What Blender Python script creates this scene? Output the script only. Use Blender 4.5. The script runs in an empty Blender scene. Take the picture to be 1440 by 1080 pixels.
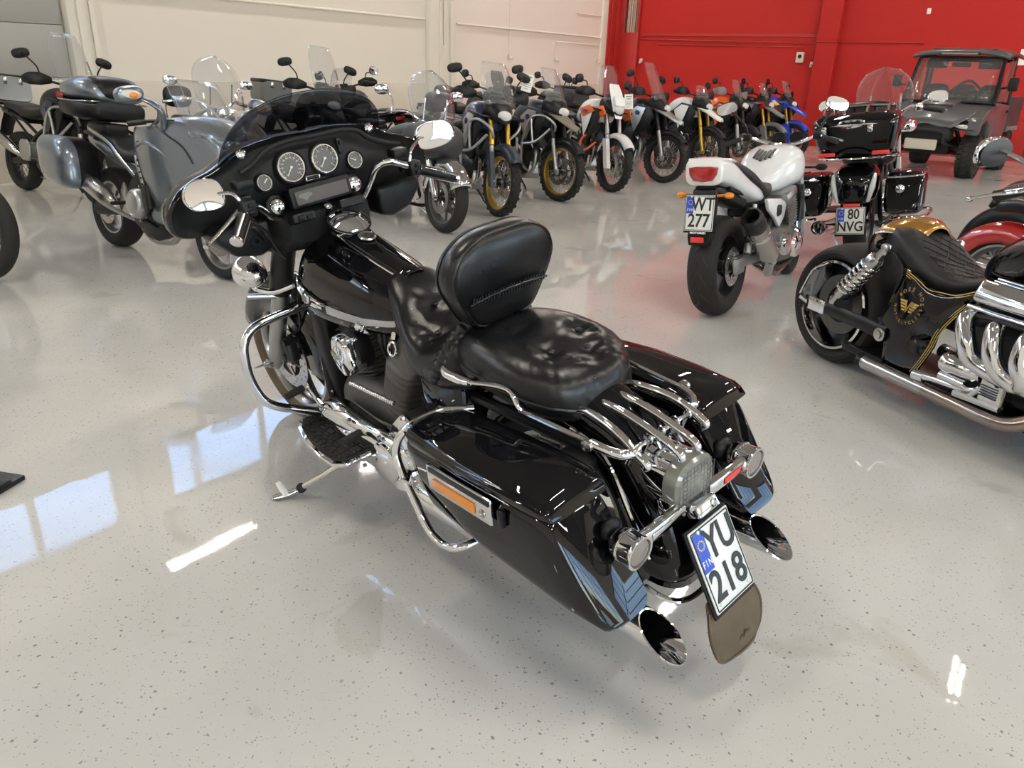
import bpy, bmesh, math, random
from mathutils import Vector, Matrix, Euler
R = math.radians
PI = math.pi
SC = bpy.context.scene
COL = SC.collection
V = Vector

# ---------------------------------------------------------------- mesh builder
class G:
    """collects shapes into one bmesh"""
    def __init__(s):
        s.bm = bmesh.new()
        s.mi = 0
    def _merge(s, bm, M=None):
        if M is not None:
            bmesh.ops.transform(bm, matrix=M, verts=bm.verts)
        mp = {}
        for v in bm.verts:
            mp[v] = s.bm.verts.new(v.co)
        for f in bm.faces:
            try:
                n = s.bm.faces.new([mp[v] for v in f.verts])
                n.material_index = s.mi
            except ValueError:
                pass
        bm.free()
        return s
    def box(s, c, d, bev=0.0, rot=None, seg=2, taper=None):
        bm = bmesh.new()
        bmesh.ops.create_cube(bm, size=1)
        for v in bm.verts:
            v.co = V((v.co.x * d[0], v.co.y * d[1], v.co.z * d[2]))
            if taper and v.co.z > 0:
                v.co.x *= taper[0]; v.co.y *= taper[1]
        if bev > 0:
            bmesh.ops.bevel(bm, geom=bm.edges[:], offset=min(bev, 0.49 * min(d)), segments=seg, affect='EDGES', profile=0.5)
        M = Matrix.Translation(V(c))
        if rot is not None:
            M = M @ (rot if isinstance(rot, Matrix) else Euler(rot).to_matrix().to_4x4())
        return s._merge(bm, M)
    def prism(s, pts, axis, a, b, bev=0.0, seg=2):
        """2D outline extruded along axis from a to b; axis 'y': pts are (x,z)"""
        bm = bmesh.new()
        def mk(p, t):
            if axis == 'y': return V((p[0], t, p[1]))
            if axis == 'x': return V((t, p[0], p[1]))
            return V((p[0], p[1], t))
        A = [bm.verts.new(mk(p, a)) for p in pts]
        B = [bm.verts.new(mk(p, b)) for p in pts]
        n = len(pts)
        bm.faces.new(A); bm.faces.new(B[::-1])
        for i in range(n):
            bm.faces.new([A[i], B[i], B[(i + 1) % n], A[(i + 1) % n]])
        bmesh.ops.recalc_face_normals(bm, faces=bm.faces)
        if bev > 0:
            es = [e for e in bm.edges if abs(e.calc_face_angle(0)) > 0.5]
            bmesh.ops.bevel(bm, geom=es, offset=bev, segments=seg, affect='EDGES', profile=0.5, clamp_overlap=True)
        return s._merge(bm)
    def loft(s, rings, cap=True, closed=True, loop=False):
        bm = bmesh.new()
        L = [[bm.verts.new(V(p)) for p in r] for r in rings]
        n = len(rings[0])
        m = len(L)
        for i in range(m if loop else m - 1):
            a, b = L[i], L[(i + 1) % m]
            for j in range(n if closed else n - 1):
                k = (j + 1) % n
                try: bm.faces.new([a[j], a[k], b[k], b[j]])
                except ValueError: pass
        if cap and closed and not loop:
            for r in (L[0][::-1], L[-1]):
                try: bm.faces.new(r)
                except ValueError: pass
        bmesh.ops.remove_doubles(bm, verts=bm.verts, dist=1e-6)
        bmesh.ops.recalc_face_normals(bm, faces=bm.faces)
        return s._merge(bm)
    def tube(s, pts, r, n=10, res=6, closed=False, curve=True, flat=None):
        P = [V(p) for p in pts]
        if curve and len(P) > 2:
            P, r = spline(P, r, res, closed)
        if not isinstance(r, (list, tuple)): r = [r] * len(P)
        rings = []
        m = len(P)
        up = None
        for i in range(m):
            if closed: t = P[(i + 1) % m] - P[i - 1]
            else: t = P[min(i + 1, m - 1)] - P[max(i - 1, 0)]
            if t.length < 1e-9: t = V((1, 0, 0))
            t.normalize()
            if up is None:
                up = V((0, 0, 1)) if abs(t.z) < 0.9 else V((1, 0, 0))
            a = t.cross(up)
            if a.length < 1e-6: a = t.cross(V((0, 1, 0)))
            a.normalize(); b = a.cross(t).normalized(); up = b
            fa = flat or (1, 1)
            rings.append([P[i] + a * (math.cos(2 * PI * k / n) * r[i] * fa[0]) + b * (math.sin(2 * PI * k / n) * r[i] * fa[1]) for k in range(n)])
        return s.loft(rings, cap=True, loop=closed)
    def rod(s, a, b, r, n=10, r2=None):
        return s.tube([a, b], [r, r if r2 is None else r2], n=n, curve=False)
    def lathe(s, prof, o, d, n=24, closed_prof=False):
        """prof: (radius, height) along direction d from origin o"""
        d = V(d).normalized(); o = V(o)
        a = d.orthogonal().normalized(); b = d.cross(a)
        rings = [[o + d * h + (a * math.cos(2 * PI * k / n) + b * math.sin(2 * PI * k / n)) * max(r, 1e-5) for k in range(n)] for r, h in prof]
        return s.loft(rings, cap=not closed_prof, loop=closed_prof)
    def ell(s, c, r, rot=None, seg=16, ring=10):
        bm = bmesh.new()
        bmesh.ops.create_uvsphere(bm, u_segments=seg, v_segments=ring, radius=1)
        M = Matrix.Translation(V(c))
        if rot is not None: M = M @ Euler(rot).to_matrix().to_4x4()
        M = M @ Matrix.Diagonal(V((r[0], r[1], r[2], 1)))
        return s._merge(bm, M)
    def torus(s, c, R_, r, d=(0, 1, 0), n=32, m=8, a0=0, a1=2 * PI, sq=1.0):
        d = V(d).normalized(); a = d.orthogonal().normalized(); b = d.cross(a); c = V(c)
        full = abs(a1 - a0 - 2 * PI) < 1e-6
        rings = []
        for i in range(n if full else n + 1):
            t = a0 + (a1 - a0) * i / n
            rd = a * math.cos(t) + b * math.sin(t)
            rings.append([c + rd * (R_ + r * math.cos(2 * PI * k / m)) + d * (r * sq * math.sin(2 * PI * k / m)) for k in range(m)])
        return s.loft(rings, cap=True, loop=full)
    def sheet(s, rows, th=0.0):
        """grid of points; th>0 gives it thickness along vertex normals"""
        bm = bmesh.new()
        L = [[bm.verts.new(V(p)) for p in r] for r in rows]
        for i in range(len(L) - 1):
            for j in range(len(L[0]) - 1):
                try: bm.faces.new([L[i][j], L[i][j + 1], L[i + 1][j + 1], L[i + 1][j]])
                except ValueError: pass
        bmesh.ops.recalc_face_normals(bm, faces=bm.faces)
        if th: bmesh.ops.solidify(bm, geom=bm.faces[:], thickness=th)
        return s._merge(bm)
    def fan(s, pts, th=0, d=(0, 0, 1)):
        bm = bmesh.new()
        A = [bm.verts.new(V(p)) for p in pts]
        bm.faces.new(A)
        if th:
            r = bmesh.ops.extrude_face_region(bm, geom=bm.faces[:])
            for v in r['geom']:
                if isinstance(v, bmesh.types.BMVert): v.co += V(d) * th
        bmesh.ops.recalc_face_normals(bm, faces=bm.faces)
        return s._merge(bm)
    def add(s, other, M=None):
        return s._merge(other.bm, M)
    def xf(s, M):
        bmesh.ops.transform(s.bm, matrix=M, verts=s.bm.verts); return s
    def mirror(s):
        """a copy mirrored in y"""
        bm = s.bm.copy()
        for v in bm.verts: v.co.y = -v.co.y
        bmesh.ops.reverse_faces(bm, faces=bm.faces)
        g = G(); g.bm.free(); g.bm = bm
        return g

def spline(P, r, res, closed=False):
    out, ro = [], []
    n = len(P)
    rl = r if isinstance(r, (list, tuple)) else [r] * n
    segs = n if closed else n - 1
    for i in range(segs):
        if closed: p0, p1, p2, p3 = P[i - 1], P[i], P[(i + 1) % n], P[(i + 2) % n]
        else: p0, p1, p2, p3 = P[max(i - 1, 0)], P[i], P[i + 1], P[min(i + 2, n - 1)]
        r1, r2 = rl[i], rl[(i + 1) % n]
        for k in range(res):
            t = k / res
            a = (p1 * 2 + (p2 - p0) * t + (p0 * 2 - p1 * 5 + p2 * 4 - p3) * t * t + (p1 * 3 - p0 - p2 * 3 + p3) * t ** 3) * 0.5
            out.append(a); ro.append(r1 + (r2 - r1) * t)
    if not closed:
        out.append(P[-1]); ro.append(rl[-1])
    return out, ro

def lerp(a, b, t): return a + (b - a) * t
def interp(tab, x):
    """piecewise linear table [(x, v...)], returns tuple or number"""
    if x <= tab[0][0]: r = tab[0][1:]
    elif x >= tab[-1][0]: r = tab[-1][1:]
    else:
        for i in range(len(tab) - 1):
            if tab[i][0] <= x <= tab[i + 1][0]:
                t = (x - tab[i][0]) / max(tab[i + 1][0] - tab[i][0], 1e-9)
                t = t * t * (3 - 2 * t) if False else t
                r = tuple(lerp(a, b, t) for a, b in zip(tab[i][1:], tab[i + 1][1:]))
                break
    return r if len(r) > 1 else r[0]

def ring_se(cx, cy, cz, ry, rz, n=20, p=2.5, x=None):
    """super-ellipse ring in the y-z plane"""
    out = []
    for k in range(n):
        a = 2 * PI * k / n
        c, s_ = math.cos(a), math.sin(a)
        out.append((cx, cy + ry * math.copysign(abs(c) ** (2 / p), c), cz + rz * math.copysign(abs(s_) ** (2 / p), s_)))
    return out

def body(sections, n=20, smooth=4):
    """loft of super-ellipse sections (x, cy, cz, ry, rz, p), spline-smoothed along x"""
    secs = [tuple(q) + ((2.5,) if len(q) == 5 else ()) for q in sections]
    if smooth > 1 and len(secs) > 2:
        out = []
        m = len(secs)
        for i in range(m - 1):
            p0, p1, p2, p3 = secs[max(i - 1, 0)], secs[i], secs[i + 1], secs[min(i + 2, m - 1)]
            for k in range(smooth):
                t = k / smooth
                out.append(tuple(0.5 * (2 * b + (c - a) * t + (2 * a - 5 * b + 4 * c - d) * t * t + (3 * b - a - 3 * c + d) * t ** 3) for a, b, c, d in zip(p0, p1, p2, p3)))
        out.append(secs[-1]); secs = out
    return [ring_se(x, cy, cz, max(ry, .002), max(rz, .002), n, max(p, 1.6)) for x, cy, cz, ry, rz, p in secs]

_NAMES = {}
def put(name, g, m, parent=None, bevel=0, sub=0, ang=35, label=None, solid=0, flat=False):
    """turn a builder into one linked mesh object"""
    me = bpy.data.meshes.new(name)
    g.bm.normal_update()
    g.bm.to_mesh(me); g.bm.free()
    for mm in (m if isinstance(m, (list, tuple)) else [m]): me.materials.append(mm)
    if not flat:
        me.shade_smooth()
        me.set_sharp_from_angle(angle=R(ang))
    o = bpy.data.objects.new(name, me)
    COL.objects.link(o)
    if parent: o.parent = parent
    if solid:
        md = o.modifiers.new('s', 'SOLIDIFY'); md.thickness = solid; md.offset = 0
    if bevel:
        md = o.modifiers.new('b', 'BEVEL'); md.width = bevel; md.segments = 2; md.limit_method = 'ANGLE'; md.angle_limit = R(40)
    if sub:
        md = o.modifiers.new('u', 'SUBSURF'); md.levels = sub; md.render_levels = sub
    if label: o['label'] = label
    return o

def thing(name, label, cat, loc=(0, 0, 0), yaw=0, lean=0, group=None, pitch=0):
    o = bpy.data.objects.new(name, None)
    o.empty_display_size = 0.1
    COL.objects.link(o)
    o.location = loc; o.rotation_euler = (-lean, pitch, yaw)
    o['label'] = label; o['category'] = cat
    if group: o['group'] = group
    return o
def tag(o, label, cat, group=None, kind=None):
    o['label'] = label; o['category'] = cat
    if group: o['group'] = group
    if kind: o['kind'] = kind
    return o
def struct(o):
    o['kind'] = 'structure'
    return o

def text_g(body_, size, ext=0.001, align='CENTER', M=None, sx=1.0, bold=0.0):
    cu = bpy.data.curves.new('tmp_text', 'FONT')
    cu.body = body_; cu.size = size; cu.extrude = ext; cu.offset = bold
    cu.align_x = align; cu.align_y = 'CENTER'; cu.resolution_u = 3
    ob = bpy.data.objects.new('tmp_text', cu)
    COL.objects.link(ob)
    bpy.context.view_layer.update()
    dg = bpy.context.evaluated_depsgraph_get()
    me = bpy.data.meshes.new_from_object(ob.evaluated_get(dg))
    g = G(); g.bm.from_mesh(me)
    bpy.data.objects.remove(ob); bpy.data.curves.remove(cu); bpy.data.meshes.remove(me)
    if sx != 1.0: g.xf(Matrix.Diagonal(V((sx, 1, 1, 1))))
    if M is not None: g.xf(M)
    return g
def frame_M(o, xa, ya):
    """matrix whose local x, y axes follow xa, ya at origin o (z = x cross y)"""
    x = V(xa).normalized(); z = x.cross(V(ya)).normalized(); y = z.cross(x)
    return Matrix(((x.x, y.x, z.x, o[0]), (x.y, y.y, z.y, o[1]), (x.z, y.z, z.z, o[2]), (0, 0, 0, 1)))

# ---------------------------------------------------------------- materials
def mat(name, col=(.5, .5, .5), rough=.5, metal=0., coat=0., coat_r=.03, noise=0., nscale=30., bump=0., bscale=80., emit=None, estr=0., spec=None, col2=None, sheen=0, bdist=.002):
    m = bpy.data.materials.new(name); m.use_nodes = True
    nt = m.node_tree; b = nt.nodes['Principled BSDF']
    b.inputs['Base Color'].default_value = (*col, 1)
    b.inputs['Roughness'].default_value = rough
    b.inputs['Metallic'].default_value = metal
    b.inputs['Coat Weight'].default_value = coat
    b.inputs['Coat Roughness'].default_value = coat_r
    if spec is not None: b.inputs['Specular IOR Level'].default_value = spec
    if emit: b.inputs['Emission Color'].default_value = (*emit, 1); b.inputs['Emission Strength'].default_value = estr
    tc = nt.nodes.new('ShaderNodeTexCoord')
    n1 = nt.nodes.new('ShaderNodeTexNoise'); n1.inputs['Scale'].default_value = nscale; n1.inputs['Detail'].default_value = 4
    nt.links.new(tc.outputs['Object'], n1.inputs['Vector'])
    mr = nt.nodes.new('ShaderNodeMapRange')
    mr.inputs['To Min'].default_value = max(0.0, rough - max(noise, .015)); mr.inputs['To Max'].default_value = min(1, rough + max(noise, .015))
    nt.links.new(n1.outputs['Fac'], mr.inputs['Value'])
    nt.links.new(mr.outputs['Result'], b.inputs['Roughness'])
    if col2:
        mx = nt.nodes.new('ShaderNodeMix'); mx.data_type = 'RGBA'
        mx.inputs['A'].default_value = (*col, 1); mx.inputs['B'].default_value = (*col2, 1)
        nt.links.new(n1.outputs['Fac'], mx.inputs['Factor'])
        nt.links.new(mx.outputs['Result'], b.inputs['Base Color'])
    if bump:
        n2 = nt.nodes.new('ShaderNodeTexNoise'); n2.inputs['Scale'].default_value = bscale; n2.inputs['Detail'].default_value = 5
        nt.links.new(tc.outputs['Object'], n2.inputs['Vector'])
        bp = nt.nodes.new('ShaderNodeBump'); bp.inputs['Strength'].default_value = bump; bp.inputs['Distance'].default_value = bdist
        nt.links.new(n2.outputs['Fac'], bp.inputs['Height'])
        nt.links.new(bp.outputs['Normal'], b.inputs['Normal'])
    return m
def glass(name, tint=(1, 1, 1), alpha=.08, col=(.9, .9, .9), rough=.02, fres=1.45):
    """thin acrylic: tinted see-through + a reflecting surface"""
    m = bpy.data.materials.new(name); m.use_nodes = True
    nt = m.node_tree; nt.nodes.clear()
    out = nt.nodes.new('ShaderNodeOutputMaterial')
    tr = nt.nodes.new('ShaderNodeBsdfTransparent'); tr.inputs[0].default_value = (*tint, 1)
    df = nt.nodes.new('ShaderNodeBsdfDiffuse'); df.inputs[0].default_value = (*col, 1)
    gl = nt.nodes.new('ShaderNodeBsdfGlossy'); gl.inputs['Roughness'].default_value = rough
    lw = nt.nodes.new('ShaderNodeLayerWeight'); lw.inputs['Blend'].default_value = .5
    pw = nt.nodes.new('ShaderNodeMath'); pw.operation = 'POWER'; pw.inputs[1].default_value = 3.5
    fr = nt.nodes.new('ShaderNodeMapRange'); fr.inputs['To Min'].default_value = .035; fr.inputs['To Max'].default_value = .75
    nt.links.new(lw.outputs['Facing'], pw.inputs[0]); nt.links.new(pw.outputs[0], fr.inputs['Value'])
    m1 = nt.nodes.new('ShaderNodeMixShader'); m1.inputs[0].default_value = alpha
    m2 = nt.nodes.new('ShaderNodeMixShader')
    nt.links.new(tr.outputs[0], m1.inputs[1]); nt.links.new(df.outputs[0], m1.inputs[2])
    nt.links.new(fr.outputs[0], m2.inputs[0]); nt.links.new(m1.outputs[0], m2.inputs[1]); nt.links.new(gl.outputs[0], m2.inputs[2])
    nt.links.new(m2.outputs[0], out.inputs[0])
    return m

M = {}
M['black'] = mat('black_gloss_paint', (.003, .003, .004), .2, coat=1.0, coat_r=.015, spec=0)
M['chrome'] = mat('chrome', (.82, .82, .83), .05, metal=1.0)
M['steel'] = mat('brushed_steel', (.50, .49, .48), .24, metal=1.0, noise=.03)
M['alu'] = mat('cast_aluminium', (.42, .42, .41), .36, metal=1.0, noise=.03)
M['greymetal'] = mat('grey_engine_paint', (.10, .097, .09), .42, metal=.3, noise=.1)
M['dkmetal'] = mat('dark_metal', (.016, .016, .017), .4, metal=.3, spec=.4)
M['satin'] = mat('satin_black_plastic', (.007, .007, .008), .40, spec=.28, bump=.05, bscale=300)
M['matt'] = mat('matt_black_plastic', (.010, .010, .011), .55, spec=.28, bump=.08, bscale=250)
M['leather'] = mat('black_leather', (.005, .005, .006), .30, spec=.42, noise=.07, bump=.22, bscale=140, bdist=.0018, nscale=14)
M['vinyl'] = mat('black_seat_vinyl', (.012, .012, .013), .48, spec=.35, bump=.1, bscale=200)
M['rubber'] = mat('tyre_rubber', (.02, .019, .018), .72, spec=.3, noise=.1, bump=.05, bscale=120)
M['rubberw'] = mat('worn_rubber', (.15, .105, .058), .7, noise=.1, col2=(.06, .046, .03), nscale=12, bump=.2, bscale=60)
M['clear'] = glass('clear_acrylic', (.93, .94, .95), .06, (.8, .8, .8), fres=1.4)
M['smoke'] = glass('smoked_acrylic', (.43, .44, .48), .13, (.03, .03, .036), fres=1.4)
M['smoke2'] = glass('light_smoked_acrylic', (.55, .54, .55), .1, (.2, .2, .2), fres=1.4)
M['lens'] = mat('clear_lens', (.62, .62, .60), .12, coat=.6)
M['smokelens'] = mat('smoked_lens', (.20, .205, .18), .12, coat=1.0)
M['dulllens'] = mat('dull_signal_lens', (.23, .20, .18), .2, coat=.6)
M['amber'] = mat('amber_lens', (.75, .25, .01), .15, coat=.6)
M['redlens'] = mat('red_lens', (.35, .01, .012), .12, coat=.8)
M['redbright'] = mat('red_reflector', (.75, .04, .03), .2, coat=.5)
M['white'] = mat('white_paint', (.80, .80, .79), .2, coat=.8)
M['platewhite'] = mat('plate_white', (.78, .78, .74), .35)
M['plateblue'] = mat('plate_blue', (.01, .06, .50), .35)
M['yellow'] = mat('star_yellow', (.75, .55, .05), .4)
M['ink'] = mat('black_ink', (.01, .01, .01), .45)
M['greyprint'] = mat('grey_print', (.25, .25, .26), .5)
M['silver'] = mat('silver_paint', (.48, .49, .50), .3, metal=.75, coat=.6)
M['vfr'] = mat('blue_grey_metallic_paint', (.16, .185, .22), .3, metal=.6, coat=1.0)
M['gold'] = mat('gold_anodised', (.52, .34, .06), .35, metal=.9)
M['goldflake'] = mat('gold_flake_paint', (.45, .22, .03), .22, metal=.6, coat=1.0)
M['goldline'] = mat('gold_pinstripe', (.60, .40, .12), .35, metal=.3)
M['orange'] = mat('orange_paint', (.80, .13, .01), .3, coat=.4)
M['blue'] = mat('blue_paint', (.02, .06, .55), .25, coat=.7)
M['navy'] = mat('navy_paint', (.025, .03, .09), .3, coat=.5)
M['bluegrey'] = mat('dark_blue_plastic', (.02, .03, .045), .4)
M['red'] = mat('red_paint', (.42, .02, .02), .18, coat=1.0)
M['grey'] = mat('dark_grey_plastic', (.035, .036, .038), .5, bump=.05)
M['midgrey'] = mat('grey_plastic', (.16, .16, .16), .5)
M['sand'] = mat('sand_paint', (.22, .19, .15), .35, coat=.4)
M['mirror'] = mat('mirror_glass', (.9, .9, .92), .01, metal=1.0)
M['dial'] = mat('dial_face', (.03, .03, .03), .35)
M['dialgrey'] = mat('grey_dial_face', (.11, .105, .10), .4)
M['skull'] = mat('black_decal', (.002, .002, .002), .8, spec=0)
M['darkface'] = mat('radio_cover', (.10, .09, .09), .8)
M['paper'] = mat('paper', (.82, .81, .78), .7)
M['warm'] = mat('warm_off_white', (.62, .58, .50), .5)
M['copper'] = mat('heat_tinted_steel', (.42, .30, .18), .22, metal=1.0, col2=(.35, .36, .42), nscale=6)
M['utv'] = mat('utv_grey_plastic', (.075, .078, .083), .33, coat=.3)
M['beige'] = mat('beige_plastic', (.50, .46, .38), .55)
# ---------------------------------------------------------------- shared vehicle pieces
def tyre_g(c, Ro, w, d, knob=False, n=48, rimr=None):
    """tyre of outer radius Ro, width w; axle direction d"""
    rimr = rimr or Ro - w * .62
    h = Ro - rimr
    prof = []
    for k in range(13):
        a = -PI * .5 + PI * k / 12
        prof.append((Ro - h * .55 + h * .55 * math.cos(a) ** .8 if math.cos(a) > 1e-6 else Ro - h * .55, w * .5 * math.sin(a)))
    prof = [(rimr, -w * .36)] + [(rimr + h * .2, -w * .46)] + prof + [(rimr + h * .2, w * .46)] + [(rimr, w * .36)]
    g = G().lathe(prof, c, d, n, closed_prof=True)
    if knob:
        d = V(d).normalized(); a = d.orthogonal().normalized(); b = d.cross(a)
        N = 44
        for i in range(N):
            t = 2 * PI * i / N
            rd = a * math.cos(t) + b * math.sin(t); tg = d.cross(rd)
            for off, tilt in (((-.22, .12), (.22, .12)) if i % 2 else ((-.4, .55), (0, 0), (.4, -.55)))[:3]:
                o = V(c) + rd * (Ro - .004 - abs(off) * abs(off) * h * .75) + d * (off * w)
                Mx = Matrix((( tg.x, d.x, rd.x, o.x), (tg.y, d.y, rd.y, o.y), (tg.z, d.z, rd.z, o.z), (0, 0, 0, 1)))
                bm = bmesh.new(); bmesh.ops.create_cube(bm, size=1)
                for v in bm.verts: v.co = V((v.co.x * .03, v.co.y * w * .2, v.co.z * .014))
                g._merge(bm, Mx)
    return g

def wheel(parent, c, Ro, w, style='cast', rim='alu', hub='dkmetal', disc=True, steer=0, knob=False, discs=(1,), rimr=None, nsp=None, discr=.15, tyre_m='rubber', spoke_m=None, floating='steel'):
    d = V((-math.sin(steer), math.cos(steer), 0)); c = V(c)
    rimr = rimr or Ro - w * .62
    a = V((0, 0, 1)); b = d.cross(a)
    def pt(r, t, o): return c + (a * math.cos(t) + b * math.sin(t)) * r + d * o
    g = G()
    g.lathe([(rimr + .006, -w * .37), (rimr - .012, -w * .36), (rimr - .022, -w * .22), (rimr - .03, 0), (rimr - .022, w * .22), (rimr - .012, w * .36), (rimr + .006, w * .37), (rimr + .002, w * .30), (rimr - .014, 0), (rimr + .002, -w * .30)], c, d, 48, closed_prof=True)
    wl = put('wheel', g, M[rim], parent)
    put('tyre', tyre_g(c, Ro, w, d, knob, rimr=rimr), M[tyre_m], wl)
    g = G()
    if style == 'spoke':
        N = nsp or 36
        for i in range(N):
            t = 2 * PI * i / N
            s_ = 1 if i % 2 else -1
            tw = .32 * (1 if (i // 2) % 2 else -1)
            g.rod(pt(.045, t + tw * 1.6, s_ * w * .28), pt(rimr - .02, t, -s_ * w * .08), .0028, 5)
        put('spokes', g, M[spoke_m or 'steel'], wl)
    else:
        N = nsp or 10
        for i in range(N):
            t = 2 * PI * i / N
            g.tube([pt(.04, t, w * .12), pt(rimr * .55, t + .05, w * .16), pt(rimr - .012, t + .0, w * .1)], [.016, .013, .015], 8, 4, flat=(1, .8))
            if style == 'split':
                g.tube([pt(.04, t, -w * .12), pt(rimr * .5, t + .16, -w * .1), pt(rimr - .012, t + .26, -w * .1)], [.014, .011, .014], 8, 4)
        put('spokes', g, M[spoke_m or rim], wl)
    put('hub', G().lathe([(.0, -w * .62), (.022, -w * .62), (.025, -w * .5), (.05, -w * .42), (.052, -w * .3), (.036, -w * .2), (.036, w * .2), (.052, w * .3), (.05, w * .42), (.025, w * .5), (.022, w * .62), (0, w * .62)], c, d, 24), M[hub], wl)
    if disc:
        for s_ in discs:
            o = s_ * w * .52
            g = G().lathe([(discr, o - .0025), (discr, o + .0025), (discr - .055, o + .0025), (discr - .055, o - .0025)], c, d, 40, closed_prof=True)
            for i in range(6):
                t = 2 * PI * i / 6
                g.rod(pt(.05, t, o), pt(discr - .05, t + .25, o), .007, 6)
            for i in range(36):  # drilled hole rims
                t = 2 * PI * i / 36
                rr = discr - .012 - .015 * (i % 3)
                g.torus(pt(rr, t, o + s_ * .003), .004, .0012, d, 8, 4)
            put('brake_disc', g, M[floating], wl)
    return wl

def mirror_pts(cy, s=1): pass

def plate(parent, c, xa, ya, w, h, l1, l2, dealer=None, size=None, back='satin'):
    """two-line registration plate; c centre, xa text direction, ya up"""
    Mx = frame_M(c, xa, ya)
    p = put('license_plate', G().box((0, 0, 0), (w, h, .006), .0028).xf(Mx), M['platewhite'], parent)
    # dark rim frame line
    g = G(); t = .0035
    for sx, sy, dx, dy in ((0, h / 2 - .006, w - .012, t), (0, -h / 2 + .006, w - .012, t), (w / 2 - .006, 0, t, h - .012), (-w / 2 + .006, 0, t, h - .012)):
        g.box((sx, sy, .0035), (dx, dy, .0012))
    put('border', g.xf(Mx), M['ink'], p)
    put('holder', G().box((0, -.004, -.008), (w + .012, h + .018, .008), .003).xf(Mx), M[back], p)
    bw = w * .235
    put('country_band', G().box((-w / 2 + .009 + bw / 2, h * .5 - .009 - h * .235, .0036), (bw, h * .47, .0014)).xf(Mx), M['plateblue'], p)
    put('country_code', text_g('F I N', h * .115, .0006, sx=.70, bold=.0004, M=Matrix.Translation((-w / 2 + .009 + bw / 2, h * .5 - .009 - h * .375, .0046))).xf(Mx), M['platewhite'], p)
    g = G()
    for i in range(12):
        t = 2 * PI * i / 12
        g.lathe([(0, 0), (.0026, 0), (0, .0006)], (-w / 2 + .009 + bw / 2 + math.cos(t) * bw * .3, h * .5 - .009 - h * .16 + math.sin(t) * bw * .3, .0044), (0, 0, 1), 5)
    put('star_ring', g.xf(Mx), M['yellow'], p)
    s1 = size or h * .52
    g = text_g(l1, s1, .0008, sx=.80, bold=.0018, M=Matrix.Translation((bw * .46, h * .235, .0046)))
    g.add(text_g(l2, s1, .0008, sx=.84 if len(l2) < 4 else .7, bold=.0018, M=Matrix.Translation((.0, -h * .225, .0046))))
    put('characters', g.xf(Mx), M['ink'], p)
    g = G()
    for sx, sy in ((-.36, -.42), (.36, -.42), (-.3, .45)):
        g.lathe([(0, .004), (.0045, .0035), (.0055, 0)], (sx * w, sy * h, .003), (0, 0, 1), 10)
    put('screws', g.xf(Mx), M['platewhite'], p)
    if dealer:
        put('dealer_text', text_g(dealer, .017, .0006, sx=1.25, bold=.0009, M=Matrix.Translation((0, -h / 2 - .012, .0))).xf(Mx), M['platewhite'], p)
    return p

def oval_mirror(parent, c, ry, rz, nrm=(-1, 0, 0), shell='chrome', stem=None, stem_m='chrome', roll=0, pts=None, th=.03, stemr=.006, name='mirror'):
    """rear-view mirror: shell + glass; nrm is the side the glass faces"""
    n = V(nrm).normalized(); y = V((0, 0, 1)).cross(n); y.normalize(); z = n.cross(y)
    if roll: y, z = y * math.cos(roll) + z * math.sin(roll), z * math.cos(roll) - y * math.sin(roll)
    c = V(c)
    P = pts or [(math.copysign(abs(math.cos(t)) ** .75, math.cos(t)) * ry, math.copysign(abs(math.sin(t)) ** .75, math.sin(t)) * rz) for t in [2 * PI * k / 24 for k in range(24)]]
    def rg(s_, o): return [c + y * (p[0] * s_) + z * (p[1] * s_) + n * o for p in P]
    g = G().loft([rg(.93, .001), rg(.985, .004), rg(1.0, 0), rg(.98, -th * .35), rg(.85, -th * .75), rg(.5, -th), rg(.1, -th * 1.05)], cap=False)
    mr = put(name, g, M[shell], parent)
    put('mirror_glass', G().loft([rg(.94, .0015), rg(.4, .0025), rg(.02, .0027)]), M['mirror'], mr)
    if stem:
        put('mirror_stem', G().tube(stem, stemr, 8, 5), M[stem_m], mr)
    return mr
# ---------------------------------------------------------------- the room
CX, CY = 2.47, 22.4
DX, DY = math.sin(R(34.4)), math.cos(R(34.4))      # along the white wall, towards the red wall
NX, NY = DY, -DX                                     # out of the white wall into the room
WYAW = math.atan2(DY, DX)
def W(s, n, z=0): return V((CX + DX * s + NX * n, CY + DY * s + NY * n, z))
def wbox(g, s0, s1, n0, n1, z0, z1, bev=0):
    c = W((s0 + s1) / 2, (n0 + n1) / 2, (z0 + z1) / 2)
    return g.box(c, (abs(s1 - s0), abs(n1 - n0), abs(z1 - z0)), bev, rot=(0, 0, WYAW))

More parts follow.
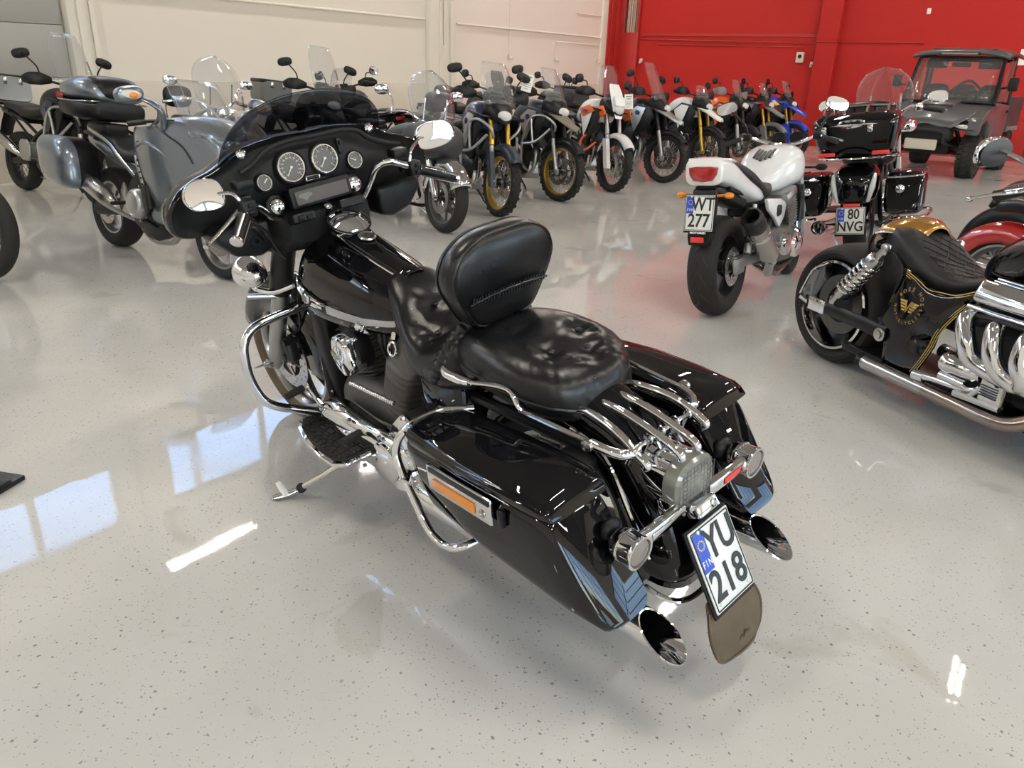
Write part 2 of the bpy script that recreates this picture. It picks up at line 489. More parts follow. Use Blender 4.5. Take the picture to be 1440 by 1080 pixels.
def floor_mat():
    m = bpy.data.materials.new('glossy_epoxy_floor'); m.use_nodes = True
    nt = m.node_tree; b = nt.nodes['Principled BSDF']; L = nt.links.new
    tc = nt.nodes.new('ShaderNodeTexCoord')
    def noise(sc, det=4, dist=0.):
        n = nt.nodes.new('ShaderNodeTexNoise'); n.inputs['Scale'].default_value = sc; n.inputs['Detail'].default_value = det; n.inputs['Distortion'].default_value = dist
        L(tc.outputs['Object'], n.inputs['Vector']); return n.outputs['Fac']
    def ramp(fac, a, b_, c0=0., c1=1.):
        mr = nt.nodes.new('ShaderNodeMapRange'); mr.inputs['From Min'].default_value = a; mr.inputs['From Max'].default_value = b_
        mr.inputs['To Min'].default_value = c0; mr.inputs['To Max'].default_value = c1; L(fac, mr.inputs['Value']); return mr.outputs['Result']
    def math_(op, a, b_):
        n = nt.nodes.new('ShaderNodeMath'); n.operation = op
        for i, v in enumerate((a, b_)):
            if isinstance(v, (int, float)): n.inputs[i].default_value = v
            else: L(v, n.inputs[i])
        return n.outputs[0]
    def mix(f, a, b_):
        n = nt.nodes.new('ShaderNodeMix'); n.data_type = 'RGBA'
        if isinstance(f, (int, float)): n.inputs['Factor'].default_value = f
        else: L(f, n.inputs['Factor'])
        for k, v in (('A', a), ('B', b_)):
            if isinstance(v, tuple): n.inputs[k].default_value = (*v, 1)
            else: L(v, n.inputs[k])
        return n.outputs['Result']
    # base with faint cloudiness
    col = mix(ramp(noise(1.1, 5, .4), .35, .65), FLOOR_A, FLOOR_B)
    # scuffed pale patches
    pale = math_('MULTIPLY', ramp(noise(.9, 8, .8), .56, .64), ramp(noise(7, 6), .42, .6))
    col = mix(math_('MULTIPLY', pale, .45), col, (.60, .58, .54))
    # pale drag marks
    mp_ = nt.nodes.new('ShaderNodeMapping'); mp_.inputs['Rotation'].default_value = (0, 0, R(38)); mp_.inputs['Scale'].default_value = (.9, 26, 1)
    L(tc.outputs['Object'], mp_.inputs['Vector'])
    nz_ = nt.nodes.new('ShaderNodeTexNoise'); nz_.inputs['Scale'].default_value = 1.3; nz_.inputs['Detail'].default_value = 6; nz_.inputs['Distortion'].default_value = .25
    L(mp_.outputs[0], nz_.inputs['Vector'])
    sc_ = math_('MULTIPLY', ramp(nz_.outputs['Fac'], .70, .74), ramp(noise(.8, 3), .54, .62))
    col = mix(math_('MULTIPLY', sc_, .7), col, (.72, .71, .68))
    # brownish stains
    st = math_('MULTIPLY', ramp(noise(1.7, 9, 1.2), .63, .68), .35)
    col = mix(st, col, (.40, .37, .31))
    # decorative flakes scattered in the epoxy
    def flakes(scale, thr, size, warp):
        vo = nt.nodes.new('ShaderNodeTexVoronoi'); vo.inputs['Scale'].default_value = scale
        mp = nt.nodes.new('ShaderNodeVectorMath'); mp.operation = 'ADD'
        nz = nt.nodes.new('ShaderNodeTexNoise'); nz.inputs['Scale'].default_value = scale * 1.6; nz.inputs['Detail'].default_value = 2
        L(tc.outputs['Object'], nz.inputs['Vector'])
        sc = nt.nodes.new('ShaderNodeVectorMath'); sc.operation = 'SCALE'; sc.inputs['Scale'].default_value = warp
        L(nz.outputs['Color'], sc.inputs[0]); L(tc.outputs['Object'], mp.inputs[0]); L(sc.outputs[0], mp.inputs[1])
        L(mp.outputs[0], vo.inputs['Vector'])
        sep = nt.nodes.new('ShaderNodeSeparateColor'); L(vo.outputs['Color'], sep.inputs[0])
        on = math_('GREATER_THAN', sep.outputs[0], thr)
        rad = math_('MULTIPLY', sep.outputs[1], size)
        small = math_('LESS_THAN', vo.outputs['Distance'], rad)
        return math_('MULTIPLY', on, small), sep.outputs[2]
    f1, c1 = flakes(54, .42, .25, .013)
    f2, c2 = flakes(115, .50, .30, .007)
    dens = ramp(noise(.6, 3), .35, .6, .25, 1.0)
    shade = mix(c1, (.14, .135, .125), (.33, .32, .29))
    col = mix(math_('MULTIPLY', f1, dens), col, shade)
    col = mix(math_('MULTIPLY', f2, .8), col, (.28, .28, .27))
    L(col, b.inputs['Base Color'])
    # clear top coat: smooth, dulled where it is scuffed
    rg = math_('ADD', ramp(noise(2.2, 6, .6), .45, .72, .02, .07), math_('MULTIPLY', pale, .2))
    L(rg, b.inputs['Roughness'])
    b.inputs['IOR'].default_value = 1.52
    bp = nt.nodes.new('ShaderNodeBump'); bp.inputs['Strength'].default_value = .35; bp.inputs['Distance'].default_value = .002
    hh = math_('ADD', math_('MULTIPLY', math_('ADD', f1, f2), .35), math_('MULTIPLY', noise(4.5, 3), .55))
    L(hh, bp.inputs['Height']); L(bp.outputs['Normal'], b.inputs['Normal'])
    return m
FLOOR_A, FLOOR_B = (.575, .565, .535), (.645, .635, .605)
MF = floor_mat()
M['wallwhite'] = mat('white_painted_wall', (.72, .69, .63), .6, bump=.05, bscale=40)
M['wallpale'] = mat('white_panel_wall', (.74, .69, .645), .55, bump=.05, bscale=40)
M['wallgrey'] = mat('grey_door_panel', (.36, .365, .355), .5)
M['plinth'] = mat('concrete_plinth', (.63, .59, .52), .6, bump=.1, bscale=30)
M['wallred'] = mat('red_painted_wall', (.42, .02, .018), .6, spec=.2, bump=.06, bscale=40)
M['wallred2'] = mat('red_trim_paint', (.38, .018, .016), .45)
M['ceil'] = mat('ceiling_sheet', (.30, .29, .275), .7)
M['beam'] = mat('grey_beam', (.40, .39, .37), .6)
M['winframe'] = mat('window_frame', (.50, .50, .49), .4)
M['pane'] = glass('window_pane', (.94, .97, 1.0), .02, (.8, .8, .8), fres=1.4)
M['tube'] = mat('fluorescent_tube', (.9, .9, .9), .4, emit=(1.0, .93, .82), estr=185.0)
M['asphalt'] = mat('yard_asphalt', (.30, .31, .33), .9)

S0, S1, N1, ZC = -29.0, 0.0, 19.0, 6.3
g = G()
g.fan([W(S0 - .3, -.3), W(S1 + .3, -.3), W(S1 + .3, N1 + .3), W(S0 - .3, N1 + .3)], .2, (0, 0, -1))
o = put('floor', g, MF, flat=True); struct(o)
# put the floor top at z = 0
g = wbox(G(), S0, S1, 0, N1, ZC, ZC + .15); struct(put('ceiling', g, M['ceil'], flat=True))

# white wall with its high strip windows (z 4.15 .. 5.3)
g = G()
wins = [(-28.3, -22.0), (-20.9, -14.8), (-14.2, -8.3)]
wbox(g, S0, -14.43, -.3, 0, 1.17, 4.15); wbox(g, -14.05, -7.6, -.3, 0, 1.17, 4.15)
wbox(g, S0, S1, -.3, 0, 5.3, ZC)
wbox(g, -7.0, -.75, -.3, 0, 1.17, 5.3)
e = S0
for a, b in wins:
    wbox(g, e, a, -.3, 0, 4.15, 5.3); e = b
wbox(g, e, -7.0, -.3, 0, 4.15, 5.3)
struct(put('wall_left', g, M['wallwhite'], flat=True))
g = G(); wbox(g, -6.92, -.95, 0, .035, 1.17, ZC)
struct(put('trim_1', g, M['wallpale'], flat=True))
g = G(); wbox(g, S0, -.75, -.3, .06, 0, 1.17, .01)
struct(put('baseboard_left', g, M['plinth']))
g = G(); wbox(g, -14.47, -14.03, 0, .16, 0, ZC, .01); wbox(g, -14.36, -14.28, .16, .2, 0, ZC); wbox(g, -14.2, -14.14, .16, .19, 0, ZC)
struct(put('trim_2', g, M['wallwhite']))
g = G(); wbox(g, -7.67, -6.92, 0, .12, 0, ZC, .01); wbox(g, -7.42, -7.36, .12, .15, 1.3, ZC); wbox(g, -7.1, -7.0, .12, .17, 0, ZC, .01)
struct(put('trim_3', g, M['wallwhite']))
g = G(); wbox(g, -.98, -.72, 0, .08, 0, ZC, .01)
struct(put('trim_4', g, M['wallwhite']))
# grey sectional door in the bay left of the column
g = G()
for k in range(7): wbox(g, -20.6, -14.5, .0, .05, k * .6 + .004, k * .6 + .596, .006)
struct(put('door_1', g, M['wallgrey']))
for i, (a, b) in enumerate(wins):
    g = G()
    for z in (4.15, 5.3 - .06): wbox(g, a, b, -.14, -.06, z, z + .06)
    n = 3 if i == 1 else 4
    L = [a + (b - a) * k / n for k in range(n + 1)]
    if i == 1: L = [a, -18.4, -17.2, -16.0, -14.8]
    if i == 2: L = [a, -13.45, -12.1, -10.8, -9.5, b]
    for x in L:
        wbox(g, max(a, x - .05), min(b, x + .05), -.14, -.06, 4.15, 5.3)
    fr = struct(put('window_%d' % (i + 1), g, M['winframe'], flat=True))
    g = G()
    wbox(g, a, b, -.105, -.095, 4.2, 5.26)
    put('pane', g, M['pane'], fr, flat=True)

# red wall
g = G(); wbox(g, S1, S1 + .3, 0, N1, .0, ZC); struct(put('wall_right', g, M['wallred'], flat=True))
g = G(); wbox(g, -.72, -.0, 0, .10, 0, ZC, .01); wbox(g, -.62, -.5, .1, .13, 0, ZC, .01); wbox(g, -.30, 0, .1, .16, 0, ZC)
struct(put('trim_5', g, M['wallred2']))
g = G(); wbox(g, -.12, 0, .16, .66, 0, 2.43, .005); wbox(g, -.12, 0, .16, .24, 2.43, ZC); wbox(g, -.12, 0, .60, .66, 2.43, ZC)
tr = struct(put('trim_6', g, M['wallred2']))
g = G()
for n_, r_ in ((.30, .012), (.34, .018), (.40, .022), (.455, .014), (.50, .018), (.55, .01)):
    g.tube([W(-.05, n_, 2.43), W(-.06, n_ + .01, 3.4), W(-.05, n_ + random.Random(int(n_ * 100)).uniform(-.03, .03), ZC)], r_, 8, 4)
tag(put('cable_bundle', g, M['beige']), 'beige cables in the open vertical duct at the red corner', 'cables')
g = G()
for z in (2.7, 2.95, 3.2, 3.45): wbox(g, -.016, -.002, .25, .6, z, z + .02)
wbox(g, -.13, -.11, .235, .25, 2.43, ZC); wbox(g, -.13, -.11, .59, .605, 2.43, ZC)
tag(put('cable_ladder', g, M['midgrey']), 'grey cable ladder rungs behind the cables in the red corner duct', 'cable ladder')
g = G(); wbox(g, -.22, 0, 5.21, 5.66, 0, ZC, .01); struct(put('trim_7', g, M['wallred']))
g = G(); wbox(g, -.06, 0, .66, 5.21, 0, .78, .01); wbox(g, -.06, 0, 5.66, N1, 0, .78, .01); struct(put('baseboard_right', g, M['wallred2']))
g = G(); wbox(g, -.025, 0, .66, 5.21, 2.36, 2.42); wbox(g, -.02, 0, .9, 5.21, 3.6, 3.615); wbox(g, -.02, 0, 5.66, 12, 3.6, 3.615); struct(put('trim_8', g, M['wallred2']))
# plain walls behind the camera, with glazed doors
g = G()
wbox(g, S0 - .3, S0, -.3, N1 + .3, 0, ZC)
struct(put('wall_back', g, M['wallwhite'], flat=True))
g = G()
doors = [(-27.0, -23.0), (-21.5, -17.5), (-15.5, -11.5), (-8, -4)]
e = S0
for a, b in doors:
    wbox(g, e, a, N1, N1 + .3, 0, ZC); e = b
    wbox(g, a, b, N1, N1 + .3, 3.9, ZC)
    wbox(g, a, b, N1, N1 + .3, 0, .5)
wbox(g, e, S1, N1, N1 + .3, 0, ZC)
struct(put('wall_front', g, M['wallwhite'], flat=True))
for i, (a, b) in enumerate(doors):
    g = G()
    for k in range(5): x = a + (b - a) * k / 4; wbox(g, max(a, x - .05), min(b, x + .05), N1 + .1, N1 + .18, .5, 3.9)
    for z in (.5, 1.6, 2.7, 3.84): wbox(g, a, b, N1 + .1, N1 + .18, z, z + .06)
    fr = struct(put('window_%d' % (i + 4), g, M['winframe'], flat=True))
    g = G(); wbox(g, a, b, N1 + .135, N1 + .145, .52, 3.88)
    put('pane', g, M['pane'], fr, flat=True)
g = G(); g.fan([W(S0 - 20, N1 + .35, -.1), W(S1 + 20, N1 + .35, -.1), W(S1 + 20, N1 + 60, -.1), W(S0 - 20, N1 + 60, -.1)])
struct(put('ground', g, M['asphalt'], flat=True))
# ceiling beams
for i, s in enumerate((-27.5, -21, -14.25, -7.3, -.9)):
    g = G(); wbox(g, s - .15, s + .15, 0, N1, ZC - .4, ZC); struct(put('trim_%d' % (9 + i), g, M['beam'], flat=True))

# fluorescent fittings under the ceiling
def lamp_row(n_, s_list):
    for s in s_list:
        g = G(); wbox(g, s - .78, s + .78, n_ - .09, n_ + .09, 5.64, 5.70, .008)
        for d_ in (-.6, .6): g.rod(W(s + d_, n_, 5.69), W(s + d_, n_, ZC), .006, 6)
        o = put('ceiling_lamp', g, M['winframe'])
        tag(o, 'long twin tube ceiling lamp hanging under the roof', 'ceiling lamp', 'tube lamps under the ceiling')
        g = G()
        for d_ in (-.045, .045): g.rod(W(s - .75, n_ + d_, 5.615), W(s + .75, n_ + d_, 5.615), .017, 10)
        put('tube', g, M['tube'], o)
lamp_row(1.0, [-26, -22, -18, -14, -10, -6, -2])
lamp_row(7.4, [-27.2, -19.2, -11.2, -3.2])
lamp_row(11.0, [-25.8, -17.8, -9.8, -1.8])
lamp_row(15.5, [-26, -22, -18, -14, -10, -6, -2])

# wall fittings
def socket(name, loc, size, label, cat, m='warm'):
    g = wbox(G(), loc[0] - size[0] / 2, loc[0] + size[0] / 2, loc[1] - size[1] / 2, loc[1] + size[1] / 2, loc[2] - size[2] / 2, loc[2] + size[2] / 2, .012)
    o = put(name, g, M[m]); tag(o, label, cat)
    return o
o = socket('switch_box', (-.05, 4.85, 1.92), (.1, .17, .23), 'beige switch box with black knob on the red wall left of the pilaster', 'switch', 'warm')
put('knob', G().lathe([(0, .02), (.04, .02), (.045, 0)], W(-.1, 4.85, 1.94), (-DX, -DY, 0), 16), M['satin'], o)
def outlet(c, out, label):
    g = G(); d = V(out)
    s_ = V((0, 0, 1)).cross(d)
    g.box(c + d * .03, (.07, .07, .09), .012, rot=(0, 0, WYAW))
    g.lathe([(0, .05), (.03, .05), (.034, 0)], c + d * .05 + V((0, 0, -.03)), d + V((0, 0, -.5)), 12)
    return tag(put('wall_socket', g, M['warm']), label, 'wall socket')
outlet(W(0, 5.13, 1.79), (-DX, -DY, 0), 'white industrial socket on the red wall right of the switch box')
outlet(W(0, .76, 1.77), (-DX, -DY, 0), 'small white socket on the red wall beside the corner duct')
for s, lab in ((-5.0, 'white pendant style socket on the pale wall, first from the column'), (-3.1, 'white socket below a bent conduit in the middle of the pale wall'), (-1.1, 'white socket on the pale wall next to the red corner')):
    outlet(W(s, .05, 1.72), (NX, NY, 0), lab)
def pipe(name, pts, r, m, label):
    return tag(put(name, G().tube(pts, r, 8, 3, curve=False), M[m]), label, 'conduit')
pipe('conduit', [W(-13.9, .03, 2.28), W(-7.72, .03, 2.28)], .022, 'wallwhite', 'white horizontal conduit along the white wall left of the double column')
pipe('conduit', [W(-6.8, .055, 2.26), W(-1.0, .055, 2.26)], .020, 'wallwhite', 'white horizontal conduit crossing the pale wall right of the double column')
pipe('conduit', [W(-7.28, .14, 1.85), W(-7.28, .14, ZC)], .018, 'wallwhite', 'white vertical pipe on the face of the double column')
pipe('conduit', [W(-5.0, .05, 1.78), W(-5.0, .05, ZC)], .008, 'wallwhite', 'thin white drop cable above the first pale wall socket')
pipe('conduit', [W(-3.1, .05, 1.78), W(-3.1, .05, 2.08), W(-1.0, .05, 2.08)], .010, 'wallwhite', 'thin white bent conduit running to the red corner')
pipe('conduit', [W(-2.2, .05, 2.75), W(-1.0, .05, 2.75)], .010, 'wallwhite', 'short white stub conduit high on the pale wall')
pipe('conduit', [W(-.02, .70, 2.28), W(-.02, 5.2, 2.22)], .016, 'wallred2', 'red painted conduit along the wall left of the pilaster')
pipe('conduit', [W(-.24, 5.2, 2.25), W(-.24, 5.68, 2.25), W(-.02, 5.72, 2.25), W(-.02, 7.4, 2.26)], .014, 'wallred2', 'red painted conduit stepping over the pilaster')
pipe('conduit', [W(-.05, 5.13, 1.86), W(-.05, 5.18, 2.6), W(-.05, 5.18, ZC)], .012, 'wallred2', 'red vertical conduit beside the pilaster edge')
pipe('conduit', [W(-.02, 4.85, 2.03), W(-.02, 4.85, 2.14), W(-.02, 1.2, 2.16)], .010, 'wallred2', 'red conduit feeding the beige switch box')
g = wbox(G(), -.05, 0, 7.33, 7.41, 2.81, 2.93, .015)
tag(put('motion_sensor', g, M['white']), 'small white sensor high on the red wall above the utility vehicle', 'sensor')
g = wbox(G(), -.016, -.006, 9.22, 9.55, 1.86, 2.16)
tag(put('notice', g, M['paper']), 'white paper notice on the red wall at the right edge', 'notice')
# floor plate at the left edge
g = G().box((-.2, 0, .010), (.4, .17, .02), .004).box((-.2, .0, .026), (.4, .05, .014), .004)
g.xf(Matrix.Translation((-1.835, 2.455, .0)) @ Euler((0, 0, R(-12))).to_matrix().to_4x4())
tag(put('floor_plate', g, M['dkmetal']), 'dark metal foot lying on the floor at the left edge beside the window reflection', 'metal foot')

# sky seen through the windows
wd = bpy.data.worlds.new('sky'); SC.world = wd; wd.use_nodes = True
nt = wd.node_tree; bg = nt.nodes['Background']
sk = nt.nodes.new('ShaderNodeTexSky'); sk.sky_type = 'NISHITA'; sk.sun_disc = False; sk.sun_elevation = R(28); sk.sun_rotation = R(200); sk.air_density = 1.0; sk.dust_density = 1.5
nt.links.new(sk.outputs[0], bg.inputs[0]); bg.inputs[1].default_value = 1.7

# camera
cam = bpy.data.cameras.new('camera'); cam.lens = 1088 / 1440 * 36; cam.sensor_width = 36; cam.sensor_fit = 'HORIZONTAL'; cam.clip_start = .05; cam.clip_end = 200
co = bpy.data.objects.new('camera', cam); COL.objects.link(co)
dn = V((630 - 720, 3200 - 540, 1088)).normalized()
fwc = V((0, 0, 1)); fwc = (fwc - dn * dn.dot(fwc)).normalized()
rgc = dn.cross(fwc)
wx, wy, wz = rgc, fwc, -dn            # world axes written in camera axes (x right, y down, z ahead)
cr = V((wx.x, wy.x, wz.x)); cd = V((wx.y, wy.y, wz.y)); cf = V((wx.z, wy.z, wz.z))
co.matrix_world = Matrix(((cr.x, -cd.x, -cf.x, 0), (cr.y, -cd.y, -cf.y, 0), (cr.z, -cd.z, -cf.z, 1.4925), (0, 0, 0, 1)))
SC.camera = co
SC.view_settings.view_transform = 'Standard'; SC.view_settings.look = 'None'; SC.view_settings.gamma = 1.0
SC.view_settings.exposure = 0.08; SC.view_settings.use_curve_mapping = False
SC.cycles.max_bounces = 10; SC.cycles.transparent_max_bounces = 24; SC.cycles.glossy_bounces = 5; SC.cycles.diffuse_bounces = 4
SC.cycles.caustics_reflective = False; SC.cycles.caustics_refractive = False; SC.cycles.sample_clamp_indirect = 6.0
# ---------------------------------------------------------------- the black touring bike in front
def dent(g, spots, wr=0.0, rad=.05, depth=.02):
    """buttoned upholstery: dimples with radiating creases, on the upper faces only"""
    g.bm.normal_update()
    for v in g.bm.verts:
        if v.normal.z < .1: continue
        dz = 0
        for bx, by in spots:
            dx, dy = v.co.x - bx, v.co.y - by
            d = math.hypot(dx, dy)
            dz -= depth * math.exp(-(d / rad) ** 2)
            if wr:
                t = math.atan2(dy, dx)
                dz += wr * math.cos(9 * t + bx * 40) * math.exp(-((d - rad * .9) / (rad * .8)) ** 2)
        v.co.z += dz
    return g

def touring_bike():
    t = thing('motorcycle', 'glossy black touring motorcycle with fork fairing and plate YU 218, in front', 'motorcycle', (.2233, 2.0467, 0), 2.3391, .1417)
    bk, ch, sa, le = M['black'], M['chrome'], M['satin'], M['leather']
    # wheels
    wheel(t, (0, 0, .32), .32, .14, 'cast', 'alu', nsp=9)
    wheel(t, (1.603, 0, .325), .325, .125, 'cast', 'steel', nsp=9, spoke_m='dkmetal', steer=.05, discs=(-1, 1), discr=.146, tyre_m='rubberw')
    # rear fender: swept U section
    rings = []
    for i in range(29):
        a = R(38 + i * 5.3)
        r = .415 + .03 * max(0, math.cos(a - R(115))) + .035 * max(0, (a - R(150))) 
        cx, cz = 0.0, .315
        hw = .098
        ring = []
        for k in range(17):
            u = -1 + 2 * k / 16
            th = u * PI * .5
            y = hw * math.copysign(abs(math.sin(th)) ** .75, math.sin(th))
            dr = -.13 * (1 - abs(math.cos(th)) ** .6)
            ring.append((cx + math.cos(a) * (r + dr), y, cz + math.sin(a) * (r + dr)))
        rings.append(ring)
    put('fender', G().sheet(rings), bk, t, solid=.006, ang=50)
    g = G()  # chrome lower lip
    pts = []
    for k in range(13):
        u = -1 + 2 * k / 12; th = u * PI * .5
        a = R(188); dr = -.11 * (1 - abs(math.cos(th)) ** .6); r = .455 + dr
        pts.append((math.cos(a) * r - .008, .1 * math.copysign(abs(math.sin(th)) ** .75, math.sin(th)), .315 + math.sin(a) * r - .02))
    put('fender_trim', g.tube(pts, .008, 8, 3), ch, t)
    # front fender
    rings = []
    for i in range(21):
        a = R(20 + i * 8.2)
        ring = []
        for k in range(13):
            th = (-1 + 2 * k / 12) * PI * .5
            y = .085 * math.copysign(abs(math.sin(th)) ** .7, math.sin(th))
            dr = -.15 * (1 - abs(math.cos(th)) ** .6)
            p = V((math.cos(a) * (.36 + dr), y, math.sin(a) * (.36 + dr)))
            ring.append((1.603 + p.x - y * .05, p.y + p.x * .05, .325 + p.z))
        rings.append(ring)
    ff = put('fender', G().sheet(rings), bk, t, solid=.005, ang=50)
    # saddlebags
    def bag(s):
        g = G()
        rings = []
        tabs = [(.0, .262, .585, .238, .455, .255, .355), (.02, .26, .60, .215, .42, .235, .385), (.12, .21, .605, .15, .40, .222, .402), (.4, .03, .606, -.06, .375, .21, .412), (.8, -.2, .606, -.36, .345, .203, .408), (.96, -.280, .605, -.448, .335, .203, .395), (1, -.292, .600, -.462, .345, .212, .378)]
        for tt, xt, zt, xb, zb, yi, yo in tabs:
            ring = []
            n = 28
            for k in range(n):
                a = 2 * PI * k / n
                c, s_ = math.cos(a), math.sin(a)
                e = 2 / 5.5
                u = .5 + .5 * math.copysign(abs(s_) ** e, s_)      # 0 bottom .. 1 top
                w = math.copysign(abs(c) ** e, c)
                y = (yi + yo) / 2 + w * (yo - yi) / 2
                if w > 0: y -= .016 * (1 - u) ** 2
                ring.append((lerp(xb, xt, u), y, lerp(zb, zt, u)))
            rings.append(ring)
        g.loft(rings)
        g2 = G()   # lid: overhangs the box, top falls to the rear and outside
        rings = []
        for tt, x, z0, z1, yi, yo in [(0, .262, .606, .620, .26, .355), (.03, .258, .600, .645, .245, .385), (.15, .21, .600, .664, .226, .407), (.5, 0, .602, .670, .210, .418), (.8, -.17, .603, .664, .203, .414), (.95, -.272, .604, .655, .2, .408), (1, -.298, .604, .643, .203, .400), (1.02, -.308, .606, .628, .208, .392)]:
            ring = []
            n = 28
            for k in range(n):
                a = 2 * PI * k / n
                c, s_ = math.cos(a), math.sin(a)
                e = 2 / 5.0
                u = .5 + .5 * math.copysign(abs(s_) ** e, s_)
                w = math.copysign(abs(c) ** e, c)
                zz = lerp(z0, z1, u)
                if u > .5 and w > .3: zz -= .022 * (w - .3)
                ring.append((x - (.012 if u < .5 else 0), (yi + yo) / 2 + w * (yo - yi) / 2 * (1 if u < .6 else .97), zz))
            rings.append(ring)
        g2.loft(rings)
        if s < 0: g, g2 = g.mirror(), g2.mirror()
        b = put('saddlebag', g, bk, t, ang=60)
        put('saddlebag_lid', g2, bk, b, ang=60)
        g3 = G()   # seam gasket and bright strip at the rear of the lid
        g3.tube([(-.300, s * .215, .602), (-.306, s * .30, .602), (-.300, s * .39, .602)], .003, 6, 4)
        put('lid_seam', g3, sa, b)
        return b
    bl = bag(1); br = bag(-1)
    # raised shoulder on the rear face of each bag
    # reflector plate with latch on the left and right bag
    for s, b in ((1, bl), (-1, br)):
        g = G().box((-.015, s * .421, .565), (.25, .012, .078), .006)
        p = put('latch_plate', g, ch, b)
        put('reflector', G().box((-.0, s * .4285, .555), (.165, .005, .030), .002), M['amber'], p)
        put('plate_strip', G().box((-.02, s * .4285, .593), (.235, .004, .014), .001), M['ink'], p)
        g = G().torus((-.108, s * .428, .553), .010, .002, (0, 1, 0), 16, 6); g.rod((-.108, s * .422, .553), (-.108, s * .43, .553), .006, 10)
        put('latch_lock', g, M['steel'], p)
        g = G().box((-.165, s * .415, .56), (.02, .014, .05), .004); put('latch_hook', g, sa, b)
        g = G()  # recess dimple at the bag's inner rear
        put('bag_recess', g.ell((-.352, s * .235, .52), (.02, .035, .03)), sa, b)
    # chrome saddlebag guards
    for s in (1, -1):
        pts = [(.16, .21, .655), (.215, .29, .655), (.275, .36, .615), (.30, .388, .56), (.292, .395, .505), (.235, .40, .42), (.175, .405, .345), (.115, .40, .315), (.05, .385, .335), (.02, .30, .35)]
        g = G().tube([(x, s * y, z) for x, y, z in pts], .0125, 12, 6)
        gd = put('bag_guard', g, ch, t)
        put('guard_clamp', G().rod((.29, s * .375, .46), (.262, s * .41, .455), .022, 12).rod((.26, s * .32, .475), (.285, s * .385, .457), .012, 8).box((.25, s * .34, .445), (.05, .03, .07), .008), ch, gd)
    # fender struts, chrome, rear side
    for s in (1, -1):
        put('fender_strut', G().tube([(-.12, s * .115, .655), (-.24, s * .125, .62), (-.33, s * .14, .50), (-.40, s * .15, .40)], .008, 8, 5), ch, t)
        put('bag_mount', G().box((-.17, s * .15, .585), (.10, .05, .06), .01).rod((-.19, s * .15, .56), (-.19, s * .19, .56), .018, 12), sa, t)
    # exhausts with slash cut tips
    for s in (1, -1):
        g = G()
        ax0, ax1 = V((.45, s * .235, .245)), V((-.42, s * .243, .285))
        d = (ax1 - ax0).normalized(); a = V((0, 1, 0)); b = d.cross(a).normalized()
        rings = []
        for p, r in ((0, .035), (.05, .045), (.35, .047), (.8, .047)):
            c = ax0 + d * p
            rings.append([c + a * math.cos(2 * PI * k / 24) * r + b * math.sin(2 * PI * k / 24) * r for k in range(24)])
        def tip(off, r, cut): return [ax0 + d * (off + cut * math.sin(2 * PI * k / 24) * -1) + a * math.cos(2 * PI * k / 24) * r + b * math.sin(2 * PI * k / 24) * r for k in range(24)]
        sg = 1 if b.z > 0 else -1
        rings += [tip(.965, .047, .06 * sg), tip(.967, .043, .06 * sg), tip(.90, .040, .05 * sg), tip(.5, .038, 0)]
        g.loft(rings, cap=True)
        put('exhaust_pipe', g, ch, t)
    # turn signal bar, signals, tail light
    g = G()
    for s in (1, -1):
        g.box((-.425, s * .135, .512), (.026, .17, .040), .006)
    g.box((-.395, 0, .51), (.05, .17, .055), .01)
    bar = put('signal_bar', g, ch, t)
    for s in (1, -1):
        g = G().lathe([(0, .0), (.030, .001), (.038, .012), (.041, .03), (.042, .062), (.044, .066), (.044, .074), (.038, .074), (.037, .066), (0, .066)], (-.375, s * .245, .508), (-1, 0, -.05), 32)
        g.box((-.40, s * .238, .512), (.03, .03, .03), .008)
        g.torus((-.405, s * .245, .507), .0425, .0018, (-1, 0, -.05), 32, 6)
        ts = put('turn_signal', g, ch, bar)
        put('signal_lens', G().lathe([(.0365, 0), (.033, .005), (.02, .009), (0, .010)], (-.441, s * .245, .505), (-1, 0, -.05), 32), M['dulllens'], ts)
        put('signal_reflector', G().torus((-.442, s * .245, .505), .030, .003, (-1, 0, -.05), 28, 6), M['beige'], ts)
        put('side_stripe', G().box((-.4395, s * .15, .512), (.003, .075, .018), .001), M['redbright'] if s < 0 else M['chrome'], bar)
    def tl(sc, x, dz=0):
        out = []
        for k in range(32):
            a = 2 * PI * k / 32; c, s_ = math.cos(a), math.sin(a)
            out.append((x - .12 * s_ * .0, .081 * sc * math.copysign(abs(c) ** .8, c), .565 + dz + .070 * sc * math.copysign(abs(s_) ** .8, s_)))
        return out
    g = G().loft([tl(.55, -.285, .015), tl(.95, -.30, .008), tl(1.0, -.33), tl(1.0, -.385)])
    tail = put('tail_light', g, ch, t)
    g = G().loft([tl(1.0, -.384), tl(1.0, -.405), tl(.97, -.42), tl(.86, -.428), tl(.5, -.431), tl(.05, -.432)])
    put('tail_lens', g, M['smokelens'], tail)
    g = G()
    for k in range(11):
        y = -.07 + .014 * k
        hh = .06 * min(1, ((.083 - abs(y)) / .03) ** .5) 
        g.box((-.4312, y, .565), (.0016, .001, hh * 1.75))
    for k in range(9):
        z = .515 + .0125 * k
        g.box((-.4312, 0, z), (.0016, .125 if abs(z - .565) < .04 else .09, .001))
    put('lens_grid', g, M['midgrey'], tail)
    # plate, its light, mud flap
    xa = V((0, -1, 0)); ya = V((.097, 0, .194)).normalized()
    pc = V((-.512, 0, .368)); nn = xa.cross(ya)
    plate(t, pc, xa, ya, .165, .222, 'YU', '218', size=.112)
    g = G().box((0, 0, 0), (.080, .040, .045), .008).xf(frame_M(V((-.447, .004, .505)), xa, ya))
    pl = put('plate_light', g, ch, t)
